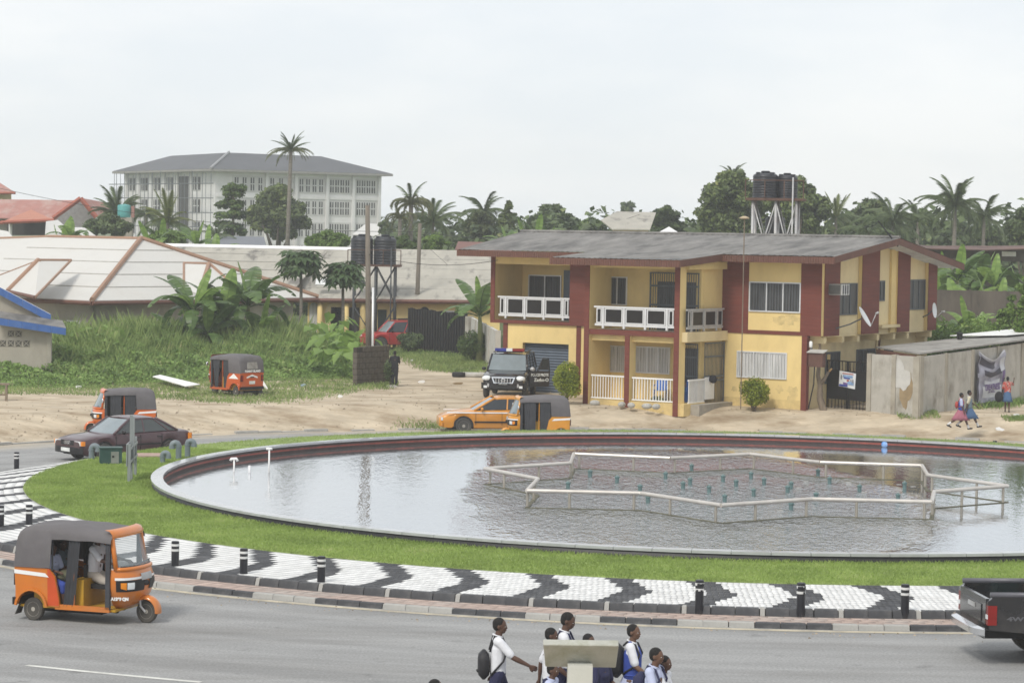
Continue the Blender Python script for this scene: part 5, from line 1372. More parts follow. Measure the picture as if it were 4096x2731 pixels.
def palm(lab, px, pyc, d, sc=1.0, kinds=(('up', 6, 70), ('mid', 9, 35), ('low', 6, 0)), seed=1, r=.14, lean=0, group=None, name='coconut_palm', cat='palm tree', base=0.0):
    c = D(px, pyc, d); o = empty(name, lab, cat, (c[0] - lean, c[1], base), 0, group); g = random.Random(seed); h = c[2] - base
    M().tube([(0, 0, -.3), (lean * .35, 0, h * .5), (lean, 0, h)], [r * 1.5, r, r * .85], 8).obj('trunk', m_barkp, o, True)
    for kd, n, el in kinds:
        for i in range(n):
            f = link('frond', fr(kd), o, (lean, 0, h)); az = 2 * pi * (i + g.uniform(-.3, .3)) / n + el
            f.rotation_euler = (0, -radians(el + g.uniform(-16, 12)), az); s = sc * (.74 if name == 'coconut_palm' else 1) * g.uniform(.8, 1.12); f.scale = (s, s, s)
    return o
def bananaleaf(L, W_, up, droop, tear, m_, seed):
    g = random.Random(seed); n = 14; k = M(); p = np.zeros(3); rows = []
    for i in range(n + 1):
        t = i / n; a = up - droop * t ** 1.5
        if i: p = p + np.array([cos(a), 0, sin(a)]) * L / n
        w = 0.025 if t < .13 else W_ * (sin(pi * min(.98, (t - .1) / .92)) ** .55)
        tang = np.array([-sin(a), 0, cos(a)])
        rows.append((p.copy(), w, tang))
    for s in (-1, 1):
        for i in range(n):
            (p0, w0, t0), (p1, w1_, t1) = rows[i], rows[i + 1]; gap = tear if g.random() < .45 else 0
            dz = -.18 * (1 + g.random() * .4)
            a = p0 + np.array([0, s * w0, 0]) + t0 * (w0 * dz) + (p1 - p0) * gap; b = p1 + np.array([0, s * w1_, 0]) + t1 * (w1_ * dz)
            k.add([p0, p1, b, a], [(0, 1, 2, 3) if s > 0 else (3, 2, 1, 0)])
    k.tube([tuple(r_[0] - np.array([0, 0, .012])) for r_ in rows], [.03 * (1 - .8 * i / n) for i in range(n + 1)], 4)
    return k.mesh('leaf', LM[m_], True)
BL = [bananaleaf(2.2, .33, 1.15, .9, .3, 'banana', 1), bananaleaf(2.4, .33, .8, 1.7, .45, 'banana', 2), bananaleaf(2.1, .30, .45, 1.9, .5, 'banana', 3), bananaleaf(2.0, .28, 1.45, .35, .1, 'bananay', 4), bananaleaf(2.2, .32, 1.0, 1.2, .3, 'bananay', 5)]
m_bst = mat('banana stem', (0.16, 0.18, 0.07), .8, var=.3, scale=4, stretch=(1, 1, .3), dirt=(.16, .11, .06))
def banana(lab, px, d, ztop, seed, n=9, sc=1.0, light=.3, stems=1, z0=0.0, group=None):
    b = D(px, 300, d); o = empty('banana_plant', lab, 'banana plant', (b[0], b[1], z0), 0, group); g = random.Random(seed)
    for s_ in range(stems):
        ox, oy = (0, 0) if s_ == 0 else (g.uniform(-.9, .9), g.uniform(-.5, .5)); hs = max(.4, (ztop - z0) - 1.75 * sc) * (1 if s_ == 0 else g.uniform(.6, .85))
        M().tube([(ox, oy, -.2), (ox + .05, oy, hs * .6), (ox, oy, hs)], [.15 * sc, .11 * sc, .07 * sc], 8).obj('stem', m_bst, o, True)
        for i in range(n):
            kd = 3 if i == 0 else (4 if g.random() < light and i < n * .6 else (0 if i < n * .4 else (1 if i < n * .75 else 2)))
            l_ = link('leaf', BL[kd], o, (ox, oy, hs - .1 * i / n)); q = sc * g.uniform(.8, 1.12); l_.scale = (q, q, q)
            l_.rotation_euler = (g.uniform(-.25, .25), g.uniform(-.12, .12), i * 2.4 + g.uniform(-.3, .3) + seed)
    return o
# ---- far belt and trees on the horizon
def belt(name, d, x0, x1, ztop, n, size, lm, seed, nb=60, zfun=None):
    g = random.Random(seed); bl = []
    for i in range(nb):
        px = x0 + (x1 - x0) * (i + g.random()) / nb; zt = ztop * g.uniform(.74, 1.06) * (zfun(px) if zfun else 1); dd_ = d + g.uniform(-12, 12); c = D(px, 230, dd_)
        rr_ = g.uniform(3.0, 6.0) * d / 350; bl.append((c[0], c[1], zt * .42, rr_, rr_, zt * .55))
    o = link(name, leafcloud(name, bl, n, size, LM[lm], seed=seed, shell=.35, asp=.8, jmax=-.04)); tag(o, kind='stuff'); return o
belt('far_treeline', 430, 200, 1064, 9.5, 15000, 1.5, 'dark', 3)
belt('bush_belt', 205, 392, 1064, 10.6, 42000, .62, 'dark', 4, 90, lambda px: .86 if px < 690 else 1.0)
belt('bush_belt', 215, -30, 380, 5.2, 12000, .6, 'dark', 5, 26, lambda px: 1.0 if px > 120 else .6)
T = [('large mango tree in front of the hospital block beside the tall palm', 244, 311, 182, 243, 230, 'mango', 11000, .42, 11, 24),
     ('round dark bush below the teal tank', 84, 134, 212, 238, 189, 'dark', 6000, .32, 12, 14),
     ('bright leafy bush behind the brown ridge of the white hipped roof', 140, 190, 228, 246, 168, 'bright', 5000, .3, 13, 14),
     ('bright bushy shrub behind the bungalow ridge, left of the water tanks', 305, 352, 228, 250, 175, 'bright', 5000, .3, 14, 14),
     ('olive leafed tree between two coconut palms left of the house roof', 462, 498, 207, 246, 200, 'olive', 4500, .36, 15, 14),
     ('upright dark tree with bare top branch left of the house roof ridge', 496, 520, 200, 242, 205, 'mango', 3500, .36, 16, 10),
     ('broad dark tree behind the left end of the house roof', 521, 583, 203, 240, 215, 'dark', 8000, .4, 17, 18),
     ('low mid green tree behind the house roof, left of the beige gable', 572, 612, 216, 240, 205, 'mid', 4000, .36, 18, 12),
     ('tiny distant tree crown above the beige gable roof', 617, 638, 200, 216, 330, 'dark', 1200, .55, 19, 7),
     ('rounded dark tree right of the beige gable roof', 644, 688, 204, 240, 200, 'dark', 7000, .36, 20, 15),
     ('tallest mango tree behind the galvanised water tower, left half', 690, 775, 169, 240, 190, 'mango', 13000, .38, 21, 26),
     ('large mango tree behind the galvanised water tower, right half', 762, 832, 174, 240, 188, 'mango', 11000, .38, 22, 22),
     ('dense dark tree between the tower and the right hand palms', 842, 904, 196, 246, 200, 'dark', 9000, .38, 24, 20),
     ('small mid green tree between two palms on the right', 905, 945, 207, 246, 205, 'mid', 5000, .36, 25, 12),
     ('dark tree at the right edge behind the white roof', 1004, 1046, 206, 256, 170, 'dark', 7000, .32, 26, 14),
     ('low dark tree behind the pole at the right edge', 970, 1008, 226, 250, 190, 'dark', 4000, .34, 27, 10),
     ('small round papaya-like tree beside the white roof right of the hospital block', 377, 394, 219, 236, 240, 'dark', 1500, .42, 28, 7),
     ('bright yellow green bush behind the leaning pole', 420, 452, 233, 252, 178, 'bright', 3500, .3, 29, 10),
     ('dark bush left of the leaning pole behind the bungalow roof', 385, 420, 234, 252, 176, 'mid', 3500, .3, 30, 10)]
for t in T: tree(t[0], *t[1:6], t[6], t[7], t[8], t[9], nb=t[10], zb=None)
tm = [('small leafy tree rising above the shed roof at the far right edge', 1006, 1040, 275, 345, 112, 'bright', 3200, .17, 31, 12),
      ('sprawling yellow green shrub in front of the mouldy wall on the right', 990, 1024, 305, 335, 118, 'bright', 2600, .17, 32, 9)]
for t in tm: tree(t[0], *t[1:6], t[6], t[7], t[8], t[9], nb=t[10], name='shrub', cat='shrub')
ct = D(232, 238, 210); o = empty('almond_tree', 'tiered tree with flat spreading branches in front of the hospital block corner', 'tree', (ct[0], ct[1], 0))
bl = []
for i, (py, w) in enumerate(((189, 24), (203, 22), (214, 30), (226, 30))):
    z = D(232, py, 210)[2]
    for j in range(11): a = j * 2.4 + i; rr_ = R.uniform(.35, 1.15); bl.append((cos(a) * w / 2 * .075 * rr_, sin(a) * w / 2 * .07 * rr_, z + R.uniform(-.5, .35), w * R.uniform(.012, .03), w * R.uniform(.012, .03), R.uniform(.15, .35)))
link('crown', leafcloud('crown', bl, 4200, .34, LM['mid'], seed=41, flat=1.0), o); M().tube([(0, 0, 0), (.1, 0, D(232, 186, 210)[2])], [.22, .06], 8).obj('trunk', m_bark, o, True)
# palms
palm('tall thin oil palm with pruned crown standing in front of the hospital block', 291, 150, 200, 1.0, (('oil', 17, 12), ('oilup', 10, 48), ('oilup', 6, 75)), 3, .17, .25, name='oil_palm')
palm('coconut palm with stiff upright fronds at the left end of the hospital block', 117, 216, 195, 1.05, (('up', 10, 76), ('mid', 5, 40), ('up', 5, 50)), 4)
palm('yellowish young coconut palm in front of the scaffolding', 168, 222, 185, .95, (('yup', 5, 72), ('ymid', 9, 42), ('mid', 7, 12)), 5)
palm('low coconut palm left of the yellowish palm, before the scaffolding', 146, 214, 200, .8, (('mid', 9, 30), ('low', 6, 5)), 6)
palm('small young palm at the foot of the hospital block corner', 216, 236, 190, .65, (('up', 7, 65), ('mid', 5, 35)), 7)
palm('coconut palm with arching fronds right of the leaning pole', 433, 222, 190, 1.0, (('up', 7, 74), ('mid', 9, 42), ('low', 7, 8)), 8)
palm('coconut palm behind the olive tree left of the house roof', 484, 211, 215, 1.0, (('up', 6, 70), ('mid', 8, 30), ('low', 6, 0)), 9)
palm('weeping palm with hanging dry fronds left of the leaning pole', 411, 203, 180, .78, (('weep', 16, 55), ('weep', 14, 20), ('up', 3, 80)), 10, .18)
palm('second weeping palm, lower, beside the leaning pole', 400, 217, 179, .6, (('weep', 14, 50), ('weep', 10, 15)), 11, .15)
palm('tallest coconut palm on the right above the white domed roofs', 955, 207, 175, 1.05, (('up', 8, 76), ('mid', 11, 42), ('low', 9, 5)), 12, .16)
palm('coconut palm on the right, second and shorter, toward the edge pole', 984, 217, 180, .9, (('up', 6, 70), ('mid', 8, 38), ('low', 6, 5)), 13)
palm('coconut palm with pale fronds between the water tower tree and the dark tree', 836, 218, 195, .85, (('yup', 5, 72), ('mid', 8, 42), ('low', 6, 0)), 14)
palm('low coconut palm with drooping fronds behind the house gable peak', 893, 222, 178, 1.05, (('up', 5, 70), ('mid', 9, 40), ('low', 9, 0)), 15)
palm('low coconut palm peeking over the roof ridge near the gable', 868, 232, 172, .9, (('mid', 8, 35), ('low', 8, 0)), 16)
palm('small coconut palm between the gable palm and the tallest right palm', 918, 222, 185, .8, (('up', 5, 72), ('mid', 8, 38), ('low', 5, 0)), 17)
palm('palm fronds poking out of the top of the tallest mango tree', 733, 176, 196, .55, (('up', 6, 65), ('mid', 5, 25)), 18)
# papaya trees
def papaya(lab, px, yc, yb, d, R_, seed, nl=36, yellow=False):
    c, b = D(px, yc, d), D(px, yb, d); o = empty('papaya_tree', lab, 'papaya tree', (b[0], b[1], 0)); g = random.Random(seed); h = c[2]
    M().tube([(0, 0, -.2), (.05, 0, h * .5), (0, 0, h)], [.12, .09, .07], 8).obj('trunk', m_barkp, o, True)
    if not hasattr(papaya, 'me'):
        k = M(); n = 7; vs = [(0, 0, 0)]; 
        for i in range(n):
            a = -2.4 + 4.8 * i / (n - 1); vs += [(cos(a - .37) * .30, sin(a - .37) * .30, -.02), (cos(a) * .56, sin(a) * .56, -.14 - .04 * (i % 2)), (cos(a + .37) * .30, sin(a + .37) * .30, -.02)]
        k.add(vs, [(0, 1 + 3 * i, 2 + 3 * i, 3 + 3 * i) for i in range(n)]); k.tube([(0, 0, 0), (-.5, 0, -.02), (-1.0, 0, -.15)], .012, 4)
        papaya.me = k.mesh('leaf', LM['papaya'])
    for i in range(nl):
        t = i / nl; a = i * 2.4; el = radians(62 - 95 * t + g.uniform(-8, 8)); rr_ = R_ * g.uniform(.62, 1.0)
        l_ = link('leaf', papaya.me, o, (cos(a) * cos(el) * rr_, sin(a) * cos(el) * rr_, h + sin(el) * rr_ * .72 - .15 * t))
        q = g.uniform(.75, 1.1) * R_; l_.scale = (q, q, q); l_.rotation_euler = (g.uniform(-.3, .3), -el * .5 + .55, a)
    return o
papaya('papaya tree with dark rounded crown left of the water tower', 300, 262, 327, 138, 1.12, 1, 52)
papaya('papaya tree with lower crown just left of the utility pole', 342, 274, 328, 139, 1.1, 2, 46)
# banana plants
bg = 'banana plants in the front weeds'
banana('banana plant with wide arching leaves at the left of the front clump', 194, 126, 5.1, 1, 14, 1.32, .12, 1, group=bg)
banana('banana plant in the middle of the front clump with hanging leaves', 222, 128, 4.4, 2, 14, 1.25, .06, 1, group=bg)
banana('banana plant with the tallest upright leaf at the right of the front clump', 248, 129, 5.3, 3, 14, 1.32, .15, 1, group=bg)
banana('young banana sucker between the left and middle plants of the front clump', 208, 126, 3.5, 5, 10, 1.1, .1, 1, group=bg)
banana('young banana sucker at the right foot of the front clump', 262, 128, 3.4, 6, 10, 1.1, .1, 1, group=bg)
banana('young banana sucker low at the left foot of the front clump', 180, 126, 3.1, 7, 9, 1.0, .1, 1, group=bg)
banana('banana plant half hidden by the left balcony wall of the house', 480, 134, 4.7, 4, 11, 1.25, .1)
bq = 'banana plants behind the roofs'
for i, (px, d, zt) in enumerate([(62, 168, 7.0), (71, 166, 7.6), (58, 171, 6.5), (152, 165, 7.0), (163, 168, 7.2), (196, 163, 7.4), (207, 166, 6.8), (213, 163, 6.4), (508, 185, 7.5), (523, 188, 8.0), (536, 187, 8.1), (547, 184, 7.6), (560, 190, 7.2), (598, 190, 7.0)]):
    lab = ['banana leaves between the coral porch roof and the white shed', 'upright banana plant beside the white shed gable', 'short banana plant behind the left end of the white hipped roof', 'light banana plant left of the bright bush', 'second banana plant touching the bright bush from the left', 'tall light banana plant right of the bright bush', 'banana plant between the bright bush and the slate grey roof', 'banana plant with leaning leaves beside the slate grey roof corner',
           'banana plant above the left end of the house roof', 'banana plant behind the house roof under the broad dark tree', 'tall banana plant behind the house roof ridge', 'banana plant right of the tall one behind the house ridge', 'small banana plant at the foot of the broad dark tree', 'banana plant left of the beige gable roof'][i]
    banana(lab, px, d, zt, 20 + i, 7, 1.0, .45, group=bq)
br_ = 'banana plants behind the right hand wall'
spots = [(930, 139, 5.2), (944, 142, 6.2), (957, 140, 6.5), (968, 141, 6.0), (981, 140, 6.3), (994, 138, 6.2), (1006, 141, 5.6), (1019, 139, 5.6), (938, 136, 5.0), (950, 134, 4.7), (975, 135, 5.2), (1001, 134, 5.0), (962, 133, 4.6), (988, 132, 4.8)]
dsc = ['leftmost banana plant touching the brown roof end', 'light leaved banana plant right of the roof end', 'tall upright banana plant under the rusty shed roof', 'banana plant between two tall ones under the shed roof', 'banana plant under the middle of the rusty shed roof', 'tall banana plant under the right part of the shed roof', 'banana plant left of the white shed panel', 'banana plant at the right picture edge above the mouldy wall',
       'low banana plant just behind the left end of the mouldy wall', 'banana plant bending over the mouldy wall', 'banana plant with light leaf in the middle above the mouldy wall', 'broad banana plant above the right part of the mouldy wall', 'short banana plant over the mouldy wall, in front row', 'front row banana plant right of centre above the mouldy wall']
for i, (px, d, zt) in enumerate(spots): banana(dsc[i], px, d, zt, 40 + i, 8, 1.05, .5, group=br_)
for i, (px, d, zt, lab) in enumerate([(968, 120, 4.3, 'banana plant with two broad light green upright leaves before the mouldy wall'), (948, 117, 3.0, 'dark banana plant right of the house rear corner'), (937, 119, 2.8, 'low banana plant hugging the house rear corner'), (955, 121, 3.6, 'banana plant with arching leaf between the house corner and the light one'), (981, 122, 3.4, 'banana plant right of the light upright leaves')]):
    banana(lab, px, d, zt, 60 + i, 8, .95, .8 if i == 0 else .15)
bl = []
g = random.Random(8)
for i in range(46):
    px = g.uniform(925, 1035); d = g.uniform(113, 119); c = D(px, 300, d); bl.append((c[0], c[1], g.uniform(1.0, 2.9), .9, .8, .6))
tag(link('creeper_mass', leafcloud('creeper_mass', bl, 16000, .19, LM['bright'], seed=9)), kind='stuff')
# ---- shrubs by the house
def shrub(lab, px, py, w, h, lm, n, size, seed, blobs=7, cut=.0, gp=None, d=None):
    b = G(px, py) if d is None else np.array([*D(px, py, d)[:2], 0]); o = empty('shrub', lab, 'shrub', tuple(b), 0, gp); g = random.Random(seed)
    bl = [(0, 0, h * .55, w * .42, w * .42, h * .42)] + [(g.uniform(-.26, .26) * w, g.uniform(-.25, .25) * w, h * g.uniform(.35, .78), w * .25, w * .25, h * .2) for _ in range(blobs)]
    link('foliage', leafcloud('foliage', bl, n, size, LM[lm], seed=seed, shell=.6), o)
    k = M()
    for i in range(3): k.tube([(0, 0, -.1), (g.uniform(-.2, .2) * w, g.uniform(-.2, .2) * w, h * .5)], [.05, .02], 6)
    k.obj('stem', m_bark, o, True); return o
gq = 'clipped yellow green shrubs by the house'
shrub('clipped yellow green shrub in front of the blue shutter, beside the black police vehicle', 567, 403.5, 1.25, 1.8, 'topi', 4200, .11, 1, gp=gq)
shrub('clipped yellow green shrub under the lower right house window', 754, 410.5, 1.3, 1.42, 'topi', 4000, .11, 2, gp=gq)
shrub('smallest yellow green shrub in front of the porch rail', 658, 412.5, .8, .74, 'topi', 1900, .09, 3, gp=gq)
shrub('bushy green shrub left of the garage by the black corrugated gate', 473, 362, 1.95, 1.75, 'mid', 6500, .13, 4)
shrub('dark low shrub at the foot of the black corrugated gate', 410, 353, 1.6, 1.2, 'dark', 3000, .14, 5)
shrub('leafy shrub leaning on the right end of the block wall', 390.5, 385.5, .8, 1.3, 'dark', 2400, .11, 6)
# ---- weeds
fx = [-14, 0, 60, 110, 150, 205, 262, 300, 358]; fy = [388, 388, 388, 387, 383, 381, 380.5, 380, 378]
def field(n, x0, x1, da, db, g, p=1.0):
    px = g.uniform(x0, x1, n); y = np.interp(px, fx, fy); yh = HOR + math.tan(ROLL) * (px - 512); df = CAMH * FPX / (y - yh)
    t = g.random(n) ** p; d = df + da + t * (db - df - da); return np.stack([(px - 512) / FPX * d, d], 1), d - df, px
g2 = np.random.default_rng(21)
def lump(xy): return .55 + .3 * np.sin(xy[:, 0] * 1.3 + np.sin(xy[:, 1] * .9) * 2) * np.cos(xy[:, 1] * .8 + xy[:, 0] * .37) + .15 * np.sin(xy[:, 0] * 3.1 + xy[:, 1] * 2.3)
def hmap(xy, e, px):
    base = .05 + .85 * np.clip((e - .3) / 5.0, 0, 1) ** .8 + .75 * np.clip((e - 5) / 8, 0, 1)
    return base * (.55 + .75 * lump(xy)) * np.where(px > 290, np.interp(px, [290, 356], [1, .75]), 1)
n = 52000
xy, e, px = field(n, -14, 358, -.1, 134, g2, 1.25)
h = hmap(xy, e, px); z = h * (1 - .75 * g2.random(n) ** 2.2)
c = np.stack([xy[:, 0], xy[:, 1], z], 1); nr_ = g2.normal(0, .6, (n, 3)); nr_[:, 2] += .7; nr_[:, 1] -= .35; nr_ /= np.linalg.norm(nr_, axis=1)[:, None]
t = np.cross(nr_, g2.normal(size=(n, 3))); t /= np.linalg.norm(t, axis=1)[:, None]; s_ = np.cross(nr_, t); L = (g2.uniform(.08, .24, n) * np.clip(.5 + e / 5, .5, 1.25))[:, None]
V = np.empty((n, 4, 3)); V[:, 0] = c - t * L * .5; V[:, 1] = c + s_ * L * .3; V[:, 2] = c + t * L * .5; V[:, 3] = c - s_ * L * .3
tag(link('weeds', fast('weeds', V.reshape(-1, 3), np.arange(4 * n).reshape(n, 4), LM['weed'])), kind='stuff')
n = 46000
xy, e, px = field(n, 20, 345, 2.2, 133, g2, 1.0)
keep = (lump(xy) + g2.normal(0, .22, n)) > .26
keep &= (px > 60) | (g2.random(n) < .2)
xy, e, px = xy[keep], e[keep], px[keep]; n = len(xy)
h = hmap(xy, e, px) * g2.uniform(.7, 1.35, n)
v, f = blades(n, np.stack([xy[:, 0], xy[:, 1], np.zeros(n)], 1), h, g2.uniform(.02, .045, n), g2.uniform(.1, .5, n))
tag(link('tall_grass', fast('tall_grass', v, f, LM['tall'])), kind='stuff')
# short verge grass
def verge(name, n, pts, hh, seed, lm='tall'):
    g = np.random.default_rng(seed); q = np.array([G(*p)[:2] for p in pts]); lo, hi = q.min(0), q.max(0)
    c = g.uniform(lo, hi, (n * 4, 2)); ins = np.zeros(len(c), bool); j = len(q) - 1
    jit = c + g.normal(0, .35, c.shape)
    for i in range(len(q)):
        a = (q[i, 1] > jit[:, 1]) != (q[j, 1] > jit[:, 1]); ins ^= a & (jit[:, 0] < (q[j, 0] - q[i, 0]) * (jit[:, 1] - q[i, 1]) / (q[j, 1] - q[i, 1] + 1e-9) + q[i, 0]); j = i
    lm_ = .5 + .5 * np.sin(c[:, 0] * 1.7 + np.sin(c[:, 1] * 2.1)) * np.cos(c[:, 1] * 1.4); c = c[ins & (lm_ + g.normal(0, .3, len(c)) > .25)][:n]; n = len(c)
    zz = np.array([gz(*p) for p in c]) if c[:, 1].min() < 104 else np.zeros(n)
    v, f = blades(n, np.stack([c[:, 0], c[:, 1], zz], 1), g.uniform(.4, 1.2, n) * hh, g.uniform(.02, .05, n), g.uniform(.3, 1.0, n))
    tag(link(name, fast(name, v, f, LM[lm])), kind='stuff')
verge('verge_grass', 17000, [(-14, 384), (110, 384), (150, 380), (205, 379), (262, 379), (356, 377), (358, 391), (310, 399), (268, 404), (200, 401.5), (150, 397), (60, 394), (-14, 394)], .13, 1)
verge('verge_grass', 9000, [(396, 346), (440, 350), (490, 360), (492, 369), (470, 374), (430, 371), (412, 362), (398, 356)], .22, 2)
verge('verge_grass', 2500, [(898, 415.5), (935, 412), (930, 417), (905, 419)], .15, 3)
verge('verge_grass', 3000, [(1000, 424), (1030, 420), (1030, 429), (1003, 428)], .1, 4)
verge('verge_grass', 3500, [(965, 409), (1030, 396), (1030, 403), (985, 408)], .3, 5, 'weed')
verge('verge_grass', 500, [(392, 421.5), (470, 422), (470, 424), (392, 424)], .16, 6)
verge('verge_grass', 900, [(356, 383), (395, 381), (396, 388), (356, 391)], .2, 7)
# large leaved cocoyam
ck = M(); ck.add([(0, 0, 0), (.18, .26, .02), (.62, .0, -.16), (.18, -.26, .02), (-.14, .14, -.02), (-.14, -.14, -.02)], [(0, 4, 1, 2), (0, 2, 3, 5)])
cme = ck.mesh('leaf', LM['bananay'], True)
g = random.Random(3)
for i, (px, d, zz) in enumerate([(318, 124, 2.5), (330, 122, 2.2), (343, 123, 2.4), (352, 120, 1.9), (362, 124, 2.1), (336, 126, 3.0), (322, 119, 1.6), (348, 118, 1.5), (112, 121, 2.2), (98, 121, 2.3)]):
    b = D(px, 330, d); o = empty('cocoyam_plant', ['big leaved cocoyam plant at the left of the clump by the pole', 'cocoyam plant with broad leaves below the lower papaya', 'cocoyam plant left of the pole under the arched porch', 'cocoyam plant touching the foot of the utility pole', 'cocoyam plant just right of the utility pole', 'tallest cocoyam plant under the papaya trees', 'low cocoyam plant in the weeds left of the block wall', 'low cocoyam plant directly left of the block wall', 'broad leaved plant before the white louvre windows', 'broad leaved plant left of the white louvre windows'][i], 'cocoyam plant', (b[0], b[1], 0), 0, 'cocoyam plants in the weeds')
    for j in range(9):
        a = j * 2.4 + i; rr_ = g.uniform(.15, .75); l_ = link('leaf', cme, o, (cos(a) * rr_, sin(a) * rr_, zz * g.uniform(.6, 1) - rr_ * .3)); q = g.uniform(.9, 1.5); l_.scale = (q, q, q); l_.rotation_euler = (g.uniform(-.4, .4), g.uniform(.0, .7), a)
    k = M()
    for j in range(4): k.tube([(0, 0, 0), (g.uniform(-.4, .4), g.uniform(-.4, .4), zz * .8)], .018, 4)
    k.obj('stalk', LM['weed'], o)
# bare tree by the gate
b = G(823, 416); o = empty('bare_tree', 'bare crooked tree trunk standing in front of the black gate', 'tree', tuple(b))
q = lambda px, py: tuple(D(px, py, b[1]) - b)
M().tube([q(824.5, 417), q(823, 408), q(820, 398), q(820, 384), q(818, 375), q(819.5, 358), q(820, 345), q(817, 331)], [.2, .15, .13, .10, .085, .07, .05, .02], 8).obj('trunk', m_wood, o, True)
M().tube([q(820, 385), q(824, 379), q(829, 371)], [.09, .08, .05], 7).obj('branch', m_wood, o, True); M().tube([q(829, 371), q(832, 368)], [.05, .03], 6).obj('broken_end', mat('fresh broken wood', (.42, .27, .12), .9), o, True)
# ================================================================== vehicles
def paint(name, c, dirt=(.2, .17, .13), damt=.3, rough=.32, metal=0.0): return mat(name, c, rough, var=.05, dirt=dirt, dscale=1.1, damt=damt, coat=.5, metal=metal)
m_canvas = mat('grey canvas', (0.115, 0.108, 0.112), .8, var=.12, scale=2, dirt=(.18, .17, .16), damt=.35, dscale=1.5, bump=.2, bscale=12)
m_canvd = mat('dark canvas strip', (0.042, 0.044, 0.05), .75, var=.2, scale=3)
m_chrome = mat('bright chrome', (0.75, 0.76, 0.78), .15, metal=.9, var=.03); m_lampc = mat('clear lamp', (0.72, 0.75, 0.76), .12, var=.05, spec=.8)
m_amber = mat('amber lamp', (0.75, 0.25, 0.02), .2); m_redl = mat('red lamp', (0.22, 0.012, 0.010), .25); m_seat = mat('black seat vinyl', (0.02, 0.02, 0.022), .5); m_must = mat('mustard panel', (0.42, 0.24, 0.02), .55, var=.15)
m_rimg = mat('dusty grey rim', (0.33, 0.31, 0.27), .6, var=.2); m_tyre = mat('dusty tyre', (0.06, 0.057, 0.052), .9, var=.2, dirt=(.16, .14, .11), damt=.4)
m_plate = mat('number plate', (0.68, 0.70, 0.68), .5); m_scr = glassmat('windscreen glass', (0.20, 0.24, 0.26), .06); m_film = mat('cloudy plastic window', (0.24, 0.23, 0.21), .3, var=.3, scale=6, dirt=(.5, .5, .48), damt=.5, dscale=4)
def wheel(par, loc, r, w, hub=None, face=1, name='wheel', rot=0):
    o = bpy.data.objects.new(name, None); COL.objects.link(o); o.parent = par; o.location = loc; o.rotation_euler = (0, 0, rot)
    key = (r, w)
    k = M(); k.lathe([(r * .62, -w * .46), (r * .92, -w * .5), (r, -w * .32), (r, w * .32), (r * .92, w * .5), (r * .62, w * .46)], 24, ax='y'); k.obj('tyre', m_tyre, o, smooth=40)
    k = M(); k.lathe([(r * .16, -w * .47), (r * .5, -w * .36), (r * .63, -w * .475), (r * .63, w * .475), (r * .5, w * .36), (r * .16, w * .47)], 20, ax='y'); k.obj('rim', hub or m_rimg, o, smooth=40)
    return o
def cowl(a, z, g=1.0):
    t = [(.26, .74, .30), (.34, .92, .44), (.5, 1.02, .56), (.7, 1.06, .60), (.86, 1.05, .60), (.98, .99, .58)]
    i = 0
    while i < len(t) - 2 and z > t[i + 1][0]: i += 1
    f = (z - t[i][0]) / (t[i + 1][0] - t[i][0]); xf = t[i][1] * (1 - f) + t[i + 1][1] * f; w = t[i][2] * (1 - f) + t[i + 1][2] * f
    s, c = sin(a), cos(a)
    return (.60 + (xf - .60) * abs(c) ** .75 * g + (g - 1) * .5, w * abs(s) ** .8 * (1 if s > 0 else -1) * g, z)
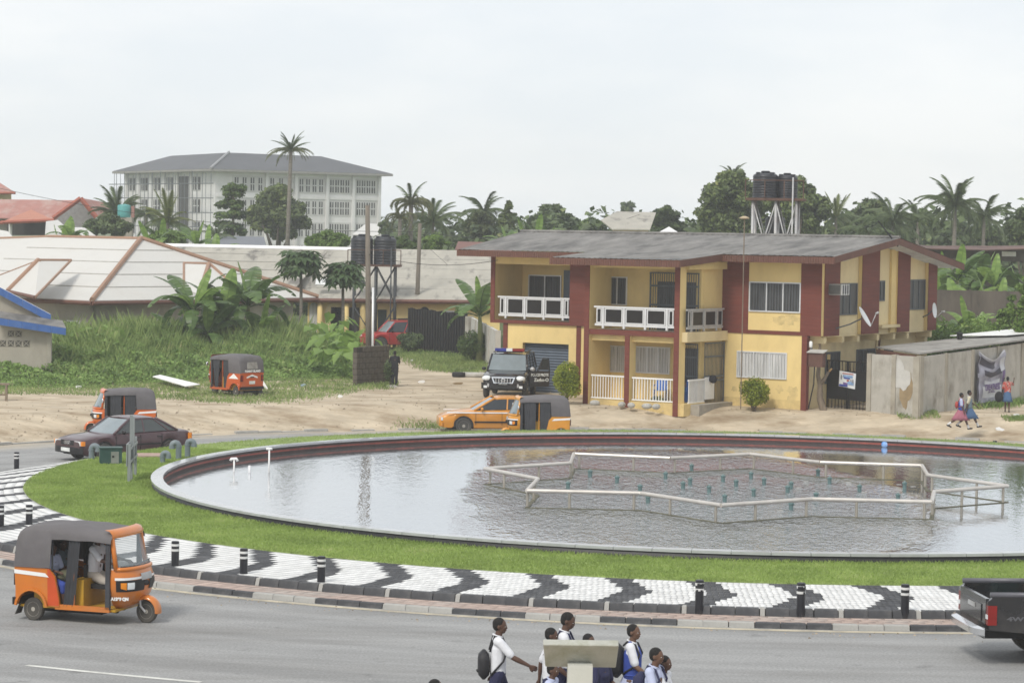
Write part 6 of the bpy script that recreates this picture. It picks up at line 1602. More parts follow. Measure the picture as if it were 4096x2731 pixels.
def rickshaw(lab, loc, rz, col, group, curtains, stripe='band', riders=False, plate_txt='', rear_txt='', cname='', screenm=None):
    mp_ = paint(cname, col)
    o = empty('auto_rickshaw', lab, 'auto rickshaw', loc, rz, group); o.scale = (.94, 1, 1)
    # rear body
    arch = [(-.98 + .30 * cos(t), .24 + .30 * sin(t)) for t in np.linspace(.25, pi - .2, 10)]
    side = [(-1.31, .40), (-1.35, .98), (-.62, .94), (-.50, .80), (-.41, .42), (-.40, .28), (-.66, .28)] + arch
    for s in (-1, 1):
        k = M(); k.slab([(x, s * .645, z) for x, z in side], (0, -s * .05, 0)); k.obj('side_panel', mp_, o, fix=True)
        k = M(); rg = [[(-.98 + rr_ * cos(t), s * y, .24 + rr_ * sin(t)) for rr_, y in ((.30, .645), (.345, .655), (.345, .69), (.30, .69))] for t in np.linspace(.1, pi - .1, 12)]
        k.loft(rg); k.obj('wheel_arch', mp_, o, smooth=50, fix=True)
        k = M(); k.box(-.5, .62, s * .6 - .03, s * .6 + .03, .235, .325); k.obj('sill', mp_, o)
        if stripe == 'band' and riders: k = M(); k.slab([(-.655, s * .6475, .938), (-.62, s * .6475, .938), (-.51, s * .6475, .80), (-.415, s * .6475, .42), (-.41, s * .6475, .30), (-.64, s * .6475, .30)], (0, s * .003, 0)); k.obj('red_panel', mat('red replaced panel', (.50, .07, .015), .4, var=.1), o, fix=True)
        if stripe == 'band': k = M(); k.slab([(-1.345, s * .648, .83), (-1.345, s * .648, .90), (-.70, s * .648, .86), (-.62, s * .648, .79)], (0, s * .004, 0)); k.obj('white_band', m_white, o, fix=True)
        else: k = M(); k.slab([(-1.22, s * .648, .72), (-.92, s * .648, .93), (-.58, s * .648, .72)], (0, s * .004, 0)); k.obj('white_triangle', m_white, o, fix=True)
        M().box(-1.37, -1.33, s * .56 - .06, s * .56 + .06, .62, .86).obj('tail_lamp_housing', m_black, o)
        M().box(-1.382, -1.371, s * .56 - .04, s * .56 + .04, .65, .83).obj('tail_lamp', m_redl, o)
        M().slab([(-1.24, s * .52 - .1, .3), (-1.24, s * .52 + .1, .3), (-1.33, s * .52 + .11, .1), (-1.33, s * .52 - .11, .1)], (-.012, 0, 0)).obj('mud_flap', m_tyre, o)
        wheel(o, (-.98, s * .54, .205), .205, .11)
    M().box(-1.35, -1.31, -.595, .595, .40, .975).obj('back_panel', mp_, o); M().box(-1.40, -1.33, -.62, .62, .27, .40).obj('rear_bumper', m_black, o)
    M().box(-1.358, -1.352, -.16, .16, .50, .63).obj('number_plate', m_plate, o)
    if stripe != 'band':
        k = M(); k.slab([(-1.353, -.30, .74), (-1.353, -.30, .80), (-1.353, 0, .90), (-1.353, .30, .80), (-1.353, .30, .74), (-1.353, .14, .78), (-1.353, -.14, .78)], (-.004, 0, 0)); k.obj('white_badge', m_white, o, fix=True); M().box(-1.362, -1.358, -.11, .11, .77, .81).obj('black_badge', m_black, o)
    M().box(-1.3, .72, -.57, .57, .24, .28).obj('floor', m_must, o); M().box(-1.25, .3, -.3, .3, .14, .24).obj('chassis', m_dark, o)
    # seats and mustard bulkheads
    M().box(-1.0, -.52, -.56, .56, .52, .62).obj('passenger_seat', m_seat, o); M().slab([(-1.0, -.56, .6), (-1.0, .56, .6), (-1.2, .56, 1.1), (-1.2, -.56, 1.1)], (.09, 0, .02)).obj('seat_back', m_seat, o, fix=True)
    M().box(-.98, -.55, -.55, .55, .28, .518).obj('seat_box', m_must, o); M().box(-.20, .02, -.5, .5, .28, .76).obj('engine_panel', m_must, o)
    k = M(); k.box(.025, .36, -.24, .24, .58, .66); k.obj('driver_seat', m_seat, o); M().box(-.14, -.08, -.22, .22, .765, .98).obj('driver_backrest', m_seat, o)
    # front cowl
    angs = np.linspace(-pi / 2, pi / 2, 21); zs = [.26, .30, .36, .44, .52, .6, .68, .76, .84, .92, .98]
    k = M(); k.loft([[cowl(a, z) for a in angs] for z in zs], closed=False, cap=False); k.poly([cowl(a, .26) for a in angs]); k.obj('front_cowl', mp_, o, True)
    def patch(nm, m_, a0, a1, z0, z1, g, z0b=None, z1b=None):
        aa = np.linspace(a0, a1, 9); zz = lambda t, u: (z0 + ((z0b if z0b is not None else z0) - z0) * t) * (1 - u) + (z1 + ((z1b if z1b is not None else z1) - z1) * t) * u
        k = M(); k.loft([[cowl(a, zz(i / 8, u), g) for i, a in enumerate(aa)] for u in (0, .5, 1)], closed=False, cap=False); return k.obj(nm, m_, o, True)
    for s in (-1, 1):
        patch('black_lamp_surround', m_black, s * .10, s * 1.38, .60, .80, 1.012, .60, .80)
        patch('white_trim', m_white, s * .18, s * 1.42, .81, .85, 1.014, .80, .845)
        patch('headlamp', m_lampc, s * .60, s * .92, .64, .76, 1.022, .64, .76); patch('indicator', m_amber, s * .95, s * 1.20, .63, .76, 1.022, .66, .76)
    patch('centre_trim', m_alug, -.25, .25, .78, .90, 1.016)
    M().tube([(1.03, -.1, .72), (1.075, 0, .72)], .05, 8).obj('badge', m_black, o)
    if plate_txt:
        c = cowl(-1.25, .47, 1.02); t_ = np.array(cowl(-1.1, .47)) - np.array(cowl(-1.4, .47)); text(plate_txt, .07, m_white, o, frame(c, -t_ * -1, (0, 0, 1)), bold=.006)
    # windscreen: lower edge follows the cowl, leans back to the visor
    nb = 13; aa = np.linspace(-1.35, 1.35, nb); bot = [np.array(cowl(a, .975)) for a in aa]; top = [np.array((.60 + .10 * cos(a), .55 * sin(a) / sin(1.35), 1.56)) for a in aa]
    def scr(t, j): return tuple(bot[j] * (1 - t) + top[j] * t)
    k = M(); k.loft([[scr(t, j) for j in range(nb)] for t in np.linspace(.06, .97, 6)], closed=False, cap=False); k.obj('windscreen', screenm or m_scr, o, True)
    fr_ = M(); fr_.tube([scr(t, 0) for t in (0, .5, 1)], .045, 8); fr_.tube([scr(t, nb - 1) for t in (0, .5, 1)], .045, 8); fr_.tube([scr(0.02, j) for j in range(nb)], .04, 8); fr_.obj('windscreen_frame', mp_, o, True)
    k = M(); k.tube([scr(.07 + .02 * abs(j - 6) / 6, j) for j in range(1, nb - 1)], .018, 6); k.obj('rubber_seal', m_black, o, True)
    M().tube([scr(.1, 4), tuple(np.array(scr(.16, 10)) + [.02, 0, 0])], .012, 5).obj('wiper', m_black, o)
    k = M(); k.loft([[(.60 + x + .10 * cos(a), .60 * sin(a) / sin(1.35), z) for a in aa] for x, z in ((.03, 1.53), (.04, 1.58), (-.02, 1.65), (-.12, 1.67))], closed=False, cap=False); k.obj('visor', mp_, o, True)
    # roof canopy
    g = random.Random(int(abs(loc[0]) * 100))
    st_ = [(.66, 1.60, 1.44), (.50, 1.645, 1.45), (.25, 1.665, 1.47), (-.05, 1.69, 1.46), (-.32, 1.685, 1.47), (-.56, 1.70, 1.46), (-.60, 1.70, .955), (-.80, 1.69, .95), (-1.02, 1.68, .95), (-1.18, 1.655, .95), (-1.275, 1.58, .95), (-1.315, 1.44, .95), (-1.345, 1.2, .95), (-1.365, .965, .95)]
    rings = []
    for x, zt, zs_ in st_:
        wv_ = g.uniform(-.012, .012); b_ = max(zs_, .95)
        zt2 = zt + wv_; sh = min(.10, max(.003, zt2 - b_ - .01))
        rings.append([(x, -.665, b_), (x, -.66, b_ + (zt2 - sh - b_) * .5), (x, -.645, zt2 - sh), (x, -.56, zt2 - sh * .25), (x, -.3, zt2), (x, 0, zt2 + .015), (x, .3, zt2), (x, .56, zt2 - sh * .25), (x, .645, zt2 - sh), (x, .66, b_ + (zt2 - sh - b_) * .5), (x, .665, b_)])
    k = M(); k.loft(rings, closed=False, cap=False); k.obj('canopy', m_canvas, o, smooth=50)
    M().slab([(-1.372, -.3, 1.12), (-1.372, .3, 1.12), (-1.325, .27, 1.40), (-1.325, -.27, 1.40)], (-.006, 0, 0)).obj('rear_window', m_film, o)
    if rear_txt: text(rear_txt, .125, m_white, o, frame((-1.392, 0, 1.03), (0, -1, 0), (.02, 0, 1)), bold=.006, sx=.95)
    # pillars and hanging strips
    if riders:
        k = M(); k.loft([[(-.60 + .05 * i, .63 + .02 * sin(i * 2), z) for i in range(11)] for z in (.5, 1.47)], closed=False, cap=False); k.obj('far_curtain', m_canvd, o, True)
    for s in (-1, 1):
        M().box(.535, .625, s * .60 - .03, s * .60 + .03, .28, 1.5).obj('door_pillar', m_canvd, o)
        M().cyl((-.12, s * .59, .3), (-.12, s * .59, 1.5), .018, 6).obj('centre_pillar', mp_, o); M().cyl((-.58, s * .6, .9), (-.58, s * .6, 1.5), .02, 6).obj('rear_pillar', m_canvd, o)
        for (a, b, c_, d_) in curtains:
            k = M(); n = 10; top_ = [(a + (b - a) * i / n, s * (.625 + .02 * sin(i * 2.1)), 1.47) for i in range(n + 1)]; bt = [(c_ + (d_ - c_) * i / n, s * (.61 + .03 * sin(i * 2.4 + 1)), .30) for i in range(n + 1)]
            k.loft([bt, top_], closed=False, cap=False); k.obj('curtain', m_canvd, o, True)
        if not riders: M().tube([(.62, s * .62, 1.2), (.70, s * .70, 1.24)], .012, 5).obj('mirror_arm', m_black, o); M().ell((.72, s * .74, 1.27), (.03, .07, .09), 10, 6).obj('mirror', m_chrome, o, True)
    M().tube([(.66, -.3, 1.0), (.72, 0, 1.0), (.66, .3, 1.0)], .018, 6).obj('handlebar', m_black, o); M().tube([(.72, 0, 1.0), (.95, 0, .6)], .03, 6).obj('steering_column', m_black, o)
    # front wheel
    wheel(o, (1.07, 0, .205), .205, .10)
    k = M(); k.loft([[(1.07 + rr_ * cos(t), y, .215 + rr_ * sin(t)) for rr_, y in ((.215, -.105), (.25, -.10), (.275, -.05), (.28, 0), (.275, .05), (.25, .10), (.215, .105))] for t in np.linspace(-.12, pi * .80, 14)], closed=False, cap=False); k.obj('front_mudguard', mp_, o, True)
    for s in (-1, 1): M().tube([(1.07, s * .075, .205), (.98, s * .085, .30), (.95, s * .07, .5)], .022, 6).obj('fork', m_alug, o)
    return o
gk = 'three wheeled auto rickshaws'
F_, R_w = G(147, 622), G(31, 619.3); hv = F_ - R_w; hd = atan2(hv[1], hv[0]) - atan2(.54, 1.93)
def place(loc_local, pt, hd):
    return np.array(pt) - np.array([loc_local[0] * cos(hd) - loc_local[1] * sin(hd), loc_local[0] * sin(hd) + loc_local[1] * cos(hd), 0])
pf = place((1.07 * .94, 0), F_, hd); front_pose = (pf, hd)
m_clear = mat('clear windscreen', (0.35, 0.40, 0.42), .05, alpha=.42, spec=.7)
rickshaw('large orange auto rickshaw with white shirted driver and pupils on the near road', tuple(pf), hd, (0.56, 0.165, 0.015), gk, [(-.22, .02, -.32, -.10)], 'band', True, 'A1289 QN', '', 'orange rickshaw paint', m_clear)
pA_, pB_, pC_ = G(236.4, 395.7), G(209, 391.8), G(254.6, 393.8)
hv = pB_ - (pA_ + pC_) / 2; hd2 = atan2(hv[1], hv[0]); hd2 = radians(138)
pz = place((-.98 * .94, .54), pA_, hd2)
rickshaw('red orange auto rickshaw with white triangle panels parked on the grass, back turned', tuple(pz), hd2, (0.50, 0.085, 0.012), gk, [(.50, .02, .30, .16), (-.20, -.56, -.26, -.56)], 'tri', False, '', 'BONNY ISLAND', 'red orange rickshaw paint')
py_ = D(533.5, 427, 94.0); py_[2] = gz(py_[0], py_[1])
rickshaw('yellow auto rickshaw with dark curtains beside the yellow car behind the pool', tuple(py_), radians(188), (0.62, 0.27, 0.02), gk, [(.48, .02, .44, .02), (-.14, -.55, -.16, -.55)], 'band', False, '', '', 'yellow rickshaw paint')
po_ = D(119, 427, 92.6); po_[2] = gz(po_[0], po_[1])
rickshaw('orange auto rickshaw with dark curtains half hidden behind the purple sedan', tuple(po_), radians(195), (0.58, 0.12, 0.012), gk, [(.42, .0, .40, .0), (-.14, -.55, -.16, -.55)], 'band', False, '', '', 'deep orange rickshaw paint')

# ---- cars
def interp(x, pts):
    if x <= pts[0][0]: return pts[0][1]
    for (a, b), (c, d) in zip(pts[:-1], pts[1:]):
        if x <= c: t = (x - a) / (c - a); return b + (d - b) * t
    return pts[-1][1]
def car(name, lab, cat, loc, rz, p, group=None):
    o = empty(name, lab, cat, loc, rz, group); L, Wd = p['L'], p['W']; h = Wd / 2; mb = p['paint']; zb = p.get('zb', .22); ar = p['r'] + .07
    xs_ = sorted(set([round(x, 3) for x in np.linspace(-L / 2, L / 2, 30)] + [round(xw + ar * cos(t), 3) for xw in (p['xf'], p['xr']) for t in np.linspace(0, pi, 13)] + [round(s * (L / 2 - e), 3) for s in (-1, 1) for e in (.03, .08, .16)]))
    rings = []
    for x in xs_:
        e = abs(x) / (L / 2); w = h * (1 - p.get('taper', .13) * e ** 7 - .03 * e ** 2); zt = interp(x, p['top']); b = zb + .10 * max(0, e - .9) * 10 * .6
        for xw in (p['xf'], p['xr']):
            dx = abs(x - xw)
            if dx < ar: b = max(b, p['r'] + sqrt(max(0, ar * ar - dx * dx)))
        b = min(b, zt - .12); m1 = b + (zt - b) * .35; m2 = b + (zt - b) * .72
        rings.append([(x, -w * .955, b), (x, -w * .995, m1), (x, -w, m2), (x, -w * .96, zt - .035), (x, -w * .88, zt), (x, -w * .45, zt + .018), (x, 0, zt + .025), (x, w * .45, zt + .018), (x, w * .88, zt), (x, w * .96, zt - .035), (x, w, m2), (x, w * .995, m1), (x, w * .955, b)])
    k = M(); k.loft(rings); k.obj('body', mb, o, smooth=38, fix=True)
    M().box(-L / 2 + .25, L / 2 - .3, -h * .8, h * .8, zb - .04, zb + .05).obj('underbody', m_dark, o)
    for xw in (p['xf'], p['xr']):
        M().box(xw - ar, xw + ar, -h * .93, h * .93, zb + .02, p['r'] + ar * .92).obj('wheel_well', m_dark, o)
        for s in (-1, 1): wheel(o, (xw, s * (h - .12), p['r']), p['r'], .20, p.get('rim'))
    # greenhouse
    wb, wt, rt, rb = p['gh']; zB, zR = p['belt'], p['H']; hb_, hr_ = h * .90, h * p.get('tumble', .70)
    base = [(wb, -hb_, interp(wb, p['top'])), (wb, hb_, interp(wb, p['top'])), (rb, hb_, interp(rb, p['top'])), (rb, -hb_, interp(rb, p['top']))]
    topc = [(wt, -hr_, zR - .05), (wt, hr_, zR - .05), (rt, hr_, zR - .05), (rt, -hr_, zR - .05)]
    gl_ = p.get('glass', m_glass)
    bv, tv = [np.array(q) for q in base], [np.array(q) for q in topc]
    def pane(nm, a, b, c, d, m_, ins=.06):
        a, b, c, d = [np.array(q) for q in (a, b, c, d)]; ce = (a + b + c + d) / 4; n_ = np.cross(b - a, d - a); n_ /= np.linalg.norm(n_)
        q = [x + (ce - x) * ins for x in (a, b, c, d)]; k = M(); k.slab(q, n_ * .012); k.obj(nm, m_, o, fix=True)
    ws = p.get('ws', m_scr)
    bow = lambda a, b, f: None
    # curved windscreen
    k = M(); k.loft([[tuple((bv[0] * (1 - t) + tv[0] * t) * (1 - u) + (bv[1] * (1 - t) + tv[1] * t) * u + np.array([.10 * sin(pi * u), 0, 0])) for u in np.linspace(.03, .97, 9)] for t in np.linspace(.03, .97, 5)], closed=False, cap=False); k.obj('windscreen', ws, o, True)
    pane('rear_window', bv[2], bv[3], tv[3], tv[2], gl_)
    for s, (i, j) in ((-1, (0, 3)), (1, (1, 2))):
        fr0 = p['pill']; pr_ = [0.0] + list(fr0) + [1.0]
        lerp = lambda a, b, t: a + (b - a) * t
        for t0, t1 in zip(pr_[:-1], pr_[1:]):
            # side glass between pillars (fractions along the belt and the roof)
            pane('side_window', lerp(bv[i], bv[j], t0), lerp(bv[i], bv[j], t1), lerp(tv[i], tv[j], t1), lerp(tv[i], tv[j], t0), gl_, .05)
        for t in fr0:
            a, b = lerp(bv[i], bv[j], t), lerp(tv[i], tv[j], t); M().tube([tuple(a), tuple(b)], .035, 6).obj('pillar', p.get('pillm', mb), o)
    for a, b in zip(bv, tv): M().tube([tuple(a), tuple((a + b) / 2 + [0, 0, .01]), tuple(b)], .045, 8).obj('roof_pillar', mb, o, True)
    k = M(); n = 9
    rr_ = []
    for i in range(n):
        t = i / (n - 1); x = wt + (rt - wt) * t; e = abs(2 * t - 1) ** 4; z = zR - .04 * e
        rr_.append([(x, -hr_ - .035, z - .09), (x, -hr_ - .03, z - .03), (x, -hr_ * .8, z), (x, 0, z + .02), (x, hr_ * .8, z), (x, hr_ + .03, z - .03), (x, hr_ + .035, z - .09)])
    k.loft(rr_); k.obj('roof', mb, o, smooth=40, fix=True)
    M().box(rb + .2, wb - .35, -h * .75, h * .75, zB - .5, zB - .04).obj('interior', m_seat, o)
    for sx in (.15, -.75):
        for s in (-1, 1): M().box(sx + (wb + rb) / 2 + .2, sx + (wb + rb) / 2 + .32, s * .36 - .22, s * .36 + .22, zB - .3, zB + .28).obj('seat_back', m_seat, o)
    for s in (-1, 1):
        M().ell((wb - .28, s * (h + .08), zB + .06), (.06, .10, .075), 10, 6).obj('mirror', p.get('mir', m_black), o, True)
        for dx in p.get('doors', ()):
            M().box(dx - .006, dx + .006, s * h * .99 - .01, s * h * .99 + .014, zb + .12, zB - .05).obj('door_gap', m_dark, o)
        for dx in p.get('handles', ()): M().box(dx - .09, dx + .09, s * h - .005, s * h + .028, zB - .14, zB - .11).obj('door_handle', m_black, o)
        if 'strip' in p: M().box(p['xr'] + ar + .02, p['xf'] - ar - .02, s * h * .985, s * (h + .02), p['strip'], p['strip'] + .05).obj('side_strip', m_black, o) if s > 0 else M().box(p['xr'] + ar + .02, p['xf'] - ar - .02, -(h + .02), -h * .985, p['strip'], p['strip'] + .05).obj('side_strip', m_black, o)
    return o
def bumper(o, x, w, z0, z1, m_, s=1, t=.12, name='bumper'):
    k = M(); k.loft([[(x + s * t * (1 - (2 * u - 1) ** 6) * g, (2 * u - 1) * w, z) for g, z in ((.3, z0), (1, z0 + .03), (1, z1 - .03), (.3, z1))] for u in np.linspace(0, 1, 13)], closed=True); k.obj(name, m_, o, smooth=40, fix=True)
m_purple = paint('aged dark purple paint', (0.062, 0.030, 0.036), (.11, .08, .075), .35, .38)
pa = G(125, 453.2); ha = radians(180 + 43); pa = np.array([*D(123.5, 450, 84.3)[:2], 0]); pa[2] = gz(pa[0], pa[1])
au = car('car', 'dark purple four door sedan driving round the left side of the roundabout', 'car', tuple(pa), ha,
         dict(L=4.39, W=1.70, H=1.40, r=.30, xf=1.28, xr=-1.27, zb=.24, belt=.88, paint=m_purple, gh=(.90, .20, -.82, -1.62), pill=(.47, .86), tumble=.72,
              top=[(-2.2, .80), (-2.1, .90), (-1.5, .92), (.9, .88), (1.6, .82), (2.05, .74), (2.2, .66)], doors=(.86, -.10, -.95), handles=(.05, -.85), strip=.50, ws=m_scr, glass=glassmat('tinted side glass', (0.05, 0.06, 0.06), .06)))
bumper(au, 2.12, .83, .27, .50, m_black, 1, .14); bumper(au, -2.12, .83, .28, .55, m_black, -1, .12)
M().box(2.165, 2.20, -.38, .38, .545, .70).obj('grille', m_black, au)
for s in (-1, 1):
    M().box(2.12, 2.19, s * .57 - .17, s * .57 + .17, .55, .69).obj('headlight', m_lampc, au); M().box(2.05, 2.16, s * .785 - .045, s * .785 + .045, .55, .69).obj('indicator', m_amber, au); M().box(-2.18, -2.12, s * .62 - .2, s * .62 + .2, .62, .82).obj('tail_light', m_redl, au); M().box(-2.16, -2.05, s * .80 - .03, s * .80 + .03, .62, .82).obj('tail_indicator', m_amber, au)
M().box(2.25, 2.275, -.25, .25, .34, .46).obj('number_plate', m_plate, au)
k = M()
for i in range(4):
    c = -.12 + i * .08; k.tube([(2.206, c + .05 * cos(t), .625 + .05 * sin(t)) for t in np.linspace(0, 2 * pi, 13)], .009, 5)
k.obj('ring_emblem', m_chrome, au)
m_ycar = paint('amber taxi paint', (0.58, 0.235, 0.02))
pc = np.array([*D(497, 425, 97.5)[:2], 0]); pc[2] = gz(pc[0], pc[1])
yc = car('car', 'amber yellow saloon car with white waist stripe, behind the yellow auto rickshaw', 'car', tuple(pc), radians(186),
         dict(L=4.55, W=1.76, H=1.42, r=.31, xf=1.35, xr=-1.30, zb=.24, belt=.90, paint=m_ycar, gh=(.95, .15, -.85, -1.65), pill=(.48, .88), top=[(-2.27, .75), (-2.15, .92), (-1.5, .96), (.95, .90), (1.6, .82), (2.1, .70), (2.27, .60)], doors=(.9, -.1), strip=.45, mir=m_ycar))
for s in (-1, 1): M().box(2.14, 2.22, s * .6 - .2, s * .6 + .2, .52, .64).obj('headlight', m_lampc, yc); M().box(-1.9, 2.0, s * .865 - .02, s * .865 + .022, .80, .845).obj('white_stripe', m_white, yc)
bumper(yc, 2.16, .85, .28, .48, m_ycar, 1, .12)
# black police vehicle
m_pblk = paint('glossy black paint', (0.012, 0.010, 0.011), (.08, .065, .05), .25, .2)
ph = radians(-97); pp_ = np.array([*D(510, 394, 108.0)[:2], 0.0]); 
ps = car('police_suv', 'black police four wheel drive with coloured light bar and open door by the garage', 'police car', tuple(pp_), ph,
         dict(L=4.75, W=1.88, H=1.83, r=.38, xf=1.45, xr=-1.32, zb=.38, belt=1.12, paint=m_pblk, gh=(1.10, .45, -1.95, -2.25), pill=(.36, .70), tumble=.78, taper=.09,
              top=[(-2.37, .95), (-2.3, 1.12), (1.1, 1.12), (1.5, 1.08), (2.1, 1.0), (2.3, .93), (2.37, .85)], doors=(1.0, -.1, -1.2), rim=m_alug, ws=glassmat('sky lit windscreen', (0.17, 0.20, 0.21), .06)))
bumper(ps, 2.28, .93, .42, .68, m_pblk, 1, .14); M().box(2.40, 2.43, -.55, .55, .44, .58).obj('air_intake', m_dark, ps)
fm_ = M(); fm_.slab([(2.335, -.50, .92), (2.335, .50, .92), (2.36, .40, .66), (2.36, -.40, .66)], (.035, 0, 0)); fm_.obj('grille_surround', m_chrome, ps, fix=True)
k = M(); k.slab([(2.375, -.43, .87), (2.375, .43, .87), (2.40, .35, .69), (2.40, -.35, .69)], (.012, 0, 0)); k.obj('grille', m_black, ps, fix=True)
for i in range(6):
    y = -.30 + i * .12
    if abs(y) > .05: M().box(2.39, 2.43, y - .018, y + .018, .69, .86).obj('grille_bar', m_chrome, ps)
k = M(); k.tube([(2.43, .10 * cos(t), .79 + .06 * sin(t)) for t in np.linspace(0, 2 * pi, 15)], .014, 5); k.tube([(2.43, .04 * cos(t), .79 + .055 * sin(t)) for t in np.linspace(0, 2 * pi, 13)], .01, 5); k.obj('oval_emblem', m_chrome, ps)
for s in (-1, 1):
    k = M(); k.ell((2.25, s * .70, .845), (.17, .215, .125), 14, 8); k.obj('headlight', m_lampc, ps, True)
    M().box(2.36, 2.42, s * .74 - .07, s * .74 + .07, .46, .56).obj('fog_lamp', m_lampc, ps); M().box(2.395, 2.43, s * .62 - .035, s * .62 + .035, .5, .64).obj('bumper_trim', m_alug, ps)
M().box(2.432, 2.445, -.26, .26, .585, .67).obj('number_plate', m_black, ps); text('NPF 3121D', .075, m_plate, ps, frame((2.45, 0, .628), (0, 1, 0), (0, 0, 1)))
lbx = empty('light_bar', None, None); lbx.parent = ps
M().box(.12, .40, .12, .62, 1.90, 2.02).obj('red_lamp', m_redl, lbx); M().box(.12, .40, -.62, -.14, 1.90, 2.02).obj('blue_lamp', mat('blue lamp', (.03, .04, .25), .25), lbx); M().box(.12, .40, -.138, .118, 1.90, 2.02).obj('white_lamp', m_lampc, lbx); M().box(.2, .32, -.55, .55, 1.84, 1.898).obj('mount', m_black, lbx)
for s in (-1, 1): M().tube([(.3, s * .68, 1.86), (-1.7, s * .68, 1.88)], .025, 6).obj('roof_rail', m_black, ps)
# open door: hinged at the front pillar, swung forward so its outer face looks ahead
da = radians(68); hx, hy = 0.98, .93
dv = np.array([-cos(da), sin(da), 0]); 
def dpt(s, z, off=0): q = np.array([hx, hy, 0]) + dv * s; n_ = np.array([sin(da), cos(da), 0]); return tuple(q + n_ * off + [0, 0, z])
dr = M(); dr.slab([dpt(0, .46), dpt(.86, .46), dpt(.90, 1.12), dpt(0, 1.12)], tuple(np.array([sin(da), cos(da), 0]) * -.09)); dro = dr.obj('open_door', m_pblk, ps, fix=True)
k = M(); k.slab([dpt(.42, 1.16, -.03), dpt(.86, 1.16, -.03), dpt(.80, 1.62, -.03), dpt(.62, 1.62, -.03)], tuple(np.array([sin(da), cos(da), 0]) * -.015)); k.obj('door_glass', m_glass, dro, fix=True)
k = M(); k.tube([dpt(.36, 1.12, -.04), dpt(.60, 1.66, -.04), dpt(.82, 1.66, -.04), dpt(.88, 1.12, -.04)], .035, 6); k.obj('door_frame', m_pblk, dro)
M().ell(dpt(.10, 1.2, .10), (.07, .11, .09), 10, 6).obj('door_mirror', m_alug, dro, True)
tx = tuple(-dv * -1)
text('POLICE PROTE', .155, m_plate, dro, frame(dpt(.45, .95, .012), tx, (0, 0, 1)), bold=.006, sx=.74); text('Zagbo-O', .19, m_plate, dro, frame(dpt(.52, .74, .012), tx, (0, 0, 1)), bold=.006, sx=.9)
# red car behind the black gate
m_rcar = paint('red car paint', (0.36, 0.02, 0.02))
pr0 = np.array([*D(399, 330, 148.4)[:2], 0.0])
rc = car('car', 'red car mostly hidden behind the black corrugated gate and weeds', 'car', tuple(pr0), radians(203), dict(L=4.5, W=1.8, H=1.68, r=.34, xf=1.4, xr=-1.35, zb=.3, belt=1.0, paint=m_rcar, gh=(1.05, .45, -1.9, -2.1), pill=(.34, .68), top=[(-2.2, .8), (-2.1, 1.0), (1.0, 1.0), (2.0, .88), (2.22, .7)], doors=(.9, -.1)))
for s in (-1, 1): M().tube([(.3, s * .6, 1.73), (-1.6, s * .6, 1.74)], .03, 6).obj('roof_rail', m_black, rc); M().box(2.12, 2.2, s * .6 - .2, s * .6 + .2, .66, .8).obj('headlight', m_lampc, rc)
# black pickup leaving the frame on the right
m_pk = paint('black pickup paint', (0.016, 0.016, 0.018), (.12, .11, .10), .4, .22)
pk0 = G(1062, 666); hk = radians(5); 
pk = empty('pickup_truck', 'black pickup truck with open bed and silver rear bumper at the lower right', 'pickup truck', (0, 0, 0), hk)
# local: x forward, rear axle at x=0, tailgate at x=-1.25
pk.location = tuple(place((0.05, -.78), pk0, hk))
for s in (-1, 1):
    ar = .46; sd = [(-1.22, .62), (-1.25, 1.08), (-1.15, 1.16), (1.25, 1.16), (1.25, .50), (ar + .02, .50)] + [(ar * cos(t), .40 + ar * sin(t)) for t in np.linspace(.25, pi - .25, 12)] + [(-ar - .12, .56)]
    k = M(); k.slab([(x, s * .90, z) for x, z in sd], (0, -s * .10, 0)); k.obj('bed_side', m_pk, pk, fix=True)
    k = M(); k.loft([[((ar + e) * cos(t), s * y, .40 + (ar + e) * sin(t)) for e, y in ((0, .90), (.0, .935), (.07, .93), (.10, .90))] for t in np.linspace(.1, pi - .1, 14)]); k.obj('wheel_flare', m_pk, pk, smooth=50, fix=True)
    k = M(); k.tube([(-1.2, s * .86, 1.19), (1.25, s * .86, 1.19)], .045, 8); k.obj('bed_rail', mat('bed rail trim', (.10, .10, .115), .35), pk, True)
    M().box(-1.25, -1.10, s * .86 - .055, s * .86 + .055, .70, 1.02).obj('tail_light', m_redl, pk); M().box(-1.262, -1.251, s * .86 - .05, s * .86 + .05, .80, .87).obj('tail_lens', m_lampc, pk)
    wheel(pk, (0, s * .77, .38), .38, .24, m_alug); wheel(pk, (3.05, s * .77, .38), .38, .24, m_alug)
    text('4WD', .09, mat('dull badge', (.10, .10, .11), .5), pk, frame((-.72, s * .902, .80), (1 if s < 0 else -1, 0, 0), (0, 0, 1)), bold=.004, sx=2.0)
M().box(-1.255, -1.19, -.79, .79, .60, 1.12).obj('tailgate', m_pk, pk); M().box(-1.27, -1.256, -.55, .55, .72, 1.0).obj('tailgate_panel', m_pk, pk); M().box(-1.285, -1.271, -.2, .2, .9, .97).obj('tailgate_handle', m_alug, pk)
M().box(-1.18, 1.24, -.80, .80, .58, .64).obj('bed_floor', m_dark, pk); M().box(1.20, 1.26, -.8, .8, .64, 1.3).obj('bed_front', m_pk, pk)
bumper(pk, -1.30, .93, .50, .66, m_chrome, -1, .16, 'rear_bumper'); M().box(-1.2, 3.6, -.5, .5, .42, .56).obj('chassis', m_dark, pk)
k = M(); k.loft([[(x, -w, .45), (x, -w, zt - .05), (x, -w * .9, zt), (x, w * .9, zt), (x, w, zt - .05), (x, w, .45)] for x, w, zt in ((1.3, .89, 1.16), (2.4, .9, 1.15), (3.0, .9, 1.08), (3.9, .88, 1.0), (4.1, .8, .85))]); k.obj('front_body', m_pk, pk, smooth=40, fix=True)
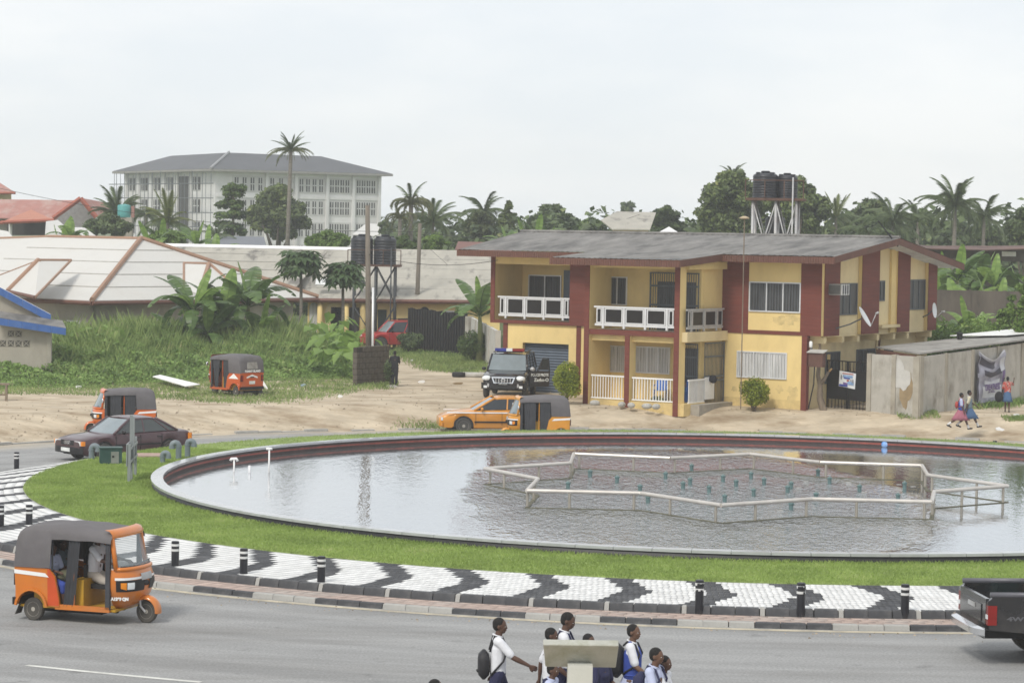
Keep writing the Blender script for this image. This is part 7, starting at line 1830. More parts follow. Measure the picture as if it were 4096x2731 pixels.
k = M(); k.slab([(1.32, -.8, 1.15), (2.9, -.8, 1.15), (2.3, -.66, 1.72), (1.42, -.66, 1.74)], (0, 1.6, 0)); k.obj('cab_glass', m_glass, pk, fix=True); k = M(); k.box(1.4, 2.35, -.68, .68, 1.72, 1.78); k.obj('cab_roof', m_pk, pk)
sk = M().ell((.55, -.05, .92), (.55, .5, .28), 14, 8).obj('sack', mat('tan sack', (.33, .23, .13), .9, dirt=(.2, .13, .09), bump=.4), None, True); sk.location = pk.location; sk.rotation_euler = pk.rotation_euler; tag(sk, 'tan sack lying in the bed of the black pickup', 'sack')
bx = M().box(-.35, .1, -.55, -.1, .64, 1.19).obj('crate', mat('teal crate', (.06, .36, .34), .6), None); bx.location = pk.location; bx.rotation_euler = pk.rotation_euler; tag(bx, 'teal crate in the bed of the black pickup beside the sack', 'crate')
# ================================================================== people
m_skin = mat('dark brown skin', (0.085, 0.043, 0.028), .55, var=.12, scale=12, spec=.45)
m_skin2 = mat('brown skin', (0.12, 0.062, 0.038), .55, var=.12, scale=12, spec=.45)
m_hair = mat('close cropped black hair', (0.010, 0.009, 0.009), .85, bump=.4, bscale=120)
m_shirt = mat('white school shirt', (0.66, 0.67, 0.70), .85, var=.05, scale=9, bump=.25, bscale=14); m_lilac = mat('pale blue shirt', (0.44, 0.48, 0.64), .85, var=.06, scale=8)
m_navy = mat('navy cloth', (0.022, 0.024, 0.065), .85, var=.15); m_blue = mat('royal blue cloth', (0.035, 0.065, 0.29), .85, var=.12, scale=6); m_pinkc = mat('dusty pink skirt', (0.34, 0.12, 0.16), .85, var=.15)
m_grn = mat('grey green pinafore', (0.13, 0.17, 0.20), .85, var=.15); m_denim = mat('blue denim skirt', (0.055, 0.11, 0.21), .85, var=.15); m_plaid = mat('red checked blouse', (0.36, 0.07, 0.055), .85, var=.5, scale=14, dirt=(.45, .38, .36), dscale=9, damt=.8, dlo=.5, dhi=.6)
m_blkc = mat('black cloth', (0.014, 0.014, 0.017), .85); m_bag = mat('black backpack nylon', (0.017, 0.017, 0.020), .6, var=.2, bump=.3, bscale=30); m_shoe = mat('black shoe', (0.012, 0.012, 0.012), .4); m_sock = mat('white sock', (.66, .66, .65), .9)
m_eyew = mat('eye white', (.6, .58, .55), .3); m_eyeb = mat('eye dark', (.01, .008, .007), .2); m_lip = mat('lips', (.10, .040, .034), .5); m_beige = mat('beige trousers', (.42, .38, .33), .9); m_tealc = mat('teal wrapper', (.03, .22, .19), .85)
def caps(k, p, q, r0, r1, n=10):
    p, q = Vector(p), Vector(q); d = (q - p); L = d.length; d = d / L if L > 1e-6 else Vector((0, 0, 1))
    pts, rs = [], []
    for a in (-80, -45): pts.append(p + d * (r0 * sin(radians(a)))); rs.append(r0 * cos(radians(a)))
    for t in (0, .25, .5, .75, 1): pts.append(p + (q - p) * t + d * 1e-5 * t); rs.append(r0 + (r1 - r0) * t)
    for a in (45, 80): pts.append(q + d * (r1 * sin(radians(a)))); rs.append(r1 * cos(radians(a)))
    k.tube(pts, rs, n)
def fuse(k, name, m_, par, vox, sub=False):
    o = k.obj(name, m_, par, True); md = o.modifiers.new('remesh', 'REMESH'); md.mode = 'VOXEL'; md.voxel_size = vox; md.use_smooth_shade = True
    sm = o.modifiers.new('smooth', 'SMOOTH'); sm.iterations = 3; sm.factor = .5
    return o
def person(lab, loc, rz, H, skin=None, legs=((20, 10), (-20, 15)), arms=((-25, 20, 8), (25, 25, 8)), top=None, bottom=('trousers', None), lean=0, head=(0, 0), vox=.012, hands=False, seat=None, hair='crop', shoes=True, socks=False,
           pinafore=None, group=None, cap_m=None, bag=None, sleeve=.62, shirt_out=True, female=False):
    skin = skin or m_skin; o = empty('person', lab, 'person', loc, rz, group); s = H / 1.70
    ln = radians(lean); ppv = np.array([0, 0, .93])
    def up(x, y, z): q = np.array([x, y, z]) - ppv; return ppv + np.array([q[0] * cos(ln) + q[2] * sin(ln), q[1], -q[0] * sin(ln) + q[2] * cos(ln)])
    J = {}; shw = .165 if female else .18
    low = 9
    for i, sy in enumerate((1, -1)):
        hp = np.array([0, sy * .088, .90]); a, bnd = radians(legs[i][0]), radians(legs[i][1])
        kn = hp + .43 * np.array([sin(a), 0, -cos(a)]); an = kn + .41 * np.array([sin(a - bnd), 0, -cos(a - bnd)]); ft = an + np.array([.13 * cos((a - bnd) * .5), 0, -.045 + .13 * sin(max(-.5, (a - bnd) * .5))])
        J['leg', i] = (hp, kn, an, ft); low = min(low, an[2] - .075, ft[2] - .028)
        S_ = up(0, sy * shw, 1.395); ap, eb, ab = [radians(v) for v in arms[i][:3]]
        d1 = np.array([sin(ap) * cos(ab), sy * sin(ab), -cos(ap) * cos(ab)]); E_ = S_ + .285 * d1; d2 = np.array([sin(ap + eb) * cos(ab * .4), sy * sin(ab * .4 - (arms[i][3] if len(arms[i]) > 3 else 0)), -cos(ap + eb) * cos(ab * .4)]); d2 /= np.linalg.norm(d2); W_ = E_ + .245 * d2
        J['arm', i] = (S_, E_, W_, d2)
    dz = -low if seat is None else (seat / s + .10 - .90)
    def T(p): p = np.array(p, float) * s; p[2] += dz * s; return tuple(p)
    k = M()
    def cp(p, q, r0, r1): caps(k, T(p), T(q), r0 * s, r1 * s)
    # body
    cp((0, .05, .93), (0, -.05, .93), .105, .105); cp(up(0, 0, .95), up(.01, 0, 1.12), .105, .10); cp(up(.0, .06, 1.27), up(.0, -.06, 1.27), .10, .10); cp(up(0, 0, 1.10), up(0, 0, 1.30), .10, .105)
    cp(up(-.01, shw - .03, 1.385), up(-.01, -shw + .03, 1.385), .062, .062); cp(up(-.012, 0, 1.40), up(.012, 0, 1.52), .056, .050)
    for i, sy in enumerate((1, -1)):
        hp, kn, an, ft = J['leg', i]; cp(hp, kn, .085, .055); cp(kn, kn + (an - kn) * .35, .055, .056); cp(kn + (an - kn) * .35, an, .056, .036); cp(an, ft, .036, .028)
        S_, E_, W_, d2 = J['arm', i]; cp(S_, E_, .050, .038); cp(E_, E_ + (W_ - E_) * .3, .038, .040); cp(E_ + (W_ - E_) * .3, W_, .040, .025)
        # hand: palm, four unequal curled fingers and a thumb from the palm's side
        z_ = np.array([0, sy, 0.0]); fwd = np.cross(z_, d2) * sy; fwd /= np.linalg.norm(fwd) + 1e-9
        pc = W_ + d2 * .05
        if not hands: cp(W_, W_ + d2 * .075, .026, .032); cp(W_ + d2 * .08, W_ + d2 * .15 + fwd * .02, .03, .016); cp(W_ + d2 * .035 + fwd * .02, W_ + d2 * .09 + fwd * .05, .014, .011)
        else:
            for f in range(4): b0 = W_ + d2 * .01 + fwd * (.0); b1 = W_ + d2 * .088 + fwd * (.030 - f * .020); cp(b0, b1, .018, .0125)
            for f in range(4):
                L_ = (.075, .085, .078, .060)[f]; b1 = W_ + d2 * .088 + fwd * (.030 - f * .020); inn = np.array([0, -sy, 0]) * .5 + d2 * .85; inn /= np.linalg.norm(inn); in2 = np.array([0, -sy, 0]) * .85 + d2 * .4; in2 /= np.linalg.norm(in2)
                m1 = b1 + inn * L_ * .52; cp(b1, m1, .0095, .0085); cp(m1, m1 + in2 * L_ * .48, .0085, .007)
            t0 = W_ + d2 * .03 + fwd * .022; t1 = t0 + d2 * .035 + fwd * .03; cp(t0, t1, .0125, .0105); cp(t1, t1 + d2 * .03 + fwd * .004 + np.array([0, -sy * .008, 0]), .0105, .008)
    # head
    hy, hpz = radians(head[0]), radians(head[1]); hc = up(.012, 0, 1.52)
    def hd(x, y, z):
        x, z = x * cos(hpz) + z * sin(hpz), -x * sin(hpz) + z * cos(hpz); x, y = x * cos(hy) - y * sin(hy), x * sin(hy) + y * cos(hy); return T(hc + np.array([x, y, z]))
    def he(kk, x, y, z, r, n=14):
        c = hd(x, y, z); kk2 = M(); kk2.ell((0, 0, 0), tuple(v * s for v in r), n, 10); M_ = Matrix.Rotation(hy, 3, 'Z') @ Matrix.Rotation(hpz, 3, 'Y')
        kk.add([tuple(Vector(c) + M_ @ Vector(v)) for v in kk2.v], kk2.f)
    he(k, .0, 0, .088, (.094, .074, .092)); he(k, .028, 0, .028, (.062, .056, .066)); he(k, .055, 0, -.006, (.032, .036, .026)); he(k, .066, 0, .06, (.032, .05, .05))
    he(k, .098, 0, .048, (.017, .017, .013)); he(k, .090, 0, .066, (.014, .010, .026)); he(k, .082, 0, .088, (.014, .050, .010)); he(k, .088, 0, .016, (.012, .024, .012))
    for sy in (-1, 1): he(k, -.004, sy * .076, .058, (.018, .009, .030)); he(k, .066, sy * .036, .042, (.022, .02, .018))
    fuse(k, 'body', skin, o, min(vox, .0068) if hands else vox)
    for sy in (-1, 1):
        k = M(); he(k, .0815, sy * .031, .070, (.0095, .0115, .0065), 10); e = k.obj('eye', m_eyew, o, True); k = M(); he(k, .0895, sy * .031, .070, (.005, .0065, .0065), 8); k.obj('iris', m_eyeb, e, True)
    k = M(); he(k, .0965, 0, .0195, (.006, .021, .0045), 10); he(k, .095, 0, .0115, (.006, .018, .005), 10); k.obj('lips', m_lip, o, True)
    if hair:
        k = M(); he(k, -.012, 0, .102, (.094, .0785, .088)); he(k, -.03, 0, .07, (.072, .0755, .075)); 
        if hair == 'bun': he(k, -.095, 0, .10, (.035, .035, .035))
        fuse(k, 'hair', cap_m or m_hair, o, .010 if vox < .015 else .016)
    # clothes
    if top:
        k = M(); gr_ = .016
        def c2(p, q, r0, r1): caps(k, T(p), T(q), r0 * s, r1 * s)
        zb_ = .86 if shirt_out else .94
        for y in (-.055, .055): c2(up(0, y, zb_ + .09), up(0, y * 1.35, 1.29), .112, .108)
        c2(up(.0, 0, zb_ + .1), up(.0, 0, 1.33), .112, .10); c2(up(-.012, shw - .03, 1.388), up(-.012, -shw + .03, 1.388), .072, .072); c2(up(-.005, .04, 1.42), up(-.005, -.04, 1.42), .052, .052)
        if female: c2(up(.075, .06, 1.24), up(.075, -.06, 1.24), .055, .055)
        for i in (0, 1):
            S_, E_, W_, d2 = J['arm', i]; e = S_ + (E_ - S_) * min(1, sleeve * 1.35); c2(S_, e, .066, .060)
            if sleeve > .9: c2(E_, E_ + (W_ - E_) * .9, .052, .042)
        fuse(k, 'shirt', top, o, max(vox, .012))
        k = M(); k.tube([T(up(-.01 + .064 * cos(t), .066 * sin(t), 1.452 - .022 * cos(t))) for t in np.linspace(.35, 2 * pi - .35, 14)], .014 * s, 6); k.obj('collar', top if pinafore is None else m_shirt, o, True)
    if pinafore:
        k = M()
        for y in (-.05, .05): caps(k, T(up(.004, y, .96)), T(up(.004, y * 1.25, 1.28)), .128 * s, .124 * s)
        if female: caps(k, T(up(.078, .06, 1.24)), T(up(.078, -.06, 1.24)), .06 * s, .06 * s)
        for y in (-.10, .10): caps(k, T(up(.03, y, 1.30)), T(up(-.02, y, 1.435)), .055 * s, .042 * s)
        fuse(k, 'pinafore_top', pinafore, o, max(vox, .012))
        k = M(); k.tube([T(up(.128 * cos(t) , .175 * sin(t), .985)) for t in np.linspace(0, 2 * pi, 22)], .016 * s, 6); k.obj('belt', pinafore, o, True)
    kind, bm = bottom
    if kind == 'trousers':
        k = M()
        for i in (0, 1):
            hp, kn, an, ft = J['leg', i]; caps(k, T(hp + [0, 0, .02]), T(kn), .105 * s, .075 * s); caps(k, T(kn), T(an + (kn - an) * .05), .075 * s, .066 * s)
        caps(k, T((0, .06, .93)), T((0, -.06, .93)), .113 * s, .113 * s); fuse(k, 'trousers', bm, o, max(vox, .013))
    elif kind == 'skirt':
        k = M(); sw = (J['leg', 0][1][0] + J['leg', 1][1][0]) / 2; spread = abs(J['leg', 0][1][0] - J['leg', 1][1][0]) / 2; n = 40; rg = []
        if seat is None:
            for t in (0, .15, .4, .7, 1):
                z = .99 - .50 * t; rg.append([T((sw * t * .8 + (.112 + (.10 + spread * .9) * t) * cos(a) + .02 * t * cos(9 * a), (.145 + .105 * t) * sin(a) + .012 * t * sin(9 * a), z + .01 * sin(9 * a) * t)) for a in np.linspace(0, 2 * pi, n, endpoint=False)])
            k.loft(rg); k.obj('skirt', bm, o, True)
        else:
            for i in (0, 1): hp, kn, an, ft = J['leg', i]; caps(k, T(hp), T(kn + [0, 0, .01]), .115 * s, .095 * s); caps(k, T(kn), T(kn + (an - kn) * .3), .09 * s, .08 * s)
            caps(k, T((0, .06, .93)), T((0, -.06, .93)), .12 * s, .12 * s); fuse(k, 'skirt', bm, o, .016)
    for i in (0, 1):
        hp, kn, an, ft = J['leg', i]
        if shoes: k = M(); caps(k, T(an + [-.03, 0, -.035]), T(ft + [.01, 0, 0]), .043 * s, .036 * s); k.obj('shoe', m_shoe, o, True)
        if socks: k = M(); caps(k, T(an), T(an + (kn - an) * .35), .044 * s, .05 * s); k.obj('sock', m_sock, o, True)
    if bag:
        bl_, bm_, sz = bag; bo_ = empty('backpack', bl_, 'backpack', loc, rz); k = M()
        q = lambda x, y, z: T(up(x, y, z)); w, h0, h1, dp = sz
        rg = []
        for t in np.linspace(0, 1, 7):
            z = h0 + (h1 - h0) * t; e = sqrt(max(.05, 1 - (2 * t - 1) ** 4)); rg.append([q(-.115 - dp * .5 - dp * .5 * e * np.sign(cos(a)) * abs(cos(a)) ** .6, w / 2 * e * np.sign(sin(a)) * abs(sin(a)) ** .6, z) for a in np.linspace(0, 2 * pi, 16, endpoint=False)])
        k.loft(rg); k.obj('pack', bm_, bo_, True, fix=True)
        for sy in (-1, 1): M().tube([q(-.12, sy * .09, h1 - .02), q(-.06, sy * .105, 1.465), q(.06, sy * .11, 1.42), q(.125, sy * .12, 1.28), q(.06, sy * .19, 1.12), q(-.11, sy * .15, h0 + .08)], .016 * s, 6).obj('strap', bm_, bo_, True)
        M().tube([q(-.115 - dp * 1.02, -.08, h0 + .12), q(-.115 - dp * 1.06, 0, h0 + .13), q(-.115 - dp * 1.02, .08, h0 + .12)], .012, 5).obj('zip', m_dark, bo_)
    return o
def stand(px, ytop, H, z=0.0):
    yh = HOR + math.tan(ROLL) * (px - 512); d = (CAMH - z - H) * FPX / (ytop - yh); p = D(px, 300, d); return (p[0], p[1], z)
gp_ = 'pupils walking along the near road'
person('leftmost boy in white short sleeved shirt walking right with a low black backpack', stand(504, 617.5, 1.68), radians(4), 1.68, legs=((22, 12), (-18, 20)), arms=((-12, 10, 6), (42, 22, 10)), top=m_shirt, bottom=('trousers', m_navy), hands=True, head=(-12, 2), group=gp_,
       bag=('black backpack hanging low on the leftmost boy in a white shirt', m_bag, (.30, .84, 1.26, .17)))
person('boy with close cropped hair half hidden behind the left end of the concrete sign', stand(556, 628, 1.56), radians(2), 1.56, top=m_shirt, bottom=('trousers', m_navy), group=gp_, head=(-8, 4))
person('tallest boy in white shirt with dark backpack strap, looking down behind the concrete sign', stand(571, 612.5, 1.76), radians(-6), 1.76, legs=((18, 8), (-20, 18)), arms=((-15, 30, 6), (15, 30, 6)), top=m_shirt, bottom=('trousers', m_navy), head=(-6, 16), hands=False, group=gp_,
       bag=('dark blue backpack worn by the tallest boy behind the concrete sign', m_navy, (.28, .98, 1.36, .15)))
person('girl in a blue pinafore hidden behind the concrete sign but for her hair and waist', stand(594, 634, 1.55), radians(-30), 1.55, skin=m_skin, top=m_shirt, pinafore=m_blue, bottom=('skirt', m_blue), female=True, head=(-10, 2), group=gp_)
person('girl in royal blue pinafore with a large black backpack right of the concrete sign', stand(639, 625.5, 1.62), radians(-12), 1.62, skin=m_skin2, legs=((14, 6), (-16, 12)), arms=((-4, 30, 10), (18, 35, 8)), top=m_shirt, pinafore=m_blue, bottom=('skirt', m_lilac), female=True, head=(-14, 0), hands=True, group=gp_,
       bag=('large black backpack on the girl in the blue pinafore', m_bag, (.34, .92, 1.42, .22)))
person('boy in pale shirt with dark backpack at the right front of the pupils', stand(662, 648, 1.63), radians(-28), 1.63, skin=m_skin2, top=m_lilac, bottom=('trousers', m_navy), arms=((-10, 20, 8), (20, 30, 8)), head=(5, 4), group=gp_,
       bag=('dark grey blue backpack on the boy at the right front', m_navy, (.30, .95, 1.36, .18)))
person('child in white shirt with a shoulder strap peeking out behind the right hand boy', stand(671, 656, 1.5), radians(-25), 1.5, top=m_shirt, bottom=('trousers', m_navy), head=(4, 2), group=gp_, female=True)
person('small boy with face to the right below the concrete sign, left of its post', stand(558.5, 664, 1.38), radians(-18), 1.38, top=m_lilac, bottom=('trousers', m_navy), head=(-5, 0), group=gp_)
person('girl in navy blouse with white collar below the right half of the concrete sign', stand(607, 646, 1.48), radians(-35), 1.48, top=m_navy, pinafore=None, bottom=('skirt', m_lilac), female=True, arms=((10, 40, 14), (14, 40, 14)), group=gp_)
person('person with only the top of the head showing at the bottom edge', stand(440.5, 680, 1.5), 0, 1.5, top=m_navy, bottom=('trousers', m_navy), group=gp_)
# schoolgirls and woman on the far side
p_ = G(960.5, 429); person('schoolgirl in blue top and dusty pink skirt walking past the panelled wall', tuple(p_), radians(-8), 1.47, vox=.02, legs=((28, 5), (-30, 25)), arms=((-6, 15, 8), (6, 15, 8)), top=m_lilac, pinafore=m_blue, bottom=('skirt', m_pinkc), female=True, socks=True, bag=('small red backpack on the schoolgirl in the pink skirt', mat('red nylon', (.35, .05, .04), .7), (.26, 1.0, 1.32, .15)))
p_ = G(968.5, 427); person('schoolgirl in grey green pinafore striding beside the girl in the pink skirt', tuple(p_), radians(-4), 1.52, vox=.02, legs=((32, 4), (-26, 20)), arms=((30, 25, 10), (-20, 15, 8)), top=mat('cream blouse', (.52, .48, .36), .85), pinafore=m_grn, bottom=('skirt', m_denim), female=True, socks=True)
p_ = G(1007, 411.5); person('woman in red checked blouse and denim skirt standing beside the banner, back turned', tuple(p_), radians(80), 1.42, vox=.02, legs=((6, 2), (-8, 4)), arms=((10, 20, 12), (70, 95, 20)), top=m_plaid, bottom=('skirt', m_denim), female=True, hair='bun', sleeve=.7)
hbm = M(); hbm.ell((0, 0, 0), (.17, .12, .22), 12, 8); ho = hbm.obj('bag', m_blkc, None, True, loc=tuple(p_ + np.array([-.36, -.08, .62]))); tag(ho, 'black shoulder bag at the side of the woman in the checked blouse', 'handbag')
p_ = D(394.5, 383, 113.0); person('person in dark clothes standing with back turned at the end of the block wall', (p_[0], p_[1], 0), radians(95), 1.56, vox=.02, legs=((3, 2), (-4, 2)), arms=((20, 60, 10), (20, 60, 10)), top=m_blkc, bottom=('trousers', m_blkc), sleeve=.7)
# porch sitter, chair and drum
m_bplas = mat('blue plastic', (0.03, 0.12, 0.42), .4)
def chair(lab, loc, rz):
    o = empty('plastic_chair', lab, 'chair', loc, rz)
    k = M(); k.slab([(-.21, -.22, .43), (.22, -.24, .43), (.22, .24, .43), (-.21, .22, .43)], (0, 0, .025)); k.obj('seat', m_bplas, o, fix=True)
    k = M(); k.loft([[(-.20 - .10 * t - .03 * cos(u * 1.2), .24 * u * (1 - .12 * t), .45 + .42 * t - .05 * t * u * u) for u in np.linspace(-1, 1, 9)] for t in np.linspace(0, 1, 5)], closed=False, cap=False); k.obj('backrest', m_bplas, o, True)
    for x in (-.2, .2):
        for y in (-.21, .21): M().tube([(x, y, .44), (x * 1.15, y * 1.12, 0)], .022, 6).obj('leg', m_bplas, o)
    for y in (-.24, .24): M().tube([(.21, y, .44), (.2, y, .64), (-.24, y, .66)], .02, 6).obj('armrest', m_bplas, o)
chair('blue plastic armchair standing empty on the porch behind the white rail', tuple(hw(-5.15, -2.55, .2)), HANG - radians(70))
chair('blue plastic chair under the person sitting on the porch', tuple(hw(-4.25, -2.5, .2)), HANG - radians(60))
person('person in black top and teal wrapper sitting on the porch beside the maroon column', tuple(hw(-4.25, -2.5, .2)), HANG - radians(60), 1.62, vox=.02, legs=((85, 85), (82, 80)), arms=((20, 50, 5), (20, 50, 5)), top=m_blkc, bottom=('skirt', m_tealc), seat=.45)
k = M(); k.lathe([(.26, 0), (.29, .05), (.29, .3), (.30, .32), (.29, .34), (.29, .6), (.30, .62), (.29, .64), (.28, .85), (.24, .88)], 20); dm = k.obj('drum', m_bplas, None, smooth=40, loc=tuple(hw(-4.4, -2.05, .2))); tag(dm, 'blue plastic drum standing at the porch back wall by the barred door', 'drum')
hel = M(); hel.ell((0, 0, 0), (.17, .12, .17), 14, 10); ho = hel.obj('black_bag', m_blkc, None, True, loc=tuple(hw(-3.42, -1.3, 1.12))); tag(ho, 'round black bag hanging on the porch side rail', 'bag')
# riders of the big rickshaw
def on_rick(x, y, z=0): c, s_ = cos(front_pose[1]), sin(front_pose[1]); b = front_pose[0]; return (b[0] + x * c - y * s_, b[1] + x * s_ + y * c, b[2] + z)
person('driver in white shirt and white cap at the handlebar of the large orange auto rickshaw', on_rick(-.02, -.02, .0), front_pose[1], 1.66, vox=.014, legs=((72, 70), (68, 72)), arms=((48, 32, 14), (48, 32, 14)), top=m_shirt, bottom=('trousers', m_beige), seat=.69, lean=6, cap_m=m_shirt, sleeve=.66)
person('schoolgirl in pale blue shirt sitting at the near side of the orange auto rickshaw', on_rick(-.70, -.34, .0), front_pose[1] - radians(14), 1.36, vox=.014, legs=((80, 85), (78, 75)), arms=((22, 55, 6), (25, 60, 6)), top=m_lilac, pinafore=None, bottom=('skirt', m_blue), seat=.63, lean=4, head=(-30, 4), female=True)
person('schoolchild sitting in the middle of the orange auto rickshaw seat', on_rick(-.72, .10, .0), front_pose[1], 1.42, vox=.016, legs=((80, 85), (80, 80)), arms=((22, 55, 6), (25, 60, 6)), top=m_grn, bottom=('trousers', m_navy), seat=.63, head=(-25, 0))
tag(M().ell((0, 0, 0), (.16, .22, .10), 12, 8).obj('bag', mat('olive bag', (.10, .10, .06), .8, var=.3), None, True, loc=on_rick(-.42, -.34, .80)), 'olive bag on the lap of the schoolgirl in the rickshaw', 'bag')
# ================================================================== street furniture and small things
m_bol = mat('black bollard', (0.012, 0.013, 0.018), .4, dirt=(.09, .085, .08), damt=.4, dscale=5); m_band = mat('white reflective band', (.70, .71, .70), .4, dirt=(.4, .38, .35), damt=.35, dscale=6)
bol0 = None
for px, py, lab in [(175, 575.5, 'black bollard with two white bands in front of the rickshaw windscreen side'), (243.5, 583.5, 'black bollard with white bands between the rickshaw and the lone white chevron tip'), (321, 592, 'third black bollard right of the large orange rickshaw'), (699, 617.5, 'scuffed black bollard with torn white bands'),
                    (800.5, 620.5, 'clean black bollard midway between the scuffed one and the one by the pickup'), (904.5, 622, 'black bollard nearest the black pickup'), (29, 535, 'black bollard just behind the roof of the large orange rickshaw'), (0.5, 536, 'black bollard cut by the left edge of the photo'), (16.5, 474.5, 'black bollard on the far left side of the apron below the purple sedan'), (996, 441, 'black bollard showing only its banded top behind the far lawn edge')]:
    p = G(px, py); p[2] += .085
    if px > 990: a_ = radians(58); p = np.array([CX + 23.05 * cos(a_), CY + 23.05 * sin(a_), 0]); p = np.array([*D(996, 400, 89.6)[:2], 0]); p[2] = gz(p[0], p[1]) + .02
    r_ = .078
    o = empty('bollard', lab, 'bollard', tuple(p), 0, 'black bollards round the roundabout')
    M().lathe([(r_, -.1), (r_, .60), (r_ * .96, .615), (r_ * .8, .62)], 18).obj('post', m_bol, o, smooth=40)
    for z in (.42, .52): M().lathe([(r_ + .003, z), (r_ + .004, z + .005), (r_ + .004, z + .04), (r_ + .003, z + .045)], 18).obj('white_band', m_band, o, smooth=40)
    if 'scuffed' in lab:
        for i in range(7): a = -2.2 + i * .25; M().box(-.02, .02, -.003, .003, 0, R.uniform(.02, .05)).obj('scratch', m_bol, o, loc=((r_ + .006) * cos(a), (r_ + .006) * sin(a), R.choice((.42, .52)) + .0), rz=a + pi / 2)
# pipes, cabinet and back of a sign on the lawn at the left
m_gpipe = mat('blue grey pipe', (0.15, 0.185, 0.20), .45, var=.15, dirt=(.3, .32, .32), damt=.3, dscale=4)
def goose(lab, px, py, h, r, face, lean=0):
    p = P(px, py, .2); o = empty('vent_pipe', lab, 'pipe', tuple(p), 0, 'gooseneck vent pipes on the lawn'); d = face
    a = np.linspace(0, pi, 9); R0 = r * 1.12
    pts = [(0, 0, -.2), (0, 0, h - R0 - r)] + [(d * (R0 - R0 * cos(t)), 0, h - R0 - r + R0 * sin(t)) for t in a] + [(d * 2 * R0, 0, h - R0 - r - .06)]
    M().tube(pts, r, 12).obj('pipe', m_gpipe, o, smooth=50)
    for z in (h - R0 - r - .05,): M().lathe([(r * 1.12, z), (r * 1.12, z + .05)], 12).obj('collar', m_gpipe, o)
    M().lathe([(r * 1.1, -.01), (r * 1.1, .05)], 12, o=(d * 2 * R0, 0, h - R0 - r - .07)).obj('rim', m_gpipe, o)
goose('blue grey gooseneck pipe left of the green cabinet', 91.5, 458.5, .47, .082, 1)
goose('lowest blue grey gooseneck pipe near the pool edge', 162.5, 462, .36, .075, 1)
goose('blue grey gooseneck pipe in the middle of the right hand group, bent to the left', 178.5, 458.5, .56, .085, -1)
goose('rightmost blue grey gooseneck pipe by the sedan rear wheel', 187.5, 456.5, .56, .082, 1)
p = P(110.5, 463, .2); cab = empty('cabinet', 'dark green metal control cabinet on the lawn between the pipes and the sign back', 'cabinet', tuple(p), radians(12))
m_gcab = mat('dark green cabinet', (0.022, 0.062, 0.055), .5, var=.15, dirt=(.09, .12, .11), damt=.4)
M().box(-.31, .31, -.22, .22, -.05, .44).obj('body', m_gcab, cab); M().box(-.33, .33, -.24, .24, .44, .475).obj('lid', m_gcab, cab); M().box(.0, .22, -.235, -.222, .03, .36).obj('door_panel', mat('grey cabinet door', (.20, .21, .19), .5, var=.2), cab); M().box(.03, .09, -.245, -.236, .19, .25).obj('lock', m_black, cab)
p = P(150, 455.5, .2); tag(M().box(-.42, .42, -.5, .5, -.02, .05).obj('access_cover', mat('pinkish access cover', (.36, .25, .21), .9, dirt=(.3, .27, .22)), None, loc=tuple(p), rz=.2), 'flat pinkish access cover lying in the lawn behind the grey sign posts', 'cover')
sg = P(131, 479, .2); so = empty('sign', 'grey metal sign seen edge on with three posts on the lawn', 'sign', tuple(sg), radians(93.5)); m_sg = mat('grey sign metal', (.26, .28, .285), .45, metal=.3, var=.1)
for x, z1, x_ in ((0.0, 1.72, 0), (-.62, 1.0, 0), (1.25, 1.05, 0)): M().box(x - .05, x + .05, -.04, .04, -.2, z1).obj('post', m_sg, so)
M().box(-.7, 1.35, .045, .075, .42, 1.0).obj('panel', m_sg, so); M().box(-.1, .1, -.08, -.045, .45, 1.68).obj('back_rib', m_sg, so); M().box(-.7, 1.3, -.06, -.041, .52, .58).obj('cross_rail', m_sg, so); M().box(-.7, 1.3, -.06, -.041, .86, .92).obj('cross_rail', m_sg, so)
# concrete sign seen from behind at the bottom
m_mossc = mat('mossy concrete', (0.40, 0.405, 0.365), .9, var=.12, scale=3, dirt=(.21, .22, .13), dscale=2.2, damt=.8, bump=.4)
cs_ = D(580, 660, 29.15); co = empty('concrete_sign', 'T shaped mossy concrete sign with tilted slab seen from behind in front of the pupils', 'sign', (cs_[0], cs_[1], 0), radians(1))
zt, zb2 = D(580, 640, 29.0)[2], D(580, 664, 29.3)[2]
k = M(); hw_ = .433; k.slab([(-hw_, -.17, zt), (hw_, -.17, zt), (hw_ - .0, .15, zb2), (-hw_ + .02, .15, zb2)], (0, -.0, 0)) if False else None
v_ = np.array([0, .32, zb2 - zt]); n_ = np.array([0, -(zb2 - zt), .32]); n_ = n_ / np.linalg.norm(n_) * .085
q0 = [np.array([-hw_, -.17, zt - .05]), np.array([hw_, -.17, zt - .05]), np.array([hw_ - .01, .15, zb2 - .03]), np.array([-hw_ + .04, .15, zb2 - .03])]
k.slab(q0, n_); sl_ = k.obj('slab', m_mossc, co, fix=True)
bv_ = sl_.modifiers.new('bevel', 'BEVEL'); bv_.width = .012; bv_.segments = 2
M().slab([(-.142, -.12, -.2), (.142, -.12, -.2), (.142, .12, -.2), (-.142, .12, -.2)], (0, 0, zb2 + .24)).obj('post', mat('pale concrete post', (.50, .51, .47), .9, var=.08, scale=2, dirt=(.38, .38, .33), damt=.5, bump=.2), co)
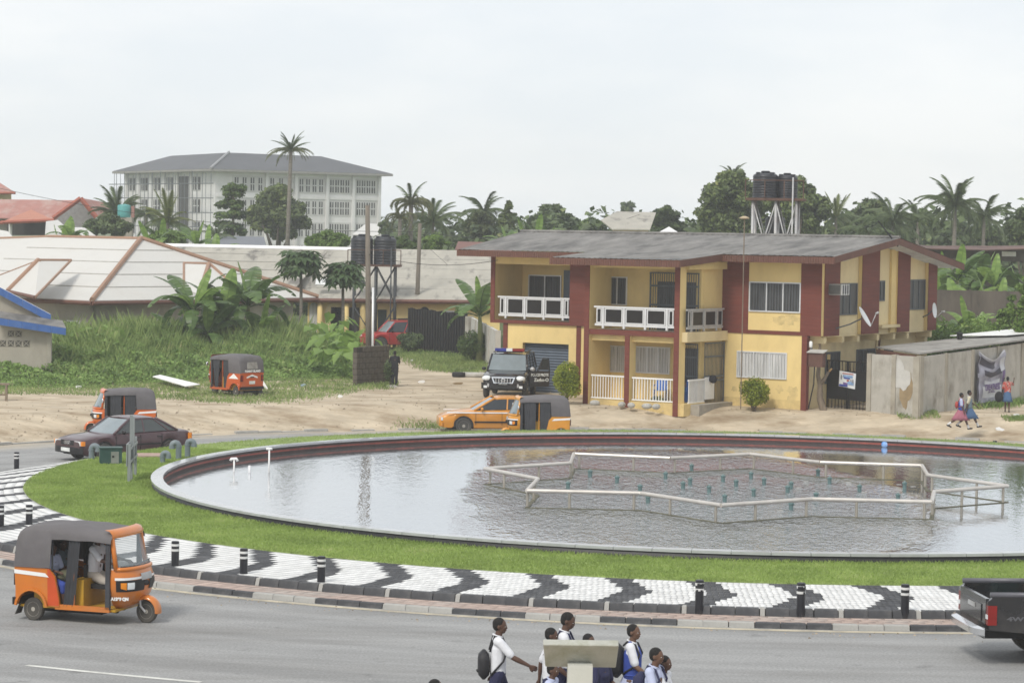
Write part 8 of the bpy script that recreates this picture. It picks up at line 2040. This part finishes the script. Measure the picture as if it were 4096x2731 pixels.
# bits on the sand
p0 = G(152, 379.5); sh = empty('sheet', 'white sheet of board lying flat on the grass left of the parked rickshaw', 'board', tuple(P(175, 380.8, .22)))
sp = [P(152.5, 376.5, .32), P(160, 374.8, .34), P(200, 384.3, .2), P(186, 386.3, .18)]
k = M(); k.slab([tuple(a - P(175, 380.8, .22)) for a in sp], (0, 0, .03)); k.obj('board', m_white, sh, fix=True)
tag(M().slab([(-.3, 0, 0), (.2, 0, 0), (-.1, .1, .45)], (0, .02, 0)).obj('white_scrap', m_white, None, loc=tuple(G(263.5, 388))), 'small white scrap standing in the grass behind the parked rickshaw', 'scrap')
bn = empty('bench', 'rough wooden bench at the left edge on the sand', 'bench', tuple(G(2, 400)), radians(6))
M().box(-.9, .28, -.2, .2, .62, .68).obj('seat', m_wood, bn)
for x in (-.7, .17):
    for y in (-.16, .16): M().box(x - .035, x + .035, y - .03, y + .03, -.05, .62).obj('leg', m_wood, bn)
M().box(-.7, .2, -.17, -.13, .2, .27).obj('stretcher', m_wood, bn)
ty = M(); ty.lathe([(.18, -.1), (.30, -.11), (.33, -.06), (.33, .06), (.30, .11), (.18, .1)], 20); tag(ty.obj('tyre', m_dark, None, smooth=40, loc=tuple(np.array([*D(459, 366, 121)[:2], .12]))), 'old black tyre lying at the edge of the grass near the bush', 'tyre')
tag(M().tube([(0, 0, .1), (1.6, .1, .12), (3.0, .3, .1)], [.14, .12, .10], 8).obj('log', m_conc, None, True, loc=tuple(np.array([*D(463, 367, 121)[:2], 0]))), 'pale log lying beside the old tyre in front of the grey wall', 'log')
m_rcap = mat('red painted top', (.24, .06, .04), .7)
for px, py, lab in ((664.5, 415, 'short white post with red top beside the smallest shrub'), (684, 417, 'short white post with red top in front of the house porch step')):
    o = empty('marker_post', lab, 'post', tuple(G(px, py))); M().box(-.075, .075, -.075, .075, -.1, .36).obj('shaft', m_white, o); M().box(-.078, .078, -.078, .078, .36, .54).obj('red_top', m_rcap, o)
for i, (px, py, sx) in enumerate([(421.5, 382.5, .3), (458, 384, .35), (303, 386, .2), (392, 387, .35), (64, 377, .25), (18, 378, .2), (78, 388, .25), (340, 397, .15), (1017, 416, .16), (1000, 430, .25), (232, 462.8, .12), (413, 361, .2)]):
    lab = ['pale flat rubbish on the sand track between the block wall and the police vehicle', 'brown flat rubbish on the sand left of the police vehicle', 'bluish scrap in the weeds left of the block wall', 'pale stone beside the foot of the block wall', 'white scrap in the low weeds at the left', 'white scrap in the weeds above the bench', 'pale scrap at the front edge of the weeds', 'tiny bluish scrap at the grass edge left of the block wall', 'small white scrap behind the woman', 'dark scrap on the sand near the schoolgirls', 'tiny scrap', 'white scrap by the grass near the corrugated gate'][i]
    if i in (10,): continue
    k = M(); blob(k, (0, .05), sx * .6, .06, 0, 12, i, .18); o = k.obj('rubbish', (m_white, m_brownstain, mat('blue scrap', (.3, .4, .5), .6), m_conc)[i if i < 4 else 0], None, fix=True, loc=tuple(G(px, py))); tag(o, lab, 'rubbish')
stones = None
for i, (u, v) in enumerate([(-7.4, -3.95), (-6.1, -4.0), (-5.6, -4.1), (-4.9, -4.05), (-4.5, -4.0)]):
    p = hw(u, v, 0); o = M().ell((0, 0, .08), (.22, .14, .12), 9, 6).obj('stone', m_conc, None, loc=tuple(p), rz=i); tag(o, ['stone by the left maroon porch column', 'block under the middle porch column', 'stone right of the middle porch column', 'stone left of the smallest shrub', 'stone tucked beside the smallest shrub'][i], 'stone')
# pebbles and crumbs of earth on the sand and along the kerb
g = np.random.default_rng(77); V, Fc = [], []
for i in range(2600):
    px = g.uniform(-10, 1034); t = g.random()
    if i < 2000: q = G(px, 384 + 46 * t + (14 if px < 300 else 0))
    else: a_ = g.uniform(A0, A1); rr_ = 23.8 + abs(g.normal(0, .35)); q = np.array([CX + rr_ * cos(a_), CY + rr_ * sin(a_), 0]); q[2] = gz(q[0], q[1])
    r0 = math.hypot(q[0] - CX, q[1] - CY)
    if i < 2000 and (r0 < 31.2 or q[1] > 118): continue
    s_ = g.uniform(.012, .05) * (1 if i < 2000 else .6); b = len(V)
    for dx, dy, dz in ((1, 0, 0), (-.5, .87, 0), (-.5, -.87, 0), (0, 0, .9)): V.append((q[0] + dx * s_ * g.uniform(.7, 1.4), q[1] + dy * s_ * g.uniform(.7, 1.4), q[2] + .004 + dz * s_))
    Fc += [(b, b + 1, b + 3), (b + 1, b + 2, b + 3), (b + 2, b, b + 3)]
tag(link('pebbles', fast('pebbles', np.array(V), np.array(Fc), mat('earth crumbs', (.30, .24, .17), .95, var=.3, island=.5))), kind='stuff')
# hazy tropical air
if HAZE:
    hz = M().box(-820, 820, -30, 620, -2.5, 26).obj('haze', None or mat('haze surface', (1, 1, 1)), None)
    hm_ = bpy.data.materials.new('haze'); hm_.use_nodes = True; hn = hm_.node_tree.nodes; hn.clear(); ho_ = hn.new('ShaderNodeOutputMaterial'); pv = hn.new('ShaderNodeVolumePrincipled')
    pv.inputs['Color'].default_value = (.93, .96, 1.0, 1); pv.inputs['Density'].default_value = HAZE; pv.inputs['Anisotropy'].default_value = 0.2
    hm_.node_tree.links.new(pv.outputs[0], ho_.inputs['Volume']); hz.data.materials.clear(); hz.data.materials.append(hm_); hz['kind'] = 'stuff'
